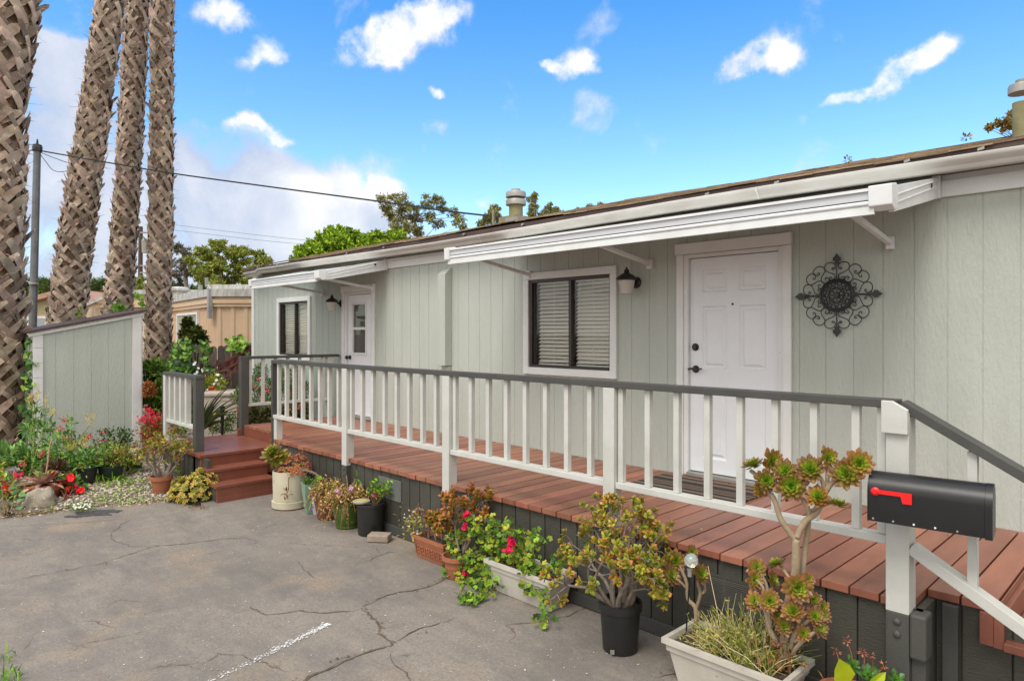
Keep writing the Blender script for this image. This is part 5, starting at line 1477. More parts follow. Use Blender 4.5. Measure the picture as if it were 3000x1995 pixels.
# 6 black pot with lid
c = front(853, 1236, .12); p6 = thing('potted_plant', 'squat black plastic pot with small green shrub and a round lid on its rim', 'potted plant', c)
round_pot(p6, c, [(.112, 0), (.115, .004), (.127, .265), (.137, .268), (.137, .29), (.126, .29), (.122, .22)], M_plast, .122, .25)
m = MB(); cl_ = c + V((0, 0, .298)) - RT * .075 - FW * .035; m.lathe([(.078, 0), (.08, .003), (.08, .016), (.074, .02), (.055, .018)], cl_, 24); m.build('lid', mat('scuffed_lid', (.38, .35, .27), .6, (.22, .20, .16), 12), p6, smooth=True)
m = MB(); m.lathe([(.054, .0185), (.05, .021)], cl_, 20); m.build('lid_label', mat('yellow_sticker', (.45, .36, .10), .6), p6)
fo = MB(); r = random.Random(15)
for i in range(16):
    t = c + V((0, 0, .3)) + RT * r.uniform(-.02, .17) + FW * r.uniform(-.05, .08) + V((0, 0, r.uniform(.02, .17))); fo.col = lin(120, 100, 70); fo.tube([c + V((0, 0, .25)) + RT * .04, t], .004, 5, cap=False)
    for k in range(8): leaf(fo, t + rv(r, .02), unit(r) + V((0, 0, .5)), .042, .026, r.choice(G_BRIGHT), r=r)
fo.build('foliage', M_leaf, p6, recalc=False)
fo = MB(); q = dep(862, 1141, c.dot(FW) - .02)
for i in range(26): flower(fo, q + V((r.gauss(0, .013), r.gauss(0, .013), r.gauss(0, .009))), V((-FW.x, -FW.y, 1)) + rv(r, .5), .009, lin(206, 82, 116), lin(150, 50, 80), r)
fo.build('flower', M_petal, p6, recalc=False)
# 7 concrete paver
cpv = front(874, 1249, .06); m = MB(); a_ = math.radians(38); u_ = V((math.cos(a_), math.sin(a_), 0)); w_ = V((-u_.y, u_.x, 0))
m.obox(cpv + V((0, 0, .032)), u_ * .098, w_ * .062, V((0, 0, .032)))
tag(m.build('paver_brick', mat('concrete_paver', (.33, .26, .20), .9, (.25, .20, .155), 16, bump=.5, bscale=70), bevel=.010, loc=cpv), 'loose beige concrete paver lying beside the squat black pot', 'paver')

def trough(root, x0, x1, y0, y1, h, taper, rimw, mt, soil_drop=.035, feet=False):
    m = MB(); prev = None
    R = [(taper, 0), (taper * .35, h * .70), (taper * .30, h * .705), (taper * .12, h * .72), (taper * .05, h - .028), (-rimw, h - .026), (-rimw, h), (.012, h), (.016, h - .02), (.018, h - soil_drop - .02)]
    for ins, z in R:
        cur = [(x0 + ins, y0 + ins, z), (x1 - ins, y0 + ins, z), (x1 - ins, y1 - ins, z), (x0 + ins, y1 - ins, z)]
        if prev: m.add(prev + cur, [(k, (k + 1) % 4, 4 + (k + 1) % 4, 4 + k) for k in range(4)])
        else: m.add(cur, [(3, 2, 1, 0)])
        prev = cur
    o = m.build('trough', mt, root, bevel=.005)
    s = MB(); r = random.Random(3); nx, ny = 14, 6; e = .019; vs = []
    for i in range(nx + 1):
        for j in range(ny + 1): vs.append((x0 + e + (x1 - x0 - 2 * e) * i / nx, y0 + e + (y1 - y0 - 2 * e) * j / ny, h - soil_drop + r.uniform(-.008, .008)))
    s.add(vs, [(i * (ny + 1) + j, (i + 1) * (ny + 1) + j, (i + 1) * (ny + 1) + j + 1, i * (ny + 1) + j + 1) for i in range(nx) for j in range(ny)]); s.build('soil', M_soil, root)
    return o
# 8 terracotta trough with relief
p8 = thing('potted_plant', 'rectangular terracotta trough with leaf relief holding red edged jade and small white flowers', 'potted plant', (-4.4, 3.42, 0))
trough(p8, -4.62, -4.20, 3.32, 3.50, .185, .03, .008, M_terra)
m = MB()
for i in range(6):
    x = -4.565 + i * .062
    for k in range(3):
        for s_ in (-1, 1):
            p = V((x + s_ * .010, 3.332 - .004 * k * .6, .035 + k * .026)); m.tube([p + V((0, .004, 0)), p + V((s_ * .009, -.001, .014)), p + V((s_ * .016, .003, .024))], [.003, .0062, .002], 6)
m.build('leaf_relief', M_terra, p8, smooth=True)
fo = MB(); ti = []; r = random.Random(51); st = MB(); mids = []
for x in (-4.52, -4.42, -4.33, -4.26): grow(st, V((x, 3.42, .15)), V((r.uniform(-.5, .3), r.uniform(-.6, 0), 1)), .10, .009, 2, ti, r, .6, (2, 3), .8, .05, mids=mids)
st.build('stem', M_bark, p8, recalc=False)
for p, d in ti + mids: paddles(fo, p, d, 8, .050, r, r.choice(pal((150, 152, 50), (116, 124, 44), (160, 132, 52))), r.choice(pal((186, 92, 48), (150, 78, 40))))
q0 = V((-4.6, 3.36, .2))
for i in range(70): q = q0 + V((r.gauss(-.03, .07), r.gauss(0, .05), r.gauss(.06, .055))); leaf(fo, q, unit(r) + V((-.3, -.3, 0)), .05, .018, r.choice(pal((150, 142, 36), (128, 128, 40), (170, 160, 60))), r=r)
fo.build('foliage', M_succ, p8, recalc=False)
fo = MB()
for i in range(40): q = q0 + V((r.gauss(-.04, .07), r.gauss(-.02, .05), r.gauss(.10, .06))); flower(fo, q, unit(r), .009, lin(224, 216, 196), lin(170, 120, 80), r)
for i in range(60): q = q0 + V((r.gauss(.03, .06), r.gauss(0, .04), r.gauss(.17, .03))); puff(fo, q, .008, 2, .014, .01, pal((150, 88, 56), (124, 70, 46)), r)
fo.build('flower', M_petal, p8, recalc=False)
# 8b leggy red jade behind
c = V((-4.05, 3.40, 0)); p8b = thing('potted_plant', 'leggy red edged jade in a round terracotta pot half hidden by the geranium', 'potted plant', front(1052, 1338, .10))
c = front(1052, 1338, .10); round_pot(p8b, c, pot_profile(.075, .105, .17), M_terra, .09, .12)
st = MB(); fo = MB(); ti = []; mids = []; r = random.Random(52)
for i in range(5): grow(st, c + V((r.uniform(-.04, .04), r.uniform(-.03, .03) + .05, .12)), V((-.5 + .25 * i, .1, 1.2)), .27, .011, 2, ti, r, .55, (2, 3), .62, .10, wob=.22, mids=mids)
st.build('stem', M_bark, p8b, recalc=False)
for p, d in ti + mids: paddles(fo, p, d, 9, .056, r, r.choice(pal((150, 126, 52), (128, 122, 46), (168, 120, 58))), r.choice(pal((190, 86, 46), (168, 76, 44), (150, 72, 40))))
fo.build('foliage', M_succ, p8b, recalc=False)
# 9-10 trailing geranium in the white trough
p10 = thing('potted_plant', 'off white rectangular trough with a trailing pink flowered ivy geranium beside the tall jade pot', 'potted plant', (-3.33, 3.41, 0))
trough(p10, -3.64, -3.00, 3.27, 3.52, .225, .045, .012, M_trough)
fo = MB(); st = MB(); r = random.Random(61)
zd = 5.0
def gd(u, v, k=0.): # depth on the line of the trough front
    return dep(u, v, on_y(u, v, 3.30 + k).dot(FW))
trails = [([(1175, 1285), (1130, 1270), (1085, 1290), (1060, 1330), (1075, 1385)], 30), ([(1190, 1280), (1120, 1240), (1070, 1230), (1040, 1250)], 26), ([(1170, 1290), (1150, 1330), (1120, 1375), (1075, 1388)], 22),
          ([(1200, 1285), (1210, 1330), (1250, 1370), (1255, 1440)], 26), ([(1180, 1280), (1200, 1240), (1170, 1215), (1130, 1210)], 24), ([(1210, 1285), (1240, 1255), (1225, 1235)], 14), ([(1190, 1285), (1120, 1300), (1090, 1340), (1110, 1360)], 24),
          ([(1200, 1290), (1225, 1310), (1215, 1340), (1240, 1365)], 18), ([(1195, 1285), (1150, 1260), (1100, 1270), (1040, 1300), (1045, 1330)], 26), ([(1240, 1300), (1275, 1310), (1290, 1290), (1298, 1270)], 10), ([(1160, 1290), (1110, 1310), (1060, 1290), (1035, 1270)], 22), ([(1170, 1285), (1130, 1310), (1120, 1350)], 22), ([(1185, 1270), (1110, 1220), (1080, 1200)], 16)]
GER = pal((118, 150, 40), (92, 126, 36), (140, 166, 50), (70, 100, 32), (156, 160, 50), (60, 88, 30))
for pts, n in trails:
    k0 = r.uniform(-.05, .05); P = []
    for i, (u, v) in enumerate(pts):
        kk = .10 * (1 - i / (len(pts) - 1)) - .07 * math.sin(PI * i / (len(pts) - 1)) + k0 * .6
        p = gd(u, v, kk)
        if p.z < .02: p = gnd(u, v, .02)
        P.append(p)
    Q = [V(q) for q in catmull(P, 9)]; st.col = lin(126, 110, 60); st.tube(Q, .0035, 5, cap=False)
    for i in range(int(n * 3.4)):
        q = r.choice(Q) + V((r.gauss(0, .03), r.gauss(0, .03), r.gauss(.01, .03)))
        if q.z < .02: q.z = .02 + r.random() * .02
        nr = V((-FW.x * .7, -FW.y * .7, .8)) + rv(r, .5); cc = r.choice(GER); lobed(fo, q, nr, unit(r), r.uniform(.017, .030), tuple(x * .85 for x in cc), cc, r)
st.build('stem', M_dry, p10, recalc=False); fo.build('foliage', M_leaf, p10, recalc=False)
fo = MB()
for u, v, n, k in ((1075, 1184, 34, -.02), (1073, 1210, 36, -.02), (1177, 1247, 44, -.04), (1172, 1262, 12, -.05), (1088, 1385, 10, .0), (1176, 1226, 10, 0), (1072, 1318, 8, -.04)):
    q = gd(u, v, k)
    for i in range(n): flower(fo, q + V((r.gauss(0, .013), r.gauss(0, .013), r.gauss(0, .012))), V((-FW.x, -FW.y, .3)) + rv(r, .6), .013, lin(236, 42, 96), lin(206, 24, 74), r)
fo.build('flower', M_petal, p10, recalc=False)
sn = MB(); q = gd(1250, 1320, .08); q.z = .215
fo = MB()
for t in (gd(1298, 1272, .1), gd(1285, 1300, .08)):
    fo.col = lin(150, 130, 90); b_ = gd(1275, 1312, .1); b_.z = .19; fo.tube(catmull([b_, b_.lerp(t, .5) + RT * .01, t], 5), .005, 6)
    for i in range(12): lobed(fo, t + rv(r, .016), V((-FW.x, -FW.y, .6)) + rv(r, .5), unit(r), .022, lin(80, 122, 44), lin(104, 148, 56), r)
fo.build('young_shoot', M_leaf, p10, recalc=False)

# 11 big jade in a black nursery pot
c = front(1428, 1512, .105); p11 = thing('potted_plant', 'big branching jade plant in a tall black nursery pot in front of the deck', 'potted plant', c)
round_pot(p11, c, [(.098, 0), (.102, .004), (.118, .235), (.128, .24), (.129, .285), (.118, .285), (.112, .23)], M_plast, .112, .255)
m = MB(); d_ = V((c.x, c.y, 0)).normalized(); q = c - d_ * .106 - RT * .045 + V((0, 0, .028)); m.obox(q, RT * .012, d_ * .003, V((0, 0, .012))); m.build('drain_slot', M_galv, p11)
st = MB(); fo = MB(); ti = []; mids = []; r = random.Random(77)
JB = (1, 1, 1)
for i in range(12):
    th = 2 * PI * i / 12 + r.uniform(-.2, .2); k = r.uniform(.35, .95) if i % 3 else .2
    grow(st, c + V((math.cos(th) * .05, math.sin(th) * .05, .25)), V((math.cos(th) * k * 1.15, math.sin(th) * k * 1.15, 1)), r.uniform(.175, .25), r.uniform(.013, .019), 3, ti, r, .58, (2, 3), .70, .03, wob=.18, mids=mids)
st.build('stem', M_bark, p11, recalc=False, smooth=True, sharp=0)
JG = pal((146, 158, 48), (124, 140, 44), (168, 170, 56), (108, 126, 40)); JE = pal((196, 92, 50), (180, 108, 48), (160, 130, 50))
for p, d in ti: paddles(fo, p, d, 10, .043, r, r.choice(JG), r.choice(JE))
for p, d in mids:
    if r.random() < .3: paddles(fo, p + rv(r, .01), (d + rv(r, .5)), 7, .040, r, r.choice(JG), r.choice(JE))
fo.build('foliage', M_succ, p11, recalc=False)

# 12 big off white trough with tree aeoniums and dry grass
p12 = thing('potted_plant', 'large off white trough with tall tree aeoniums and dry grass, nearest planter to the viewer', 'potted plant', (-1.7, 3.26, 0))
trough(p12, -2.01, -1.36, 3.10, 3.42, .235, .05, .014, M_trough, .03)
K12 = lambda x, y: ((1700 + x / 2.105) * .786, (1250 + y / 2.105) * .786)
def d12(x, y, k=0.): u, v = K12(x, y); return dep(u, v, on_y(u, v, 3.25 + k).dot(FW))
def d12s(P, k=0.): return [V(q) for q in catmull([d12(x, y, k + e) for x, y, e in P], 7)]
st = MB()
def limb(P, r0, r1, k=0.):
    Q = d12s(P, k); n = len(Q); R = [(r0 + (r1 - r0) * i / (n - 1)) * (1.12 if i % 6 == 0 else 1.) for i in range(n)]; st.tube(Q, R, 8, cap=True)
limb([(1225, 1485, 0), (1250, 1380, 0), (1270, 1250, .01), (1285, 1080, .01), (1325, 900, .0), (1330, 690, -.01)], .026, .019)
limb([(1330, 700, -.01), (1290, 650, -.03), (1235, 565, -.05), (1205, 470, -.06), (1175, 410, -.06)], .015, .012)
limb([(1180, 430, -.06), (1110, 320, -.05), (1050, 270, -.04)], .011, .010)
limb([(1335, 680, -.01), (1385, 585, .0), (1460, 525, .02), (1505, 420, .03), (1555, 345, .03), (1640, 290, .03)], .016, .010)
limb([(1505, 420, .03), (1490, 330, .02), (1430, 260, .01)], .010, .009); limb([(1525, 390, .03), (1525, 280, .05), (1535, 200, .06)], .010, .009)
limb([(1370, 910, .05), (1385, 760, .05), (1405, 620, .04), (1405, 510, .0), (1340, 400, -.02), (1310, 370, -.03)], .015, .009)
limb([(1410, 520, .02), (1450, 500, .0), (1465, 440, -.02)], .008, .007); limb([(1470, 500, .02), (1540, 470, .0), (1590, 475, -.02)], .007, .006)
limb([(1240, 1380, 0), (1170, 1250, -.04), (1140, 1130, -.06), (1080, 1075, -.07)], .014, .009); limb([(1170, 1250, -.04), (1165, 1120, -.06), (1175, 1080, -.07)], .010, .008)
limb([(1150, 1130, -.03), (1130, 1000, -.02), (1085, 940, -.02)], .008, .007); limb([(1160, 1100, 0), (1150, 980, .02), (1095, 870, .02)], .008, .007); limb([(1180, 1050, .02), (1195, 950, .0)], .008, .007)
limb([(1285, 1080, .01), (1300, 960, .04), (1230, 850, .05)], .009, .007)
limb([(1290, 1380, 0), (1330, 1260, .0), (1395, 1130, .02), (1440, 1070, .02)], .014, .009); limb([(1330, 1260, 0), (1400, 1200, -.02), (1450, 1165, -.02)], .010, .008)
limb([(1300, 1400, 0), (1370, 1320, -.03), (1440, 1270, -.03), (1490, 1245, -.03)], .010, .008); limb([(1320, 1330, 0), (1375, 1280, -.04)], .008, .007); limb([(1395, 1130, .02), (1440, 1120, .05), (1500, 1160, .05)], .008, .007)
limb([(1280, 1250, 0), (1310, 1150, -.05)], .009, .008); limb([(1260, 1330, 0), (1240, 1240, -.05)], .009, .007)
limb([(1320, 1050, .01), (1345, 1000, -.05)], .010, .009); limb([(1330, 1020, .01), (1405, 950, .03)], .008, .007)
limb([(712, 1245, .12), (712, 1120, .12), (665, 1060, .12), (655, 960, .12), (610, 850, .12)], .014, .009, 0); limb([(712, 1130, .12), (740, 1030, .12), (725, 960, .10), (745, 910, .10)], .010, .008); limb([(740, 1030, .12), (768, 1010, .14), (765, 950, .14)], .008, .007)
limb([(660, 1000, .12), (610, 950, .08), (570, 920, .06)], .008, .007)
st.build('stem', mat('aeonium_stem', (.27, .20, .125), .85, (.38, .29, .19), 14, bump=.7, bscale=60, bdist=.006), p12, smooth=True, sharp=0)
ros = [(1065, 225, 62, -.04), (1190, 212, 66, .02), (1262, 270, 62, -.05), (1150, 332, 62, -.08), (1300, 362, 84, -.06), (1418, 255, 74, .0), (1535, 190, 60, .06), (1640, 285, 84, .02), (1725, 225, 72, .05), (1462, 425, 60, -.03), (1590, 470, 60, -.03), (1115, 385, 40, -.05), (1690, 260, 60, .05),
       (1205, 835, 52, .05), (1092, 870, 52, .02), (1080, 945, 50, -.02), (1195, 945, 46, 0), (1345, 995, 78, -.06), (1405, 945, 40, .03), (1075, 1070, 52, -.07), (1170, 1070, 56, -.08), (1310, 1130, 58, -.06), (1440, 1065, 42, .02), (1450, 1165, 48, -.03), (1500, 1160, 44, .05), (1258, 1225, 48, -.06), (1222, 1165, 42, -.05), (1380, 1270, 42, -.05), (1485, 1245, 46, -.03),
       (565, 915, 54, .06), (588, 822, 56, .12), (750, 905, 52, .10), (690, 770, 36, .2), (1495, 1110, 36, .06), (1410, 1010, 34, .03)]
fo = MB(); r = random.Random(91)
for x, y, R, k in ros:
    p = d12(x, y, k); Rm = R / 2.105 * .786 * (p.dot(FW) / FOC) * 1.32
    big = y < 520
    ax = V((-FW.x, -FW.y, 0)) * r.uniform(.8, 1.5) + V((0, 0, 1)) * r.uniform(.3, 1.0) + RT * r.uniform(-.8, .8)
    if (x, y) in ((1590, 470), (1065, 225), (1205, 835)): ax = RT * r.uniform(-.6, .6) + V((0, 0, 1))
    if big: cc = (lin(148, 190, 50), lin(122, 124, 50), r.choice(pal((130, 60, 36), (112, 48, 34), (150, 80, 38))))
    else: cc = (lin(156, 190, 52), lin(130, 118, 60), r.choice(pal((112, 54, 46), (130, 68, 50), (146, 86, 50))))
    rosette(fo, p - ax.normalized() * Rm * .15, ax, Rm, int(r.uniform(46, 60)), *cc, r, cup=.35, wid=.38)
fo.build('aeonium_leaves', M_succ, p12, recalc=False)
# dry skirt at the trunk foot
fo = MB(); q = d12(1235, 1440, 0)
for i in range(120): p = q + V((r.gauss(0, .04), r.gauss(0, .035), r.uniform(-.03, .10))); leaf(fo, p, unit(r) + V((0, 0, -.2)), .05, .014, r.choice(pal((120, 78, 50), (92, 58, 40), (146, 104, 72))), r=r)
fo.build('dead_leaves', M_dry, p12, recalc=False)
fo = MB()
for i in range(620):
    b_ = V((r.uniform(-1.86, -1.45), r.uniform(3.13, 3.39), .20)); d = V((r.gauss(0, .7), r.gauss(0, .6), 1)).normalized(); L_ = r.uniform(.08, .26) * (1.2 if b_.x > -1.75 else .8)
    fo.col = r.choice(pal((190, 172, 120), (168, 150, 96), (206, 192, 150), (132, 140, 56), (112, 128, 48)))
    t = b_ + d * L_ + V((0, 0, -.05 * abs(d.x))); fo.tube([b_, b_.lerp(t, .5) + V((0, 0, .02)), t], [.0022, .0018, .0009], 3, cap=False)
    if r.random() < .5:
        for k in range(3): leaf(fo, b_.lerp(t, r.uniform(.3, 1)), unit(r) + V((0, 0, .3)), .022, .008, r.choice(pal((128, 142, 48), (150, 156, 70), (176, 158, 104))), r=r)
for i in range(5): b_ = V((r.uniform(-1.8, -1.5), 3.3, .2)); fo.col = lin(196, 182, 150); fo.tube([b_, b_ + V((r.uniform(-.1, .1), 0, r.uniform(.25, .42)))], [.0025, .0012], 4, cap=False)
fo.build('dry_grass', M_dry, p12, recalc=False)
# 14 glass ball on a stake
q0 = d12(652, 1300, .02); q0.z = .2; q1 = d12(675, 910, .02); qc = d12(684, 824, .02)
gl = thing('garden_light', 'clear glass ball light on a thin black stake in the nearest trough', 'garden light', q0)
m = MB(); m.tube([q0, q1], .004, 8); m.build('stake', M_black, gl); m = MB(); m.lathe([(.012, q1.z - .01), (.014, q1.z + .02), (.016, q1.z + .03)], (q1.x, q1.y, 0), 12); m.build('collar', M_galv, gl, smooth=True)
gmat = bpy.data.materials.new('iridescent_glass'); gmat.use_nodes = True; gb = gmat.node_tree.nodes['Principled BSDF']
gb.inputs['Transmission Weight'].default_value = .75; gb.inputs['Roughness'].default_value = .04; gb.inputs['IOR'].default_value = 1.35; gb.inputs['Base Color'].default_value = (.85, .88, .9, 1)
gb.inputs['Thin Film Thickness'].default_value = 420; gb.inputs['Thin Film IOR'].default_value = 1.6
m = MB(); R = .038; m.lathe([(R * math.sin(PI * i / 16), qc.z - R * math.cos(PI * i / 16)) for i in range(1, 16)], (qc.x, qc.y, 0), 24); m.build('glass_ball', gmat, gl, smooth=True, sharp=0)
# 13 pot at the near corner
c = V((-1.14, 3.30, 0)); p13 = thing('potted_plant', 'terracotta pot with glossy green leaves and dried flower stalks at the lower right corner', 'potted plant', c)
round_pot(p13, c, pot_profile(.10, .125, .20), M_terra, .11, .15)
fo = MB(); r = random.Random(99)
for i in range(7):
    u, v = r.choice([(1965, 1535), (1990, 1520), (2045, 1540), (2065, 1560), (1930, 1545), (2010, 1555)]); p = dep(u + r.uniform(-12, 12), v + r.uniform(-8, 12), c.dot(FW) + r.uniform(-.06, .06)); rosette(fo, p, V((-FW.x, -FW.y, 1)) + rv(r, .4), .055, 14, lin(92, 140, 50), lin(70, 112, 42), lin(54, 86, 36), r, wid=.5)
fo.build('foliage', M_succ, p13, recalc=False)
fo = MB(); p = dep(1928, 1575, c.dot(FW) - .1); q = dep(1938, 1528, c.dot(FW) - .12)
leaf(fo, dep(1945, 1590, c.dot(FW) - .1), dep(1935, 1520, c.dot(FW) - .14) - dep(1945, 1590, c.dot(FW) - .1), .17, .10, lin(164, 178, 30), lin(150, 168, 24), n=V((-FW.x, -FW.y, .2)), droop=.05, wide=.55)
leaf(fo, dep(1990, 1590, c.dot(FW) - .1), RT * .8 + V((0, 0, .7)), .13, .05, lin(150, 168, 30), lin(168, 184, 40), n=V((-FW.x, -FW.y, .2)), droop=.0)
fo.build('yellow_leaf', M_leaf, p13, recalc=False)
fo = MB()
for (u, v, u2, v2) in ((1965, 1530, 1950, 1475), (1935, 1545, 1926, 1500), (2010, 1540, 2005, 1510), (1990, 1530, 1985, 1500), (2020, 1550, 2035, 1530)):
    a, b_ = dep(u, v, c.dot(FW)), dep(u2, v2, c.dot(FW)); fo.col = lin(160, 104, 80); fo.tube([a, a.lerp(b_, .5) + RT * .006, b_], .0022, 4, cap=False); puff(fo, b_, .014, 16, .014, .007, pal((170, 112, 88), (138, 84, 62)), r)
fo.build('dry_stalk', M_dry, p13, recalc=False)

# ------------------------------------------------------------------ the garden by the steps
# jade in terracotta
def zb(x, y): h = bed_h(x, y); return h if h is not None else 0.
c = front(371, 1138, .10, .02); gj = thing('potted_plant', 'small twisted jade in a terracotta pot on the gravel beside the sedum', 'potted plant', c)
round_pot(gj, c, pot_profile(.085, .115, .20, .012, .05), M_terra, .10, .15)
st = MB(); fo = MB(); ti = []; mids = []; r = random.Random(102)
for i in range(7):
    th = 2 * PI * i / 7; k = r.uniform(.3, 1.0)
    grow(st, c + V((math.cos(th) * .03, math.sin(th) * .03, .15)), V((math.cos(th) * k, math.sin(th) * k, 1)), r.uniform(.18, .26), r.uniform(.014, .022), 2, ti, r, .55, (2, 3), .72, .06, wob=.2, mids=mids)
st.build('stem', M_bark, gj, recalc=False)
for p, d in ti + mids: paddles(fo, p, d, 9, .044, r, r.choice(JG + pal((150, 118, 52))), r.choice(pal((188, 88, 46), (160, 72, 40), (140, 96, 42))))
fo.build('foliage', M_succ, gj, recalc=False)
# trailing twisted jade by the dark post
c = gnd(425, 1110, .03); g2 = thing('succulent_bush', 'pale twisting succulent stems with green rosettes behind the sedum, against the dark post', 'succulent', c)
st = MB(); fo = MB(); ti = []; r = random.Random(107)
for i in range(9): grow(st, c + rv(r, .04), V((r.uniform(-.8, .8), r.uniform(-.5, .5), .9)), .18, .009, 1, ti, r, .9, (2, 3), .9, .02, segs=6, wob=.55)
st.build('stem', M_bark, g2, recalc=False)
for p, d in ti: rosette(fo, p, d + V((0, 0, .6)), .055, 16, lin(140, 160, 50), lin(112, 130, 44), lin(120, 104, 44), r)
for i in range(14): rosette(fo, dep(425 + r.uniform(-30, 25), 1040 + r.uniform(-40, 30), c.dot(FW) + r.uniform(-.1, .1)), V((-FW.x, -FW.y, 1)) + rv(r, .4), .06, 16, lin(132, 158, 50), lin(104, 128, 44), lin(140, 100, 44), r)
fo.build('foliage', M_succ, g2, recalc=False)
# sedum mound
c = gnd(440, 1150, 0.0); sd = thing('sedum_clump', 'dense yellow green sedum mound with pink edges on the asphalt edge by the lowest step', 'succulent', c)
fo = MB(); r = random.Random(110); cc0_ = c + FW * .08
for i in range(330):
    q = unit(r); q.z = abs(q.z); lump = 1 + .18 * math.sin(q.x * 5 + 1) * math.cos(q.y * 6) + r.uniform(-.06, .06)
    hh = .21 + .13 * max(0, (q.x * RT.x + q.y * RT.y + .25))
    p = cc0_ + V((q.x * .275 * lump, q.y * .24 * lump, .03 + q.z * hh * lump)); cg, cm, ct_ = r.choice([(lin(206, 214, 80), lin(160, 172, 64), lin(190, 128, 88)), (lin(214, 208, 88), lin(184, 180, 74), lin(204, 132, 96)), (lin(166, 186, 66), lin(130, 148, 54), lin(146, 122, 66))])
    rosette(fo, p, q + V((0, 0, .5)) + rv(r, .2), r.uniform(.028, .046), 14, cg, cm, ct_, r, cup=.5, wid=.5)
for i in range(500): q = unit(r); q.z = abs(q.z); p = cc0_ + V((q.x * .23, q.y * .20, .01 + q.z * .19)); leaf(fo, p, q, .05, .03, lin(86, 92, 38), r=r)
fo.build('foliage', M_succ, sd, recalc=False)

def bush(name, label, cat, base, pts_px, depth, L, W, cols, n, seed, rad_px=22, stem_col=None, mt=None, group=None, kind='leaf', up=.25, squash=1., flowers=None, jit=.12):
    """several leafy shoots whose tips were placed by eye; each gets its stem and its loose clump"""
    r = random.Random(seed); root = thing(name, label, cat, base, group)
    st = MB(); fo = MB(); tips = []
    for q in pts_px:
        u, v = q[:2]; rp = q[2] if len(q) > 2 else rad_px
        p = dep(u, v, depth + r.uniform(-jit, jit)); tips.append(p)
        puff(fo, p, rp * 1.12 * depth / FOC, int(n * 3.2 * (rp / rad_px) ** 1.6), L, W, cols, r, squash, .55, .5, up, kind)
    stems(st, V(base), tips, r, .007 if L > .03 else .005, stem_col, .12)
    st.build('stem', M_dry, root, recalc=False); fo.build('foliage', mt or M_leaf, root, recalc=False)
    if flowers:
        for (u, v, n_, R_, col, spread) in flowers:
            fl = MB(); p = dep(u, v, depth - jit * .8)
            for i in range(n_): flower(fl, p + V((r.gauss(0, spread), r.gauss(0, spread), r.gauss(0, spread))), V((-FW.x, -FW.y, .6)) + rv(r, .5), R_ * r.uniform(.8, 1.2), col, tuple(x * .6 for x in col), r)
            fl.build('flower', M_petal, root, recalc=False)
    return root
PK = lin(206, 74, 96); RD = lin(224, 26, 30); PY = lin(206, 196, 116)
g_ = gnd(75, 1100, .06)
V_G = pal((104, 148, 62), (84, 128, 50), (126, 166, 80), (70, 108, 44))
v1 = bush('valerian', 'tallest green valerian with pale feathery plumes left of the shed corner', 'flowering plant', g_, [(75, 1040), (62, 1065, 26), (88, 1010), (100, 985, 18), (70, 985, 16), (85, 960, 14), (120, 990, 12), (110, 1040, 20), (95, 1075, 24), (80, 935, 8), (98, 945, 8), (72, 925, 6), (40, 1060, 22), (20, 1070, 22)], 8.6, .085, .026, V_G, 20, 201,
          flowers=[(72, 916, 10, .009, PK, .015)], stem_col=lin(128, 140, 80))
fo = MB(); r = random.Random(5)
for (u, v, w_, h_) in ((72, 928, 8, 26), (106, 926, 10, 30), (86, 912, 7, 26), (120, 950, 11, 12)):
    for i in range(150):
        k = r.random(); p = dep(u + r.gauss(0, w_ * .45 * (1 - .4 * k)), v + h_ * (.5 - k), 8.55 + r.uniform(-.05, .05)); quadleaf(fo, p, unit(r) + V((0, 0, .6)), .03, .004, r.choice(pal((214, 196, 120), (196, 150, 96), (186, 190, 110))), r)
    fo.col = lin(140, 150, 80); fo.tube([dep(u, v + h_ * .5, 8.55), dep(u - 8, v + 80, 8.6), dep(u - 12, v + 130, 8.6)], .004, 4, cap=False)
fo.build('seed_plume', M_dry, v1, recalc=False)
g_ = gnd(160, 1100, .06)
bush('valerian', 'bushy valerian with small pink flower heads in front of the shed wall', 'flowering plant', g_, [(110, 1050), (125, 1030), (140, 1050, 26), (150, 1010, 14), (155, 990, 10), (152, 970, 7), (165, 975, 7), (170, 1040, 22), (180, 1015, 14), (190, 1060, 26), (205, 1050, 20), (150, 1075, 28), (120, 1075, 26), (175, 1080, 24), (210, 1070, 18), (130, 1005, 12), (195, 1005, 6), (240, 1040, 14), (225, 1035, 14)], 8.3, .075, .024, V_G + pal((132, 150, 60)), 18, 202, stem_col=lin(120, 132, 70),
     flowers=[(138, 990, 22, .009, PK, .022), (149, 966, 16, .011, lin(190, 84, 96), .02), (203, 1006, 26, .009, PK, .02), (160, 1012, 14, .009, PK, .018), (100, 1041, 16, .009, PK, .018), (93, 1050, 12, .009, PK, .018), (55, 1068, 18, .011, lin(190, 90, 80), .02), (188, 1085, 34, .011, lin(196, 96, 92), .03)])
fo = MB()
for (u, v, w_, h_, n_) in ((208, 966, 13, 30, 190), (195, 1020, 16, 24, 150), (165, 1030, 18, 16, 170), (186, 1078, 14, 20, 120), (148, 1008, 9, 10, 60)):
    for i in range(n_): k = r.random(); p = dep(u + r.gauss(0, w_ * .45), v + h_ * (.5 - k), 8.15 + r.uniform(-.06, .06)); quadleaf(fo, p, unit(r) + V((0, 0, .5)), .028, .004, r.choice(pal((200, 186, 84), (176, 168, 70), (206, 170, 100))), r)
fo.col = lin(120, 140, 70); fo.tube([dep(206, 980, 8.15), dep(190, 1000, 8.15), dep(170, 1030, 8.2)], .0045, 4, cap=False)
vv = fo.build('seed_plume', M_dry, [o for o in bpy.data.objects if o.name.startswith('valerian') and o.get('label', '').startswith('bushy')][0], recalc=False)
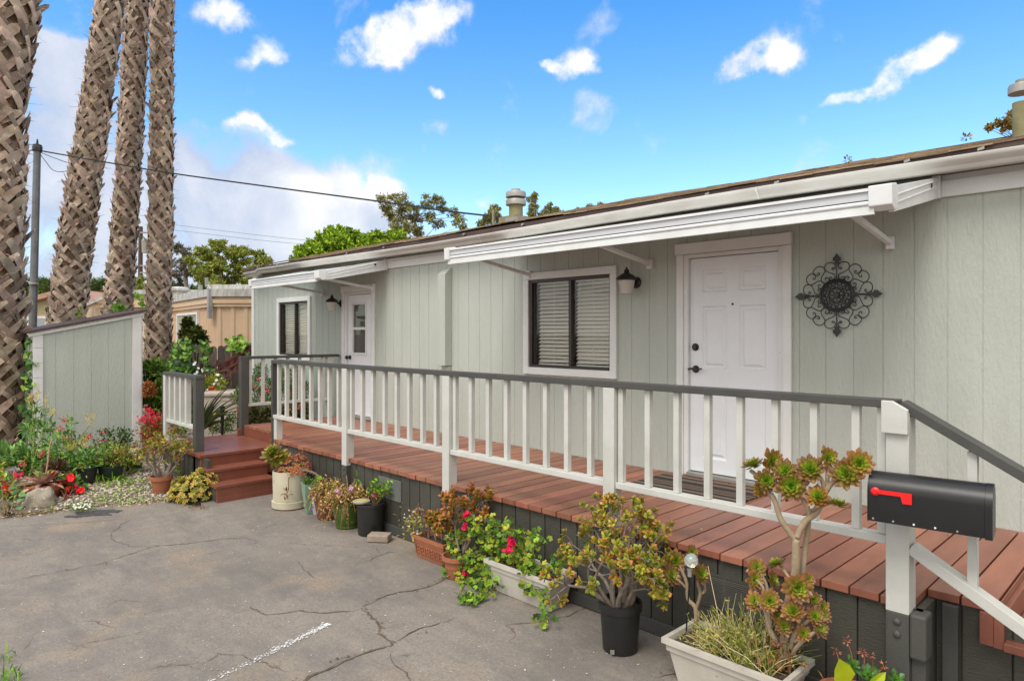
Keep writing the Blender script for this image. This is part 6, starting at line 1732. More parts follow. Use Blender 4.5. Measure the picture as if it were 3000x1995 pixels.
bush('leafy_plant', 'low carpet of mixed green leaves between the big palm and the black pot', 'plant', gnd(120, 1110, .04), [(u_, v_, 17) for u_, v_ in ((15, 1085), (35, 1088), (60, 1085), (85, 1080), (105, 1085), (128, 1088), (150, 1085), (172, 1092), (195, 1085), (70, 1065), (95, 1060), (130, 1062), (160, 1060), (188, 1062), (110, 1100), (140, 1102), (215, 1078))], 8.5, .07, .026, V_G + pal((130, 150, 60), (96, 110, 50)), 18, 240, rad_px=17)
# dark green pot with fine yellow plant, dark shrub behind
c = front(256, 1112, .13, .03); pg = thing('potted_plant', 'dark green round pot with wispy yellow green plant in front of the shed', 'potted plant', c)
round_pot(pg, c, [(.10, 0), (.105, .005), (.145, .18), (.158, .185), (.158, .205), (.148, .205), (.14, .16)], mat('dark_green_plastic', (.016, .035, .026), .4), .14, .17)
fo = MB(); st = MB(); tips = []
for i in range(46):
    t = c + V((r.gauss(0, .11), r.gauss(0, .10), .2 + abs(r.gauss(.12, .07)))); tips.append(t); puff(fo, t, .05, 16, .04, .010, pal((178, 176, 60), (150, 160, 56), (128, 150, 52), (110, 140, 56)), r)
stems(st, c + V((0, 0, .17)), tips, r, .004); st.build('stem', M_dry, pg, recalc=False); fo.build('foliage', M_leaf, pg, recalc=False)
bush('dark_shrub', 'dark leaved pink flowered shrub just behind the dark green pot, against the shed', 'shrub', gnd(265, 1075, .06), [(245, 1010), (262, 1000, 16), (280, 1010), (255, 1030, 24), (285, 1035), (300, 1000, 10), (288, 998, 10), (270, 1050, 24), (240, 1050), (295, 1020, 14)], 8.7, .04, .02, G_DARK + pal((96, 116, 50)), 34, 203, flowers=[(234, 998, 18, .009, PK, .018), (228, 1020, 12, .009, PK, .015), (240, 1015, 10, .009, PK, .015), (257, 1034, 14, .013, lin(200, 90, 96), .018)])
c = front(200, 1120, .11, .03); pb = thing('potted_plant', 'leaning black nursery pot under the valerian left of the dark green pot', 'potted plant', c)
round_pot(pb, c, pot_profile(.09, .115, .22, .008, .02), M_plast, .10, .18)
fo = MB(); puff(fo, c + V((0, 0, .26)), .16, 120, .07, .024, V_G, r); fo.build('foliage', M_leaf, pb, recalc=False)
# terracotta bowl with bromeliad
c = front(102, 1151, .15, .03); bw = thing('potted_plant', 'low terracotta bowl with pinkish brown spiky bromeliad behind the rock', 'potted plant', c)
round_pot(bw, c, [(.13, 0), (.135, .005), (.17, .09), (.178, .095), (.186, .155), (.174, .155), (.17, .11)], M_terra, .168, .125)
fo = MB()
for i in range(34):
    f = (i + 1) / 34; th = i * 2.4; el = math.radians(8 + 84 * f); d = V((math.cos(th) * math.sin(el), math.sin(th) * math.sin(el), math.cos(el))); cc = (lin(120, 150, 70) if f < .25 else lin(186, 150, 130)); ce = lin(130, 140, 70) if f < .25 else r.choice(pal((176, 122, 100), (200, 158, 138), (160, 112, 104)))
    leaf(fo, c + V((0, 0, .15)), d, .14 + .18 * f, .062, cc, ce, fold=.3, droop=.25, r=r, n=V((0, 0, 1)) if f > .3 else None, wide=.35)
fo.build('foliage', M_succ, bw, recalc=False)
fo = MB(); fo.col = lin(176, 148, 116); a = c + V((0, 0, .16)); b_ = dep(119, 1012, a.dot(FW)); fo.tube(catmull([a, dep(109, 1070, a.dot(FW)), dep(113, 1035, a.dot(FW)), b_], 5), .008, 6); fo.build('dry_stalk', M_dry, bw, recalc=False)
# impatiens
IL = pal((96, 138, 50), (78, 116, 40), (118, 156, 64), (66, 96, 36))
bush('impatiens', 'red flowering impatiens between the rock and the gravel', 'flowering plant', gnd(155, 1150, .03), [(130, 1110), (145, 1120, 20), (160, 1115), (170, 1125), (150, 1140, 20), (135, 1135), (180, 1140, 16), (120, 1120, 14), (140, 1155, 12)], 7.7, .06, .03, IL, 22, 205, rad_px=18, stem_col=lin(128, 80, 70),
     flowers=[(123, 1099, 5, .028, RD, .025), (142, 1107, 6, .03, RD, .02), (161, 1097, 6, .03, RD, .02), (166, 1109, 5, .028, lin(206, 30, 56), .02), (161, 1131, 9, .03, RD, .03), (184, 1130, 5, .03, lin(232, 40, 24), .012), (118, 1116, 5, .022, lin(196, 40, 70), .02), (108, 1125, 6, .02, lin(176, 40, 70), .02), (176, 1120, 4, .02, lin(176, 40, 70), .02)])
hv = bush('impatiens', 'red flowering impatiens with broad heart shaped leaves at the left picture edge', 'flowering plant', gnd(15, 1185, .03), [(5, 1120, 22), (25, 1125, 22), (-20, 1140, 24), (10, 1150, 22), (40, 1135), (-10, 1175, 22), (30, 1160)], 7.5, .05, .026, IL + pal((150, 170, 60)), 18, 206, rad_px=20,
     flowers=[(24, 1125, 6, .03, RD, .02), (46, 1093, 8, .018, lin(196, 40, 70), .025), (12, 1115, 8, .02, lin(176, 40, 70), .03), (15, 1148, 7, .022, lin(176, 34, 60), .03), (32, 1170, 5, .02, lin(196, 40, 70), .02), (0, 1180, 4, .03, RD, .015), (8, 1170, 7, .02, lin(170, 30, 60), .03), (20, 1140, 7, .02, lin(176, 34, 60), .03)])
fo = MB()
for (u, v) in ((34, 1132), (48, 1150), (55, 1138), (46, 1168), (50, 1180), (22, 1178), (25, 1160), (10, 1185), (58, 1186), (3, 1190), (-8, 1168), (30, 1122)):
    q = dep(u, v, 7.1 + r.uniform(-.08, .05)); cc = r.choice(pal((88, 124, 70), (104, 140, 80), (76, 110, 60))); heart(fo, q, V((-FW.x * .5, -FW.y * .5, 1)) + rv(r, .2), V((-FW.x, -FW.y, -.2)) + RT * r.uniform(-.8, .8), .055, tuple(x * 1.15 for x in cc), cc)
fo.build('broad_leaf', M_leaf, hv, recalc=False)
bush('ground_plant', 'yellow green foliage with silvery grey rosettes at the left edge above the impatiens', 'plant', gnd(20, 1120, .04), [(5, 1095, 18), (-15, 1080), (15, 1105, 14), (0, 1115, 14)], 7.9, .05, .012, pal((196, 186, 70), (150, 158, 56), (120, 140, 60)), 40, 207, rad_px=18)
g_ = gnd(35, 1110, .04); gs = thing('succulent_patch', 'patch of silvery purple ghost succulents left of the terracotta bowl', 'succulent', g_); fo = MB()
for i in range(26): rosette(fo, dep(30 + r.gauss(0, 9), 1090 + r.gauss(0, 8), 7.9 + r.uniform(-.1, .1)), V((-FW.x, -FW.y, 1)) + rv(r, .3), .045, 14, lin(170, 170, 160), lin(140, 132, 130), lin(128, 106, 110), r, wid=.5)
fo.build('foliage', M_succ, gs, recalc=False)
bush('dark_rosettes', 'dark maroon aeonium rosettes low in front of the valerian', 'succulent', gnd(128, 1115, .04), [(122, 1075, 14), (132, 1085, 14), (140, 1072, 12), (118, 1090, 12), (112, 1080, 10)], 8.0, .06, .02, pal((92, 56, 48), (74, 44, 40), (110, 76, 56), (70, 80, 40)), 34, 208, rad_px=14)
bush('leafy_plant', 'low pale leafy plant in front of the thick left palm', 'plant', gnd(20, 1090, .05), [(15, 1050, 20), (35, 1058), (50, 1050, 14), (5, 1065, 22), (28, 1072, 22), (55, 1070, 18), (-10, 1045, 18)], 8.5, .11, .036, pal((112, 146, 76), (92, 128, 60), (132, 162, 92)), 20, 209, up=.6)
# rocks
def rock(c, sx, sy, sz, seed, label):
    r = random.Random(seed); m = MB(); n = 22; k = 13; vs = []
    for i in range(k + 1):
        ph = PI * i / k
        for j in range(n):
            th = 2 * PI * j / n; d = V((math.sin(ph) * math.cos(th), math.sin(ph) * math.sin(th), math.cos(ph)))
            q = 1 + .34 * noise.noise(d * 1.5 + V((seed, 0, 0))) + .16 * noise.noise(d * 3.2 + V((0, seed, 0))) + .05 * noise.noise(d * 8)
            flat = max(-.55, d.z * (1 + .2 * noise.noise(d * 2.1)))
            vs.append(c + RT * d.x * sx * q + FW * d.y * sy * q + V((0, 0, flat * sz * q)))
    m.add(vs, [(i * n + j, i * n + (j + 1) % n, (i + 1) * n + (j + 1) % n, (i + 1) * n + j) for i in range(k) for j in range(n)])
    tag(m.build('rock', mat('weathered_stone', (.36, .31, .24), .9, (.22, .19, .15), 9, bump=.9, bscale=26, bdist=.012, spots=(.48, .43, .36), spot_scale=20, spot_t=.6), smooth=True, sharp=0, loc=c), label, 'rock')
rock(front(92, 1172, .10) + V((0, 0, .075)), .165, .12, .13, 3, 'large pale brown weathered rock on the asphalt edge below the bromeliad bowl')
rock(front(66, 1172, .05) + V((0, 0, .03)), .07, .06, .06, 8, 'small dark rock leaning against the large one')
# teal bowl and pansies
c = front(313, 1083, .06, .04); tb = thing('bowl', 'small empty dark teal plastic bowl by the shed corner', 'bowl', c)
round_pot(tb, c, [(.06, 0), (.065, .004), (.082, .085), (.09, .088), (.09, .1), (.08, .1), (.06, .02), (.02, .018)], mat('teal_plastic', (.02, .075, .06), .35), n=24, name='shell')
bush('pansy_plant', 'pale yellow pansies with yellow green leaves beside the shed corner', 'flowering plant', gnd(295, 1085, .05), [(285, 1055, 16), (298, 1060, 14), (310, 1052, 12), (275, 1062, 14), (320, 1058, 10)], 8.7, .05, .022, pal((150, 156, 56), (120, 140, 50), (170, 166, 70)), 26, 212, rad_px=14, flowers=[(288, 1036, 4, .035, lin(226, 214, 130), .012), (303, 1036, 4, .034, lin(228, 220, 160), .012), (268, 1038, 3, .03, lin(216, 200, 140), .012), (318, 1056, 3, .03, lin(220, 200, 110), .012)])
# red flowers and hedge right of the shed
bush('red_sedum', 'bright red and orange flowering succulents right of the shed, under the hedge', 'flowering plant', gnd(355, 1040, .05), [(335, 985, 18), (350, 975, 18), (365, 985, 18), (378, 980, 16), (345, 1005, 20), (370, 1005, 20), (385, 1000, 14), (335, 1020, 16), (360, 1025, 18)], 9.6, .045, .02, pal((176, 92, 40), (190, 130, 40), (120, 124, 44), (150, 60, 44), (96, 110, 44)), 44, 213, rad_px=18,
     flowers=[(342, 955, 46, .016, lin(206, 40, 72), .05), (355, 965, 40, .016, lin(200, 50, 76), .05), (380, 958, 14, .018, lin(206, 36, 66), .02), (332, 965, 26, .016, lin(212, 60, 84), .03), (384, 985, 20, .014, lin(196, 50, 60), .03)])
bush('hedge_shrub', 'dense leafy hedge with brown stems between the shed and the little railing', 'shrub', gnd(360, 1010, .05), [(340, 860, 24), (360, 850, 22), (375, 870, 22), (345, 890, 20), (365, 900, 22), (380, 900, 18), (340, 920, 16), (360, 930, 18), (378, 935, 16), (385, 880, 16), (350, 910, 18), (372, 955, 14)], 10.6, .075, .045, G_MID + pal((60, 92, 30)) + pal((132, 140, 44)), 46, 214, rad_px=20, stem_col=lin(120, 90, 66))
fo = MB()
bush('dried_flower', 'rusty brown dried hydrangea head among the hedge leaves right of the shed', 'flowering plant', gnd(350, 1010, .05), [(342, 890, 11), (350, 900, 11), (338, 905, 8)], 10.2, .03, .016, pal((160, 96, 50), (130, 74, 40), (176, 116, 66)), 90, 215, rad_px=12)
# ------------------------------------------------------------------ fence with vines, trellises, storage box
M_fence = mat('grey_fence_wood', (.17, .135, .11), .95, (.10, .078, .062), 8, (5, 5, .8), bump=1., bscale=30, bstr=(5, 5, .5), island=.3)
fd_ = 13.4
fe = thing('picket_fence', 'weathered grey wooden fence with rounded boards behind the garden', 'fence', dep(490, 768, fd_) - V((0, 0, EYE)))
m = MB(); r = random.Random(70); u = 385
p_ = dep(385, 768, fd_); L_ = (597 - 385) * fd_ / FOC; s = 0
while s < L_:
    w_ = .135; h = 1.66 - .02 * math.sin(s * 2) + r.uniform(-.025, .025); b_ = p_ + RT * s; lean = r.uniform(-.01, .01)
    pr_ = [(0, 0), (w_, 0), (w_, h - .06), (w_ * .8, h - .015), (w_ * .5, h), (w_ * .2, h - .015), (0, h - .06)]
    vs = [V((b_.x + RT.x * (a + lean * z), b_.y + RT.y * (a + lean * z), z)) + FW * e for e in (0, .02) for a, z in pr_]
    m.add(vs, [tuple(range(7)), tuple(range(13, 6, -1))] + [(i, (i + 1) % 7, 7 + (i + 1) % 7, 7 + i) for i in range(7)]); s += w_ + .008
m.build('boards', M_fence, fe)
m = MB()
for z in (.4, 1.3): m.bar(V((p_.x, p_.y, z)) + FW * .04, V((p_.x, p_.y, z)) + RT * L_ + FW * .04, .035, .08)
m.split('fence_rail', M_fence, fe)
iv = thing('ivy', 'glossy green ivy climbing over the wooden fence beside the upright palm', 'vine', dep(430, 900, 12.9)); fo = MB(); st = MB()
def ivy(fo, spots, d0, R0, n, cols, r, jit=.15):
    for (u, v, rad) in spots:
        for i in range(int(n * (rad / 18) ** 2)):
            q = dep(u + r.gauss(0, rad * .5), v + r.gauss(0, rad * .5), d0 + r.uniform(-jit, jit)); cc = r.choice(cols); heart(fo, q, V((-FW.x, -FW.y, .5)) + rv(r, .45), V((0, 0, -1)) + rv(r, .6), R0 * r.uniform(.7, 1.25), tuple(x * 1.2 for x in cc), cc)
IVG = pal((100, 140, 44), (74, 112, 40), (128, 164, 60), (52, 84, 36), (62, 96, 40))
ivy(fo, [(408, 800, 16), (425, 795, 18), (415, 825, 20), (440, 810, 16), (430, 840, 22), (405, 850, 18), (445, 850, 16), (410, 880, 22), (430, 880, 20), (400, 915, 20), (465, 790, 12), (475, 800, 10), (485, 805, 10), (395, 840, 12), (395, 880, 16), (470, 830, 10), (480, 850, 10), (460, 870, 12)], 12.9, .062, 30, IVG, r)
fo.build('foliage', M_leaf, iv, recalc=False)
st.col = lin(84, 64, 48)
for k in range(9): st.tube(catmull([dep(420 + k * 8, 930, 13.1), dep(415 + k * 8 + r.uniform(-8, 8), 870, 13.05), dep(425 + k * 7 + r.uniform(-8, 8), 810, 13.0)], 4), .012, 5, cap=False)
st.build('stem', M_dry, iv, recalc=False)
iv2 = thing('ivy', 'light green vine tumbling over the fence top next to the house corner', 'vine', dep(545, 810, 13.0)); fo = MB()
ivy(fo, [(535, 790, 12), (548, 785, 12), (560, 795, 12), (572, 798, 9), (545, 800, 12), (530, 800, 8), (525, 785, 5)], 13.1, .07, 34, pal((140, 176, 64), (112, 148, 50), (160, 190, 80), (84, 120, 44)), r)
fo.build('foliage', M_leaf, iv2, recalc=False)
bush('small_tree', 'small tiered evergreen with rounded dark leaves rising above the fence', 'tree', dep(452, 900, 13.8), [(432, 740, 7), (436, 748, 8), (432, 755, 9), (440, 765, 9), (452, 762, 8), (425, 772, 9), (445, 775, 11), (465, 775, 9), (455, 785, 12), (435, 785, 10), (470, 785, 8), (430, 747, 8), (455, 768, 9)], 13.8, .075, .05, pal((70, 82, 34), (88, 98, 40), (50, 62, 28), (106, 110, 46)), 60, 220, rad_px=10, jit=.2)
M_trel = mat('red_trellis', (.15, .042, .028), .7, (.10, .032, .022), 10); M_trelb = mat('brown_trellis', (.13, .075, .055), .85, (.09, .055, .04), 12)
def trellis(label, p00, p10, p01, nx, ny, w, mt, d0, skew=0.):
    a = dep(*p00, d0); bx = dep(*p10, d0) - a; by = dep(*p01, d0) - a; root = thing('trellis', label, 'trellis', a)
    m = MB()
    for i in range(nx + 1): q = a + bx * (i / nx); m.bar(q, q + by + bx * skew, w, .012, up=FW)
    for j in range(ny + 1): q = a + by * (j / ny) - FW * .0145 + bx * skew * (j / ny); m.bar(q, q + bx, w, .012, up=FW)
    m.build('lattice', mt, root); return root
trellis('brick red fan trellis leaning along the fence', (555, 905 - 100), (590, 792), (480, 880), 3, 1, .05, M_trel, 13.1)
trellis('brick red diamond lattice strip behind the thin brown trellis', (443, 905), (585, 835), (458, 862), 9, 2, .045, M_trel, 13.05, .02)
trellis('thin brown square trellis standing in the flower bed', (470, 965), (540, 955), (455, 862), 5, 5, .03, M_trelb, 12.0, .06)
# storage box
M_box = mat('beige_plastic', (.52, .45, .375), .6, (.47, .40, .33), 4)
a = gnd(478, 1000, .05); sb = thing('storage_box', 'beige plastic garden storage box with moulded front and lid', 'storage box', a)
d0 = 10.9; a = dep(470, 995, d0); b_ = dep(546, 990, d0 + .1); bd_ = V((b_.x - a.x, b_.y - a.y, 0)); Lb = bd_.length; bx = bd_ / Lb; by = V((-bx.y, bx.x, 0)); by = by if by.dot(FW) > 0 else -by
zt_ = EYE - (905 - 768) * d0 / FOC
m = MB(); cc = V((a.x, a.y, 0)) + bx * Lb / 2 + by * .3; m.obox(V((cc.x, cc.y, (zt_ - .06) / 2)), bx * Lb / 2, by * .3, V((0, 0, (zt_ - .06) / 2)))
for z, k in ((.30, .1), (.55, .1), (.78, .1)): m.obox(V((cc.x, cc.y, z)) - by * .302 + bx * .12, bx * .14, by * .006, V((0, 0, .012)))
m.obox(V((cc.x, cc.y, .45)) - by * .303 - bx * .08, bx * .004, by * .005, V((0, 0, .42)))
m.build('body', M_box, sb, bevel=.015)
m = MB(); m.obox(V((cc.x, cc.y, zt_ - .025)), bx * (Lb / 2 + .03), by * .33, V((0, 0, .035))); m.build('lid', M_box, sb, bevel=.02)
bush('daisies', 'white daisies with green leaves on and behind the storage box', 'flowering plant', dep(490, 905, 11.6), [(480, 880, 12), (495, 875, 12), (510, 885, 10), (470, 890, 10), (490, 890, 12), (505, 870, 8)], 11.4, .05, .022, pal((150, 156, 44), (120, 140, 44), (170, 166, 60)), 36, 230, rad_px=11,
     flowers=[(504, 872, 4, .024, lin(236, 236, 236), .04), (497, 862, 3, .024, lin(236, 236, 236), .03), (507, 885, 4, .024, lin(236, 236, 236), .03), (478, 897, 4, .024, lin(230, 230, 230), .03), (459, 847, 3, .024, lin(236, 236, 236), .03), (472, 855, 3, .024, lin(236, 236, 236), .03), (447, 838, 2, .024, lin(236, 236, 236), .02), (450, 860, 2, .024, lin(236, 236, 236), .02), (492, 893, 8, .03, lin(214, 96, 50), .05)])
sp = thing('flax_plant', 'dark green strappy flax leaves right of the little railing post', 'plant', gnd(470, 1005, .05)); fo = MB(); r = random.Random(9); b_ = dep(468, 985, 9.9)
for i in range(46):
    a_ = r.uniform(-1.2, 1.2); L_ = r.uniform(.5, .85); d = (RT * math.sin(a_) * .9 + V((0, 0, math.cos(a_) * .9 + .15)) + FW * r.uniform(-.4, .4)).normalized(); cc = r.choice(pal((70, 80, 44), (52, 62, 36), (92, 100, 60), (40, 48, 30)))
    P = [b_ + rv(r, .02)]; dd = d
    for k in range(5): dd = (dd + V((0, 0, -.13)) + RT * .07).normalized(); P.append(P[-1] + dd * L_ / 5)
    s_ = d.cross(FW).normalized(); W = [.014, .016, .014, .011, .007, .001]
    vs = [q for p, w_ in zip(P, W) for q in (p - s_ * w_, p + s_ * w_)]; fo.add(vs, [(2 * k, 2 * k + 1, 2 * k + 3, 2 * k + 2) for k in range(5)], 0, [cc] * 12)
fo.build('foliage', M_leaf, sp, recalc=False)
bush('daisies', 'small yellow daisies at the edge of the landing beside the black stake', 'flowering plant', gnd(500, 1000, .05), [(498, 985, 10), (510, 980, 12), (520, 985, 12), (490, 990, 8), (530, 975, 12), (535, 960, 10)], 10.1, .045, .012, G_MID, 44, 231, rad_px=11, flowers=[(501, 954, 4, .026, lin(232, 176, 30), .02), (508, 958, 3, .026, lin(232, 176, 30), .02), (490, 963, 4, .026, lin(226, 160, 30), .02), (484, 969, 3, .024, lin(226, 160, 30), .02), (516, 944, 2, .024, lin(232, 176, 30), .01), (494, 974, 3, .024, lin(226, 160, 30), .02), (486, 978, 3, .024, lin(216, 140, 30), .01)])
a = gnd(512, 1000, .05); ms_ = thing('path_light', 'short black path light stake among the yellow daisies', 'garden light', dep(512, 975, 9.9)); m = MB(); q = dep(512, 975, 9.9); t_ = dep(512, 940, 9.9)
m.tube([q - V((0, 0, .3)), q, t_], [.01, .022, .03], 10); m.lathe([(.036, t_.z), (.036, t_.z + .03), (.01, t_.z + .04)], (t_.x, t_.y, 0), 14); m.build('stake', M_black, ms_, smooth=True)
c = gnd(436, 1000, .05); c = dep(436, 990, 10.3); c.z = .04; pp_ = thing('planter_pot', 'low beige pot on the gravel behind the little railing', 'pot', c); round_pot(pp_, c, pot_profile(.12, .16, .24), M_box, .14, .2)
fo = MB(); puff(fo, c + V((0, 0, .27)) + RT * -.12, .10, 40, .08, .04, pal((96, 130, 50), (128, 100, 56)), r); fo.build('foliage', M_leaf, pp_, recalc=False)
# salvia behind the landing railing
bush('salvia_shrub', 'airy green salvia shrub with tiny pink and white flowers against the house corner', 'shrub', V((-10.2, 4.7, .05)), [(u_, v_, 15) for u_, v_ in ((560, 900), (575, 880), (590, 900), (600, 870), (610, 905), (625, 885), (640, 900), (650, 870), (660, 890), (672, 905), (685, 880), (700, 895), (570, 925), (590, 935), (612, 930), (632, 925), (655, 930), (680, 925), (700, 920), (553, 940), (548, 915), (640, 850), (600, 855), (680, 862), (555, 965), (545, 980))], 11.0, .036, .013, pal((96, 124, 56), (74, 104, 44), (120, 146, 76), (60, 86, 38)), 120, 232, rad_px=15, jit=.5, up=.5,
     flowers=[(u_ + 0, v_, 4, .016, c_, .05) for u_, v_, c_ in [(555, 930, PK), (560, 905, lin(220, 170, 170)), (580, 880, PK), (585, 890, PK), (600, 880, lin(220, 180, 176)), (618, 900, PK), (640, 893, PK), (655, 905, lin(224, 190, 190)), (668, 900, PK), (600, 915, lin(216, 120, 130)), (625, 880, lin(220, 160, 160)), (690, 900, PK), (545, 945, lin(224, 200, 190)), (540, 930, lin(216, 130, 130)), (552, 955, PK), (606, 872, PK), (676, 868, PK)]])
bush('low_hedge', 'dark low succulent hedge along the deck edge beneath the far railing', 'shrub', V((-9.8, 4.3, .05)), [(u_, v_, 16) for u_, v_ in ((575, 960), (590, 955), (605, 965), (620, 955), (635, 965), (650, 960), (665, 955), (680, 960), (580, 985), (600, 985), (700, 950), (625, 985))], 10.2, .05, .03, pal((74, 82, 36), (56, 66, 30), (96, 92, 44), (88, 74, 46)), 90, 233, rad_px=16, jit=.35, flowers=[(660, 950, 20, .02, lin(200, 120, 40), .06), (690, 945, 14, .02, lin(196, 100, 50), .05), (705, 955, 8, .02, lin(150, 70, 50), .05)])
# ivy at the foot of the left palm and sprouts on the palms
iv3 = thing('ivy', 'ivy between the thick left palm and the shed', 'vine', dep(62, 900, 9.7)); fo = MB()
ivy(fo, [(62, 790, 9), (66, 815, 10), (70, 840, 11), (62, 865, 11), (68, 890, 12), (72, 920, 12), (66, 950, 12), (74, 970, 10), (60, 985, 12), (50, 935, 10)], 9.35, .055, 34, IVG[1:], r, .1)
fo.build('foliage', M_leaf, iv3, recalc=False)
for u, v, n_, lab in ((272, 712, 26, 'green sprouts growing from the foot of the slim palm'), (180, 735, 8, 'small green sprout at the foot of the leaning palm'), (328, 700, 12, 'green leaves at the left side of the upright palm')):
    t_ = thing('ivy', lab, 'vine', dep(u, v, 12.4)); fo = MB()
    for i in range(n_): q = dep(u + r.gauss(0, 7), v + r.gauss(0, 16), 12.2 if u < 250 else (13.0 if u > 300 else 13.35)); heart(fo, q, V((-FW.x, -FW.y, .4)) + rv(r, .4), V((0, 0, -1)) + rv(r, .6), .07, lin(120, 160, 50), lin(96, 136, 44))
    fo.build('foliage', M_leaf, t_, recalc=False)
# weeds and grass
gr = MB(); r = random.Random(300)
def tuft(u, v, n, h, spread, cols=G_BRIGHT):
    b_ = gnd(u, v, .0); hh = bed_h(b_.x, b_.y); b_.z = hh if hh is not None else 0.
    for i in range(n):
        p = b_ + V((r.gauss(0, spread), r.gauss(0, spread), 0)); d = V((r.gauss(0, .45), r.gauss(0, .45), 1)); cc = r.choice(cols); leaf(gr, p, d, h * r.uniform(.5, 1.2), .008, cc, cc, r=r, fold=.1, droop=.4)
for (u, v, n, h, s_) in ((290, 1125, 50, .09, .08), (305, 1140, 40, .07, .08), (320, 1120, 30, .07, .08), (275, 1115, 40, .12, .05), (240, 1150, 50, .06, .10), (270, 1155, 50, .05, .10), (290, 1160, 40, .05, .1), (330, 1150, 30, .04, .08), (250, 1130, 40, .08, .08), (345, 1130, 30, .05, .06), (230, 1120, 30, .1, .05), (380, 1150, 20, .04, .05), (420, 1158, 16, .04, .03), (310, 1098, 30, .08, .06), (745, 1180, 6, .03, .02), (114, 1180, 8, .12, .01), (0, 1565, 40, .07, .05), (-8, 1520, 40, .07, .05), (-4, 1590, 50, .08, .05)): tuft(u, v, n, h, s_)
tag(gr.build('grass', M_leaf, recalc=False), None, None, kind='stuff')
al = MB()
for i in range(420): p = gnd(r.gauss(185, 16), r.gauss(1166, 4), .04); leaf(al, p, unit(r) + V((0, 0, .5)), .025, .01, r.choice(G_MID), r=r)
for i in range(46): p = gnd(r.gauss(185, 15), r.gauss(1164, 4), .06); flower(al, p, V((-FW.x * .5, -FW.y * .5, 1)), .009, lin(226, 226, 214), lin(170, 180, 110), r)
tag(al.build('alyssum', M_petal, recalc=False, loc=gnd(185, 1166, .03)), 'mat of tiny white alyssum flowers at the gravel edge right of the rock', 'flowering plant')
# dead leaf litter along the asphalt edge
ll = MB()
for i in range(900):
    k = r.random(); p, q = edge[2 + int(k * 5)], edge[3 + int(k * 5)]; w_ = p.lerp(q, r.random()); w_ = V((w_.x, w_.y, .006)) + V((r.gauss(-.03, .06), r.gauss(0, .06), 0)); leaf(ll, w_, V((r.uniform(-1, 1), r.uniform(-1, 1), .12)), r.uniform(.012, .03), r.uniform(.006, .013), r.choice(pal((130, 98, 62), (96, 70, 46), (160, 130, 90), (84, 74, 40))), r=r)
for i in range(160):
    p = gnd(r.uniform(100, 1900), r.choice([1170, 1180, 1200, 1240, 1300, 1400]) + r.uniform(0, 120), .003); leaf(ll, p, V((r.uniform(-1, 1), r.uniform(-1, 1), .05)), r.uniform(.006, .016), r.uniform(.004, .008), r.choice(pal((150, 120, 80), (190, 170, 110), (100, 76, 50))), r=r)
for i in range(70):
    x_ = r.uniform(-7.6, -1.0); y_ = r.uniform(3.6, 5.2); leaf(ll, V((x_, y_, DZ + .003)), V((r.uniform(-1, 1), r.uniform(-1, 1), .05)), r.uniform(.008, .022), r.uniform(.004, .010), r.choice(pal((120, 90, 50), (186, 160, 110), (90, 66, 40))), r=r)
tag(ll.build('leaf_litter', M_dry, recalc=False), None, None, kind='stuff')

# ------------------------------------------------------------------ trees beyond
def tree(name, label, depth, trunk, clumps, cols, n, L, W, seed, jit=1.0, squash=.8, hang=0., base_r=.16, bark=None, group='trees beyond the roofs'):
    r = random.Random(seed); t0 = dep(*trunk[0], depth); root = thing(name, label, 'tree', (t0.x, t0.y, 0), group)
    tr = MB(); P = [V((t0.x, t0.y, 0))] + [dep(u, v, depth) for u, v in trunk]
    tr.tube(catmull(P, 4), [base_r * (1 - .6 * i / (4 * (len(P) - 1))) for i in range(4 * (len(P) - 1) + 1)], 8, cap=False)
    cr = MB()
    for (u, v, rp) in clumps:
        c = dep(u, v, depth + r.uniform(-jit, jit)); rad = rp * depth / FOC
        j = min(range(len(P)), key=lambda i: (P[i] - c).length + (0 if P[i].z < c.z else 3)); s_ = P[j]
        mid = s_.lerp(c, .5) + V((r.uniform(-.2, .2), r.uniform(-.2, .2), .12)) * rad
        tr.tube([s_, mid, c], [base_r * .16, base_r * .11, base_r * .05], 5, cap=False)
        for k in range(4): e = c + unit(r) * rad * .9; tr.tube([c.lerp(s_, .15), c.lerp(e, .5) + rv(r, rad * .05), e], [base_r * .05, base_r * .035, base_r * .012], 4, cap=False)
        sub = [c + unit(r) * rad * r.uniform(.35, .95) for k in range(16)]
        L_, W_ = L * .62, W * .66
        for k in range(int(n * 2.8 * (rp / 20) ** 2)):
            q = r.choice(sub); o = unit(r) * rad * .40 * r.random() ** .6; o.z *= squash
            d = unit(r) * .7 + V((0, 0, -hang)); cc = r.choice(cols); f = r.uniform(.7, 1.3)
            p = q + o - V((0, 0, hang * rad * .25 * r.random())); quadleaf(cr, p, d.normalized(), L_ * f, W_ * f, cc, r)
    tr.build('trunk', bark or M_barkd, root, recalc=False); cr.build('crown', M_leaf, root, recalc=False)
T_OL = pal((140, 152, 58), (116, 134, 50), (160, 164, 74), (94, 112, 44), (150, 138, 62))
T_GR = pal((150, 176, 36), (116, 148, 30), (176, 194, 52), (84, 114, 26), (96, 130, 30))
T_EU = pal((132, 134, 74), (112, 118, 64), (150, 148, 86), (92, 100, 56), (146, 124, 70))
T_PI = pal((86, 108, 42), (66, 90, 36), (108, 124, 54), (50, 70, 32))
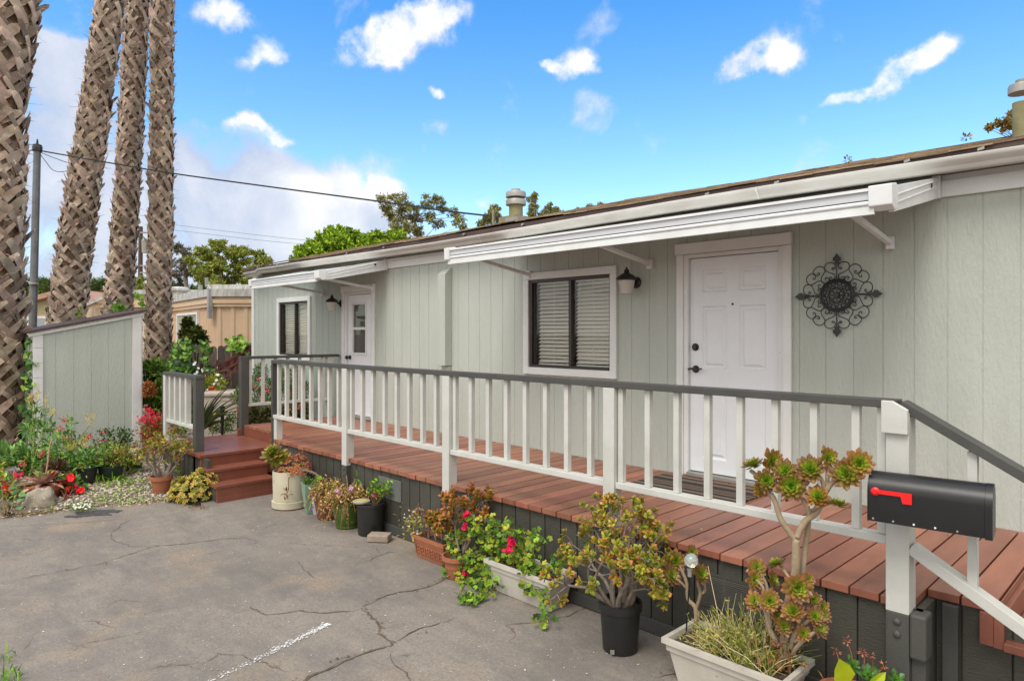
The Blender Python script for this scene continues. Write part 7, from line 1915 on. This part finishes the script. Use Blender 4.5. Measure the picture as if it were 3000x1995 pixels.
tree('acacia_tree', 'open feathery olive green tree above the tan mobile home', 30, [(520, 700), (512, 640), (500, 600)], [(470, 590, 24), (500, 568, 22), (530, 580, 22), (555, 595, 24), (590, 592, 20), (612, 602, 16), (480, 620, 24), (510, 612, 22), (545, 625, 22), (580, 632, 22), (455, 632, 18), (470, 650, 20), (500, 655, 20), (570, 655, 18), (535, 650, 18), (440, 600, 14), (560, 575, 14), (605, 625, 14)], T_OL, 360, .22, .09, 401, squash=.6)
tree('grey_tree', 'sparse grey leaved tree between the upright palm and the acacia', 33, [(430, 720), (428, 640), (425, 600)], [(412, 575, 16), (425, 585, 18), (435, 600, 16), (415, 610, 16), (408, 632, 16), (430, 630, 16), (420, 655, 14)], pal((92, 88, 62), (74, 72, 50), (110, 100, 72)), 300, .18, .07, 402)
tree('ficus_tree', 'dense bright green round tree rising behind the roof', 24, [(800, 720), (800, 620)], [(700, 585, 22), (720, 570, 24), (745, 560, 24), (770, 548, 24), (790, 560, 26), (820, 555, 24), (845, 560, 24), (870, 552, 22), (895, 556, 22), (920, 548, 18), (935, 556, 14), (765, 575, 26), (800, 585, 26), (840, 580, 26), (880, 575, 24), (735, 590, 26), (685, 600, 16), (905, 570, 18), (760, 535, 14), (785, 532, 12), (805, 540, 14), (690, 575, 12)], T_GR, 420, .20, .10, 403, squash=1.)
tree('eucalyptus_tree', 'wispy brownish eucalyptus directly behind the ficus', 34, [(975, 640), (965, 560), (955, 510)], [(885, 470, 18), (905, 455, 16), (930, 462, 18), (895, 492, 18), (925, 490, 20), (950, 475, 16), (985, 465, 18), (1005, 460, 16), (1020, 475, 16), (1045, 488, 14), (1060, 500, 12), (960, 500, 18), (990, 500, 16), (940, 520, 20), (910, 515, 18), (1065, 520, 12), (1010, 515, 14), (965, 530, 16), (1050, 510, 10), (875, 455, 10)], T_EU, 230, .26, .07, 404, hang=.5)
tree('eucalyptus_tree', 'drooping eucalyptus crown just left of the round roof vent', 36, [(1135, 620), (1130, 530)], [(1130, 490, 14), (1140, 478, 12), (1120, 505, 14), (1145, 500, 14), (1110, 515, 10), (1105, 510, 8)], T_EU, 420, .26, .07, 405, hang=.8)
tree('eucalyptus_tree', 'drooping eucalyptus tops just right of the round roof vent', 36, [(1240, 600), (1235, 510)], [(1225, 455, 12), (1228, 475, 14), (1222, 492, 12), (1265, 475, 12), (1280, 485, 12), (1255, 490, 12), (1240, 500, 12), (1295, 490, 8), (1232, 445, 7)], T_EU, 420, .26, .07, 406, hang=.8)
tree('eucalyptus_tree', 'tiny tree tips showing above the roof middle', 40, [(1360, 560), (1355, 500)], [(1330, 482, 7), (1358, 476, 8), (1385, 472, 8), (1345, 490, 8), (1370, 485, 8)], T_EU, 700, .26, .08, 407, hang=.4)
tree('leafy_tree', 'yellow brown leafy branch beside the right hand roof vent', 16, [(2360, 520), (2350, 330)], [(2335, 262, 10), (2320, 275, 11), (2300, 285, 10), (2282, 292, 9), (2330, 292, 10), (2275, 296, 6), (2345, 250, 8), (2310, 300, 6)], pal((150, 120, 56), (128, 110, 44), (168, 136, 70), (100, 96, 40)), 420, .11, .06, 408, jit=.3, base_r=.08)
for k, (us, lab) in enumerate((((66, 92, 100), 'dark pine hedge tree between the nearest palm and the steel pole'), ((108, 128, 190), 'dark pine tree behind the yellow house, left of the leaning palm'), ((190, 215, 240), 'dark green pine tree just right of the leaning palm trunk'))):
    cl_ = [(u + du, v, 13) for u in us for du, v in ((0, 652), (-8, 668), (9, 665), (3, 684), (-6, 690))]
    tree('pine_tree', lab, 38, [((us[0] + us[-1]) / 2, 720), ((us[0] + us[-1]) / 2, 680)], cl_, T_PI, 420, .34, .05, 410 + k, squash=1.2)
tree('leafy_tree', 'bright green foliage low behind the grey pole', 30, [(80, 740), (78, 690)], [(72, 672, 12), (82, 690, 12), (66, 690, 12), (90, 700, 10), (74, 705, 12)], T_GR, 500, .22, .09, 414)
tree('leafy_tree', 'low olive trees seen through the gap between the slim and the upright palm', 34, [(318, 720), (318, 690)], [(312, 655, 10), (325, 645, 10), (320, 665, 11), (330, 660, 10), (308, 672, 10), (332, 676, 10)], T_OL, 600, .2, .08, 415)
tree('leafy_tree', 'low dark foliage behind the tan home roof, under the acacia', 34, [(440, 720), (440, 680)], [(405, 660, 12), (425, 665, 12), (445, 668, 12), (600, 655, 14), (618, 650, 10), (585, 668, 12)], T_OL[1:4] + T_PI, 420, .22, .08, 416)
for (u, v, lab) in ((1952, 368, 'tiny weed sprouting in the roof gutter above the long awning'), (2225, 318, 'tiny weed sprouting from the roof edge at the right')):
    p = on_y(u, v, 5.07); t_ = thing('roof_weed', lab, 'weed', p); fo = MB(); rr2 = random.Random(u); puff(fo, p + V((0, 0, .0)), .022, 26, .022, .012, pal((120, 104, 40), (150, 126, 60), (96, 84, 36)), rr2); fo.build('foliage', M_leaf, t_, recalc=False)
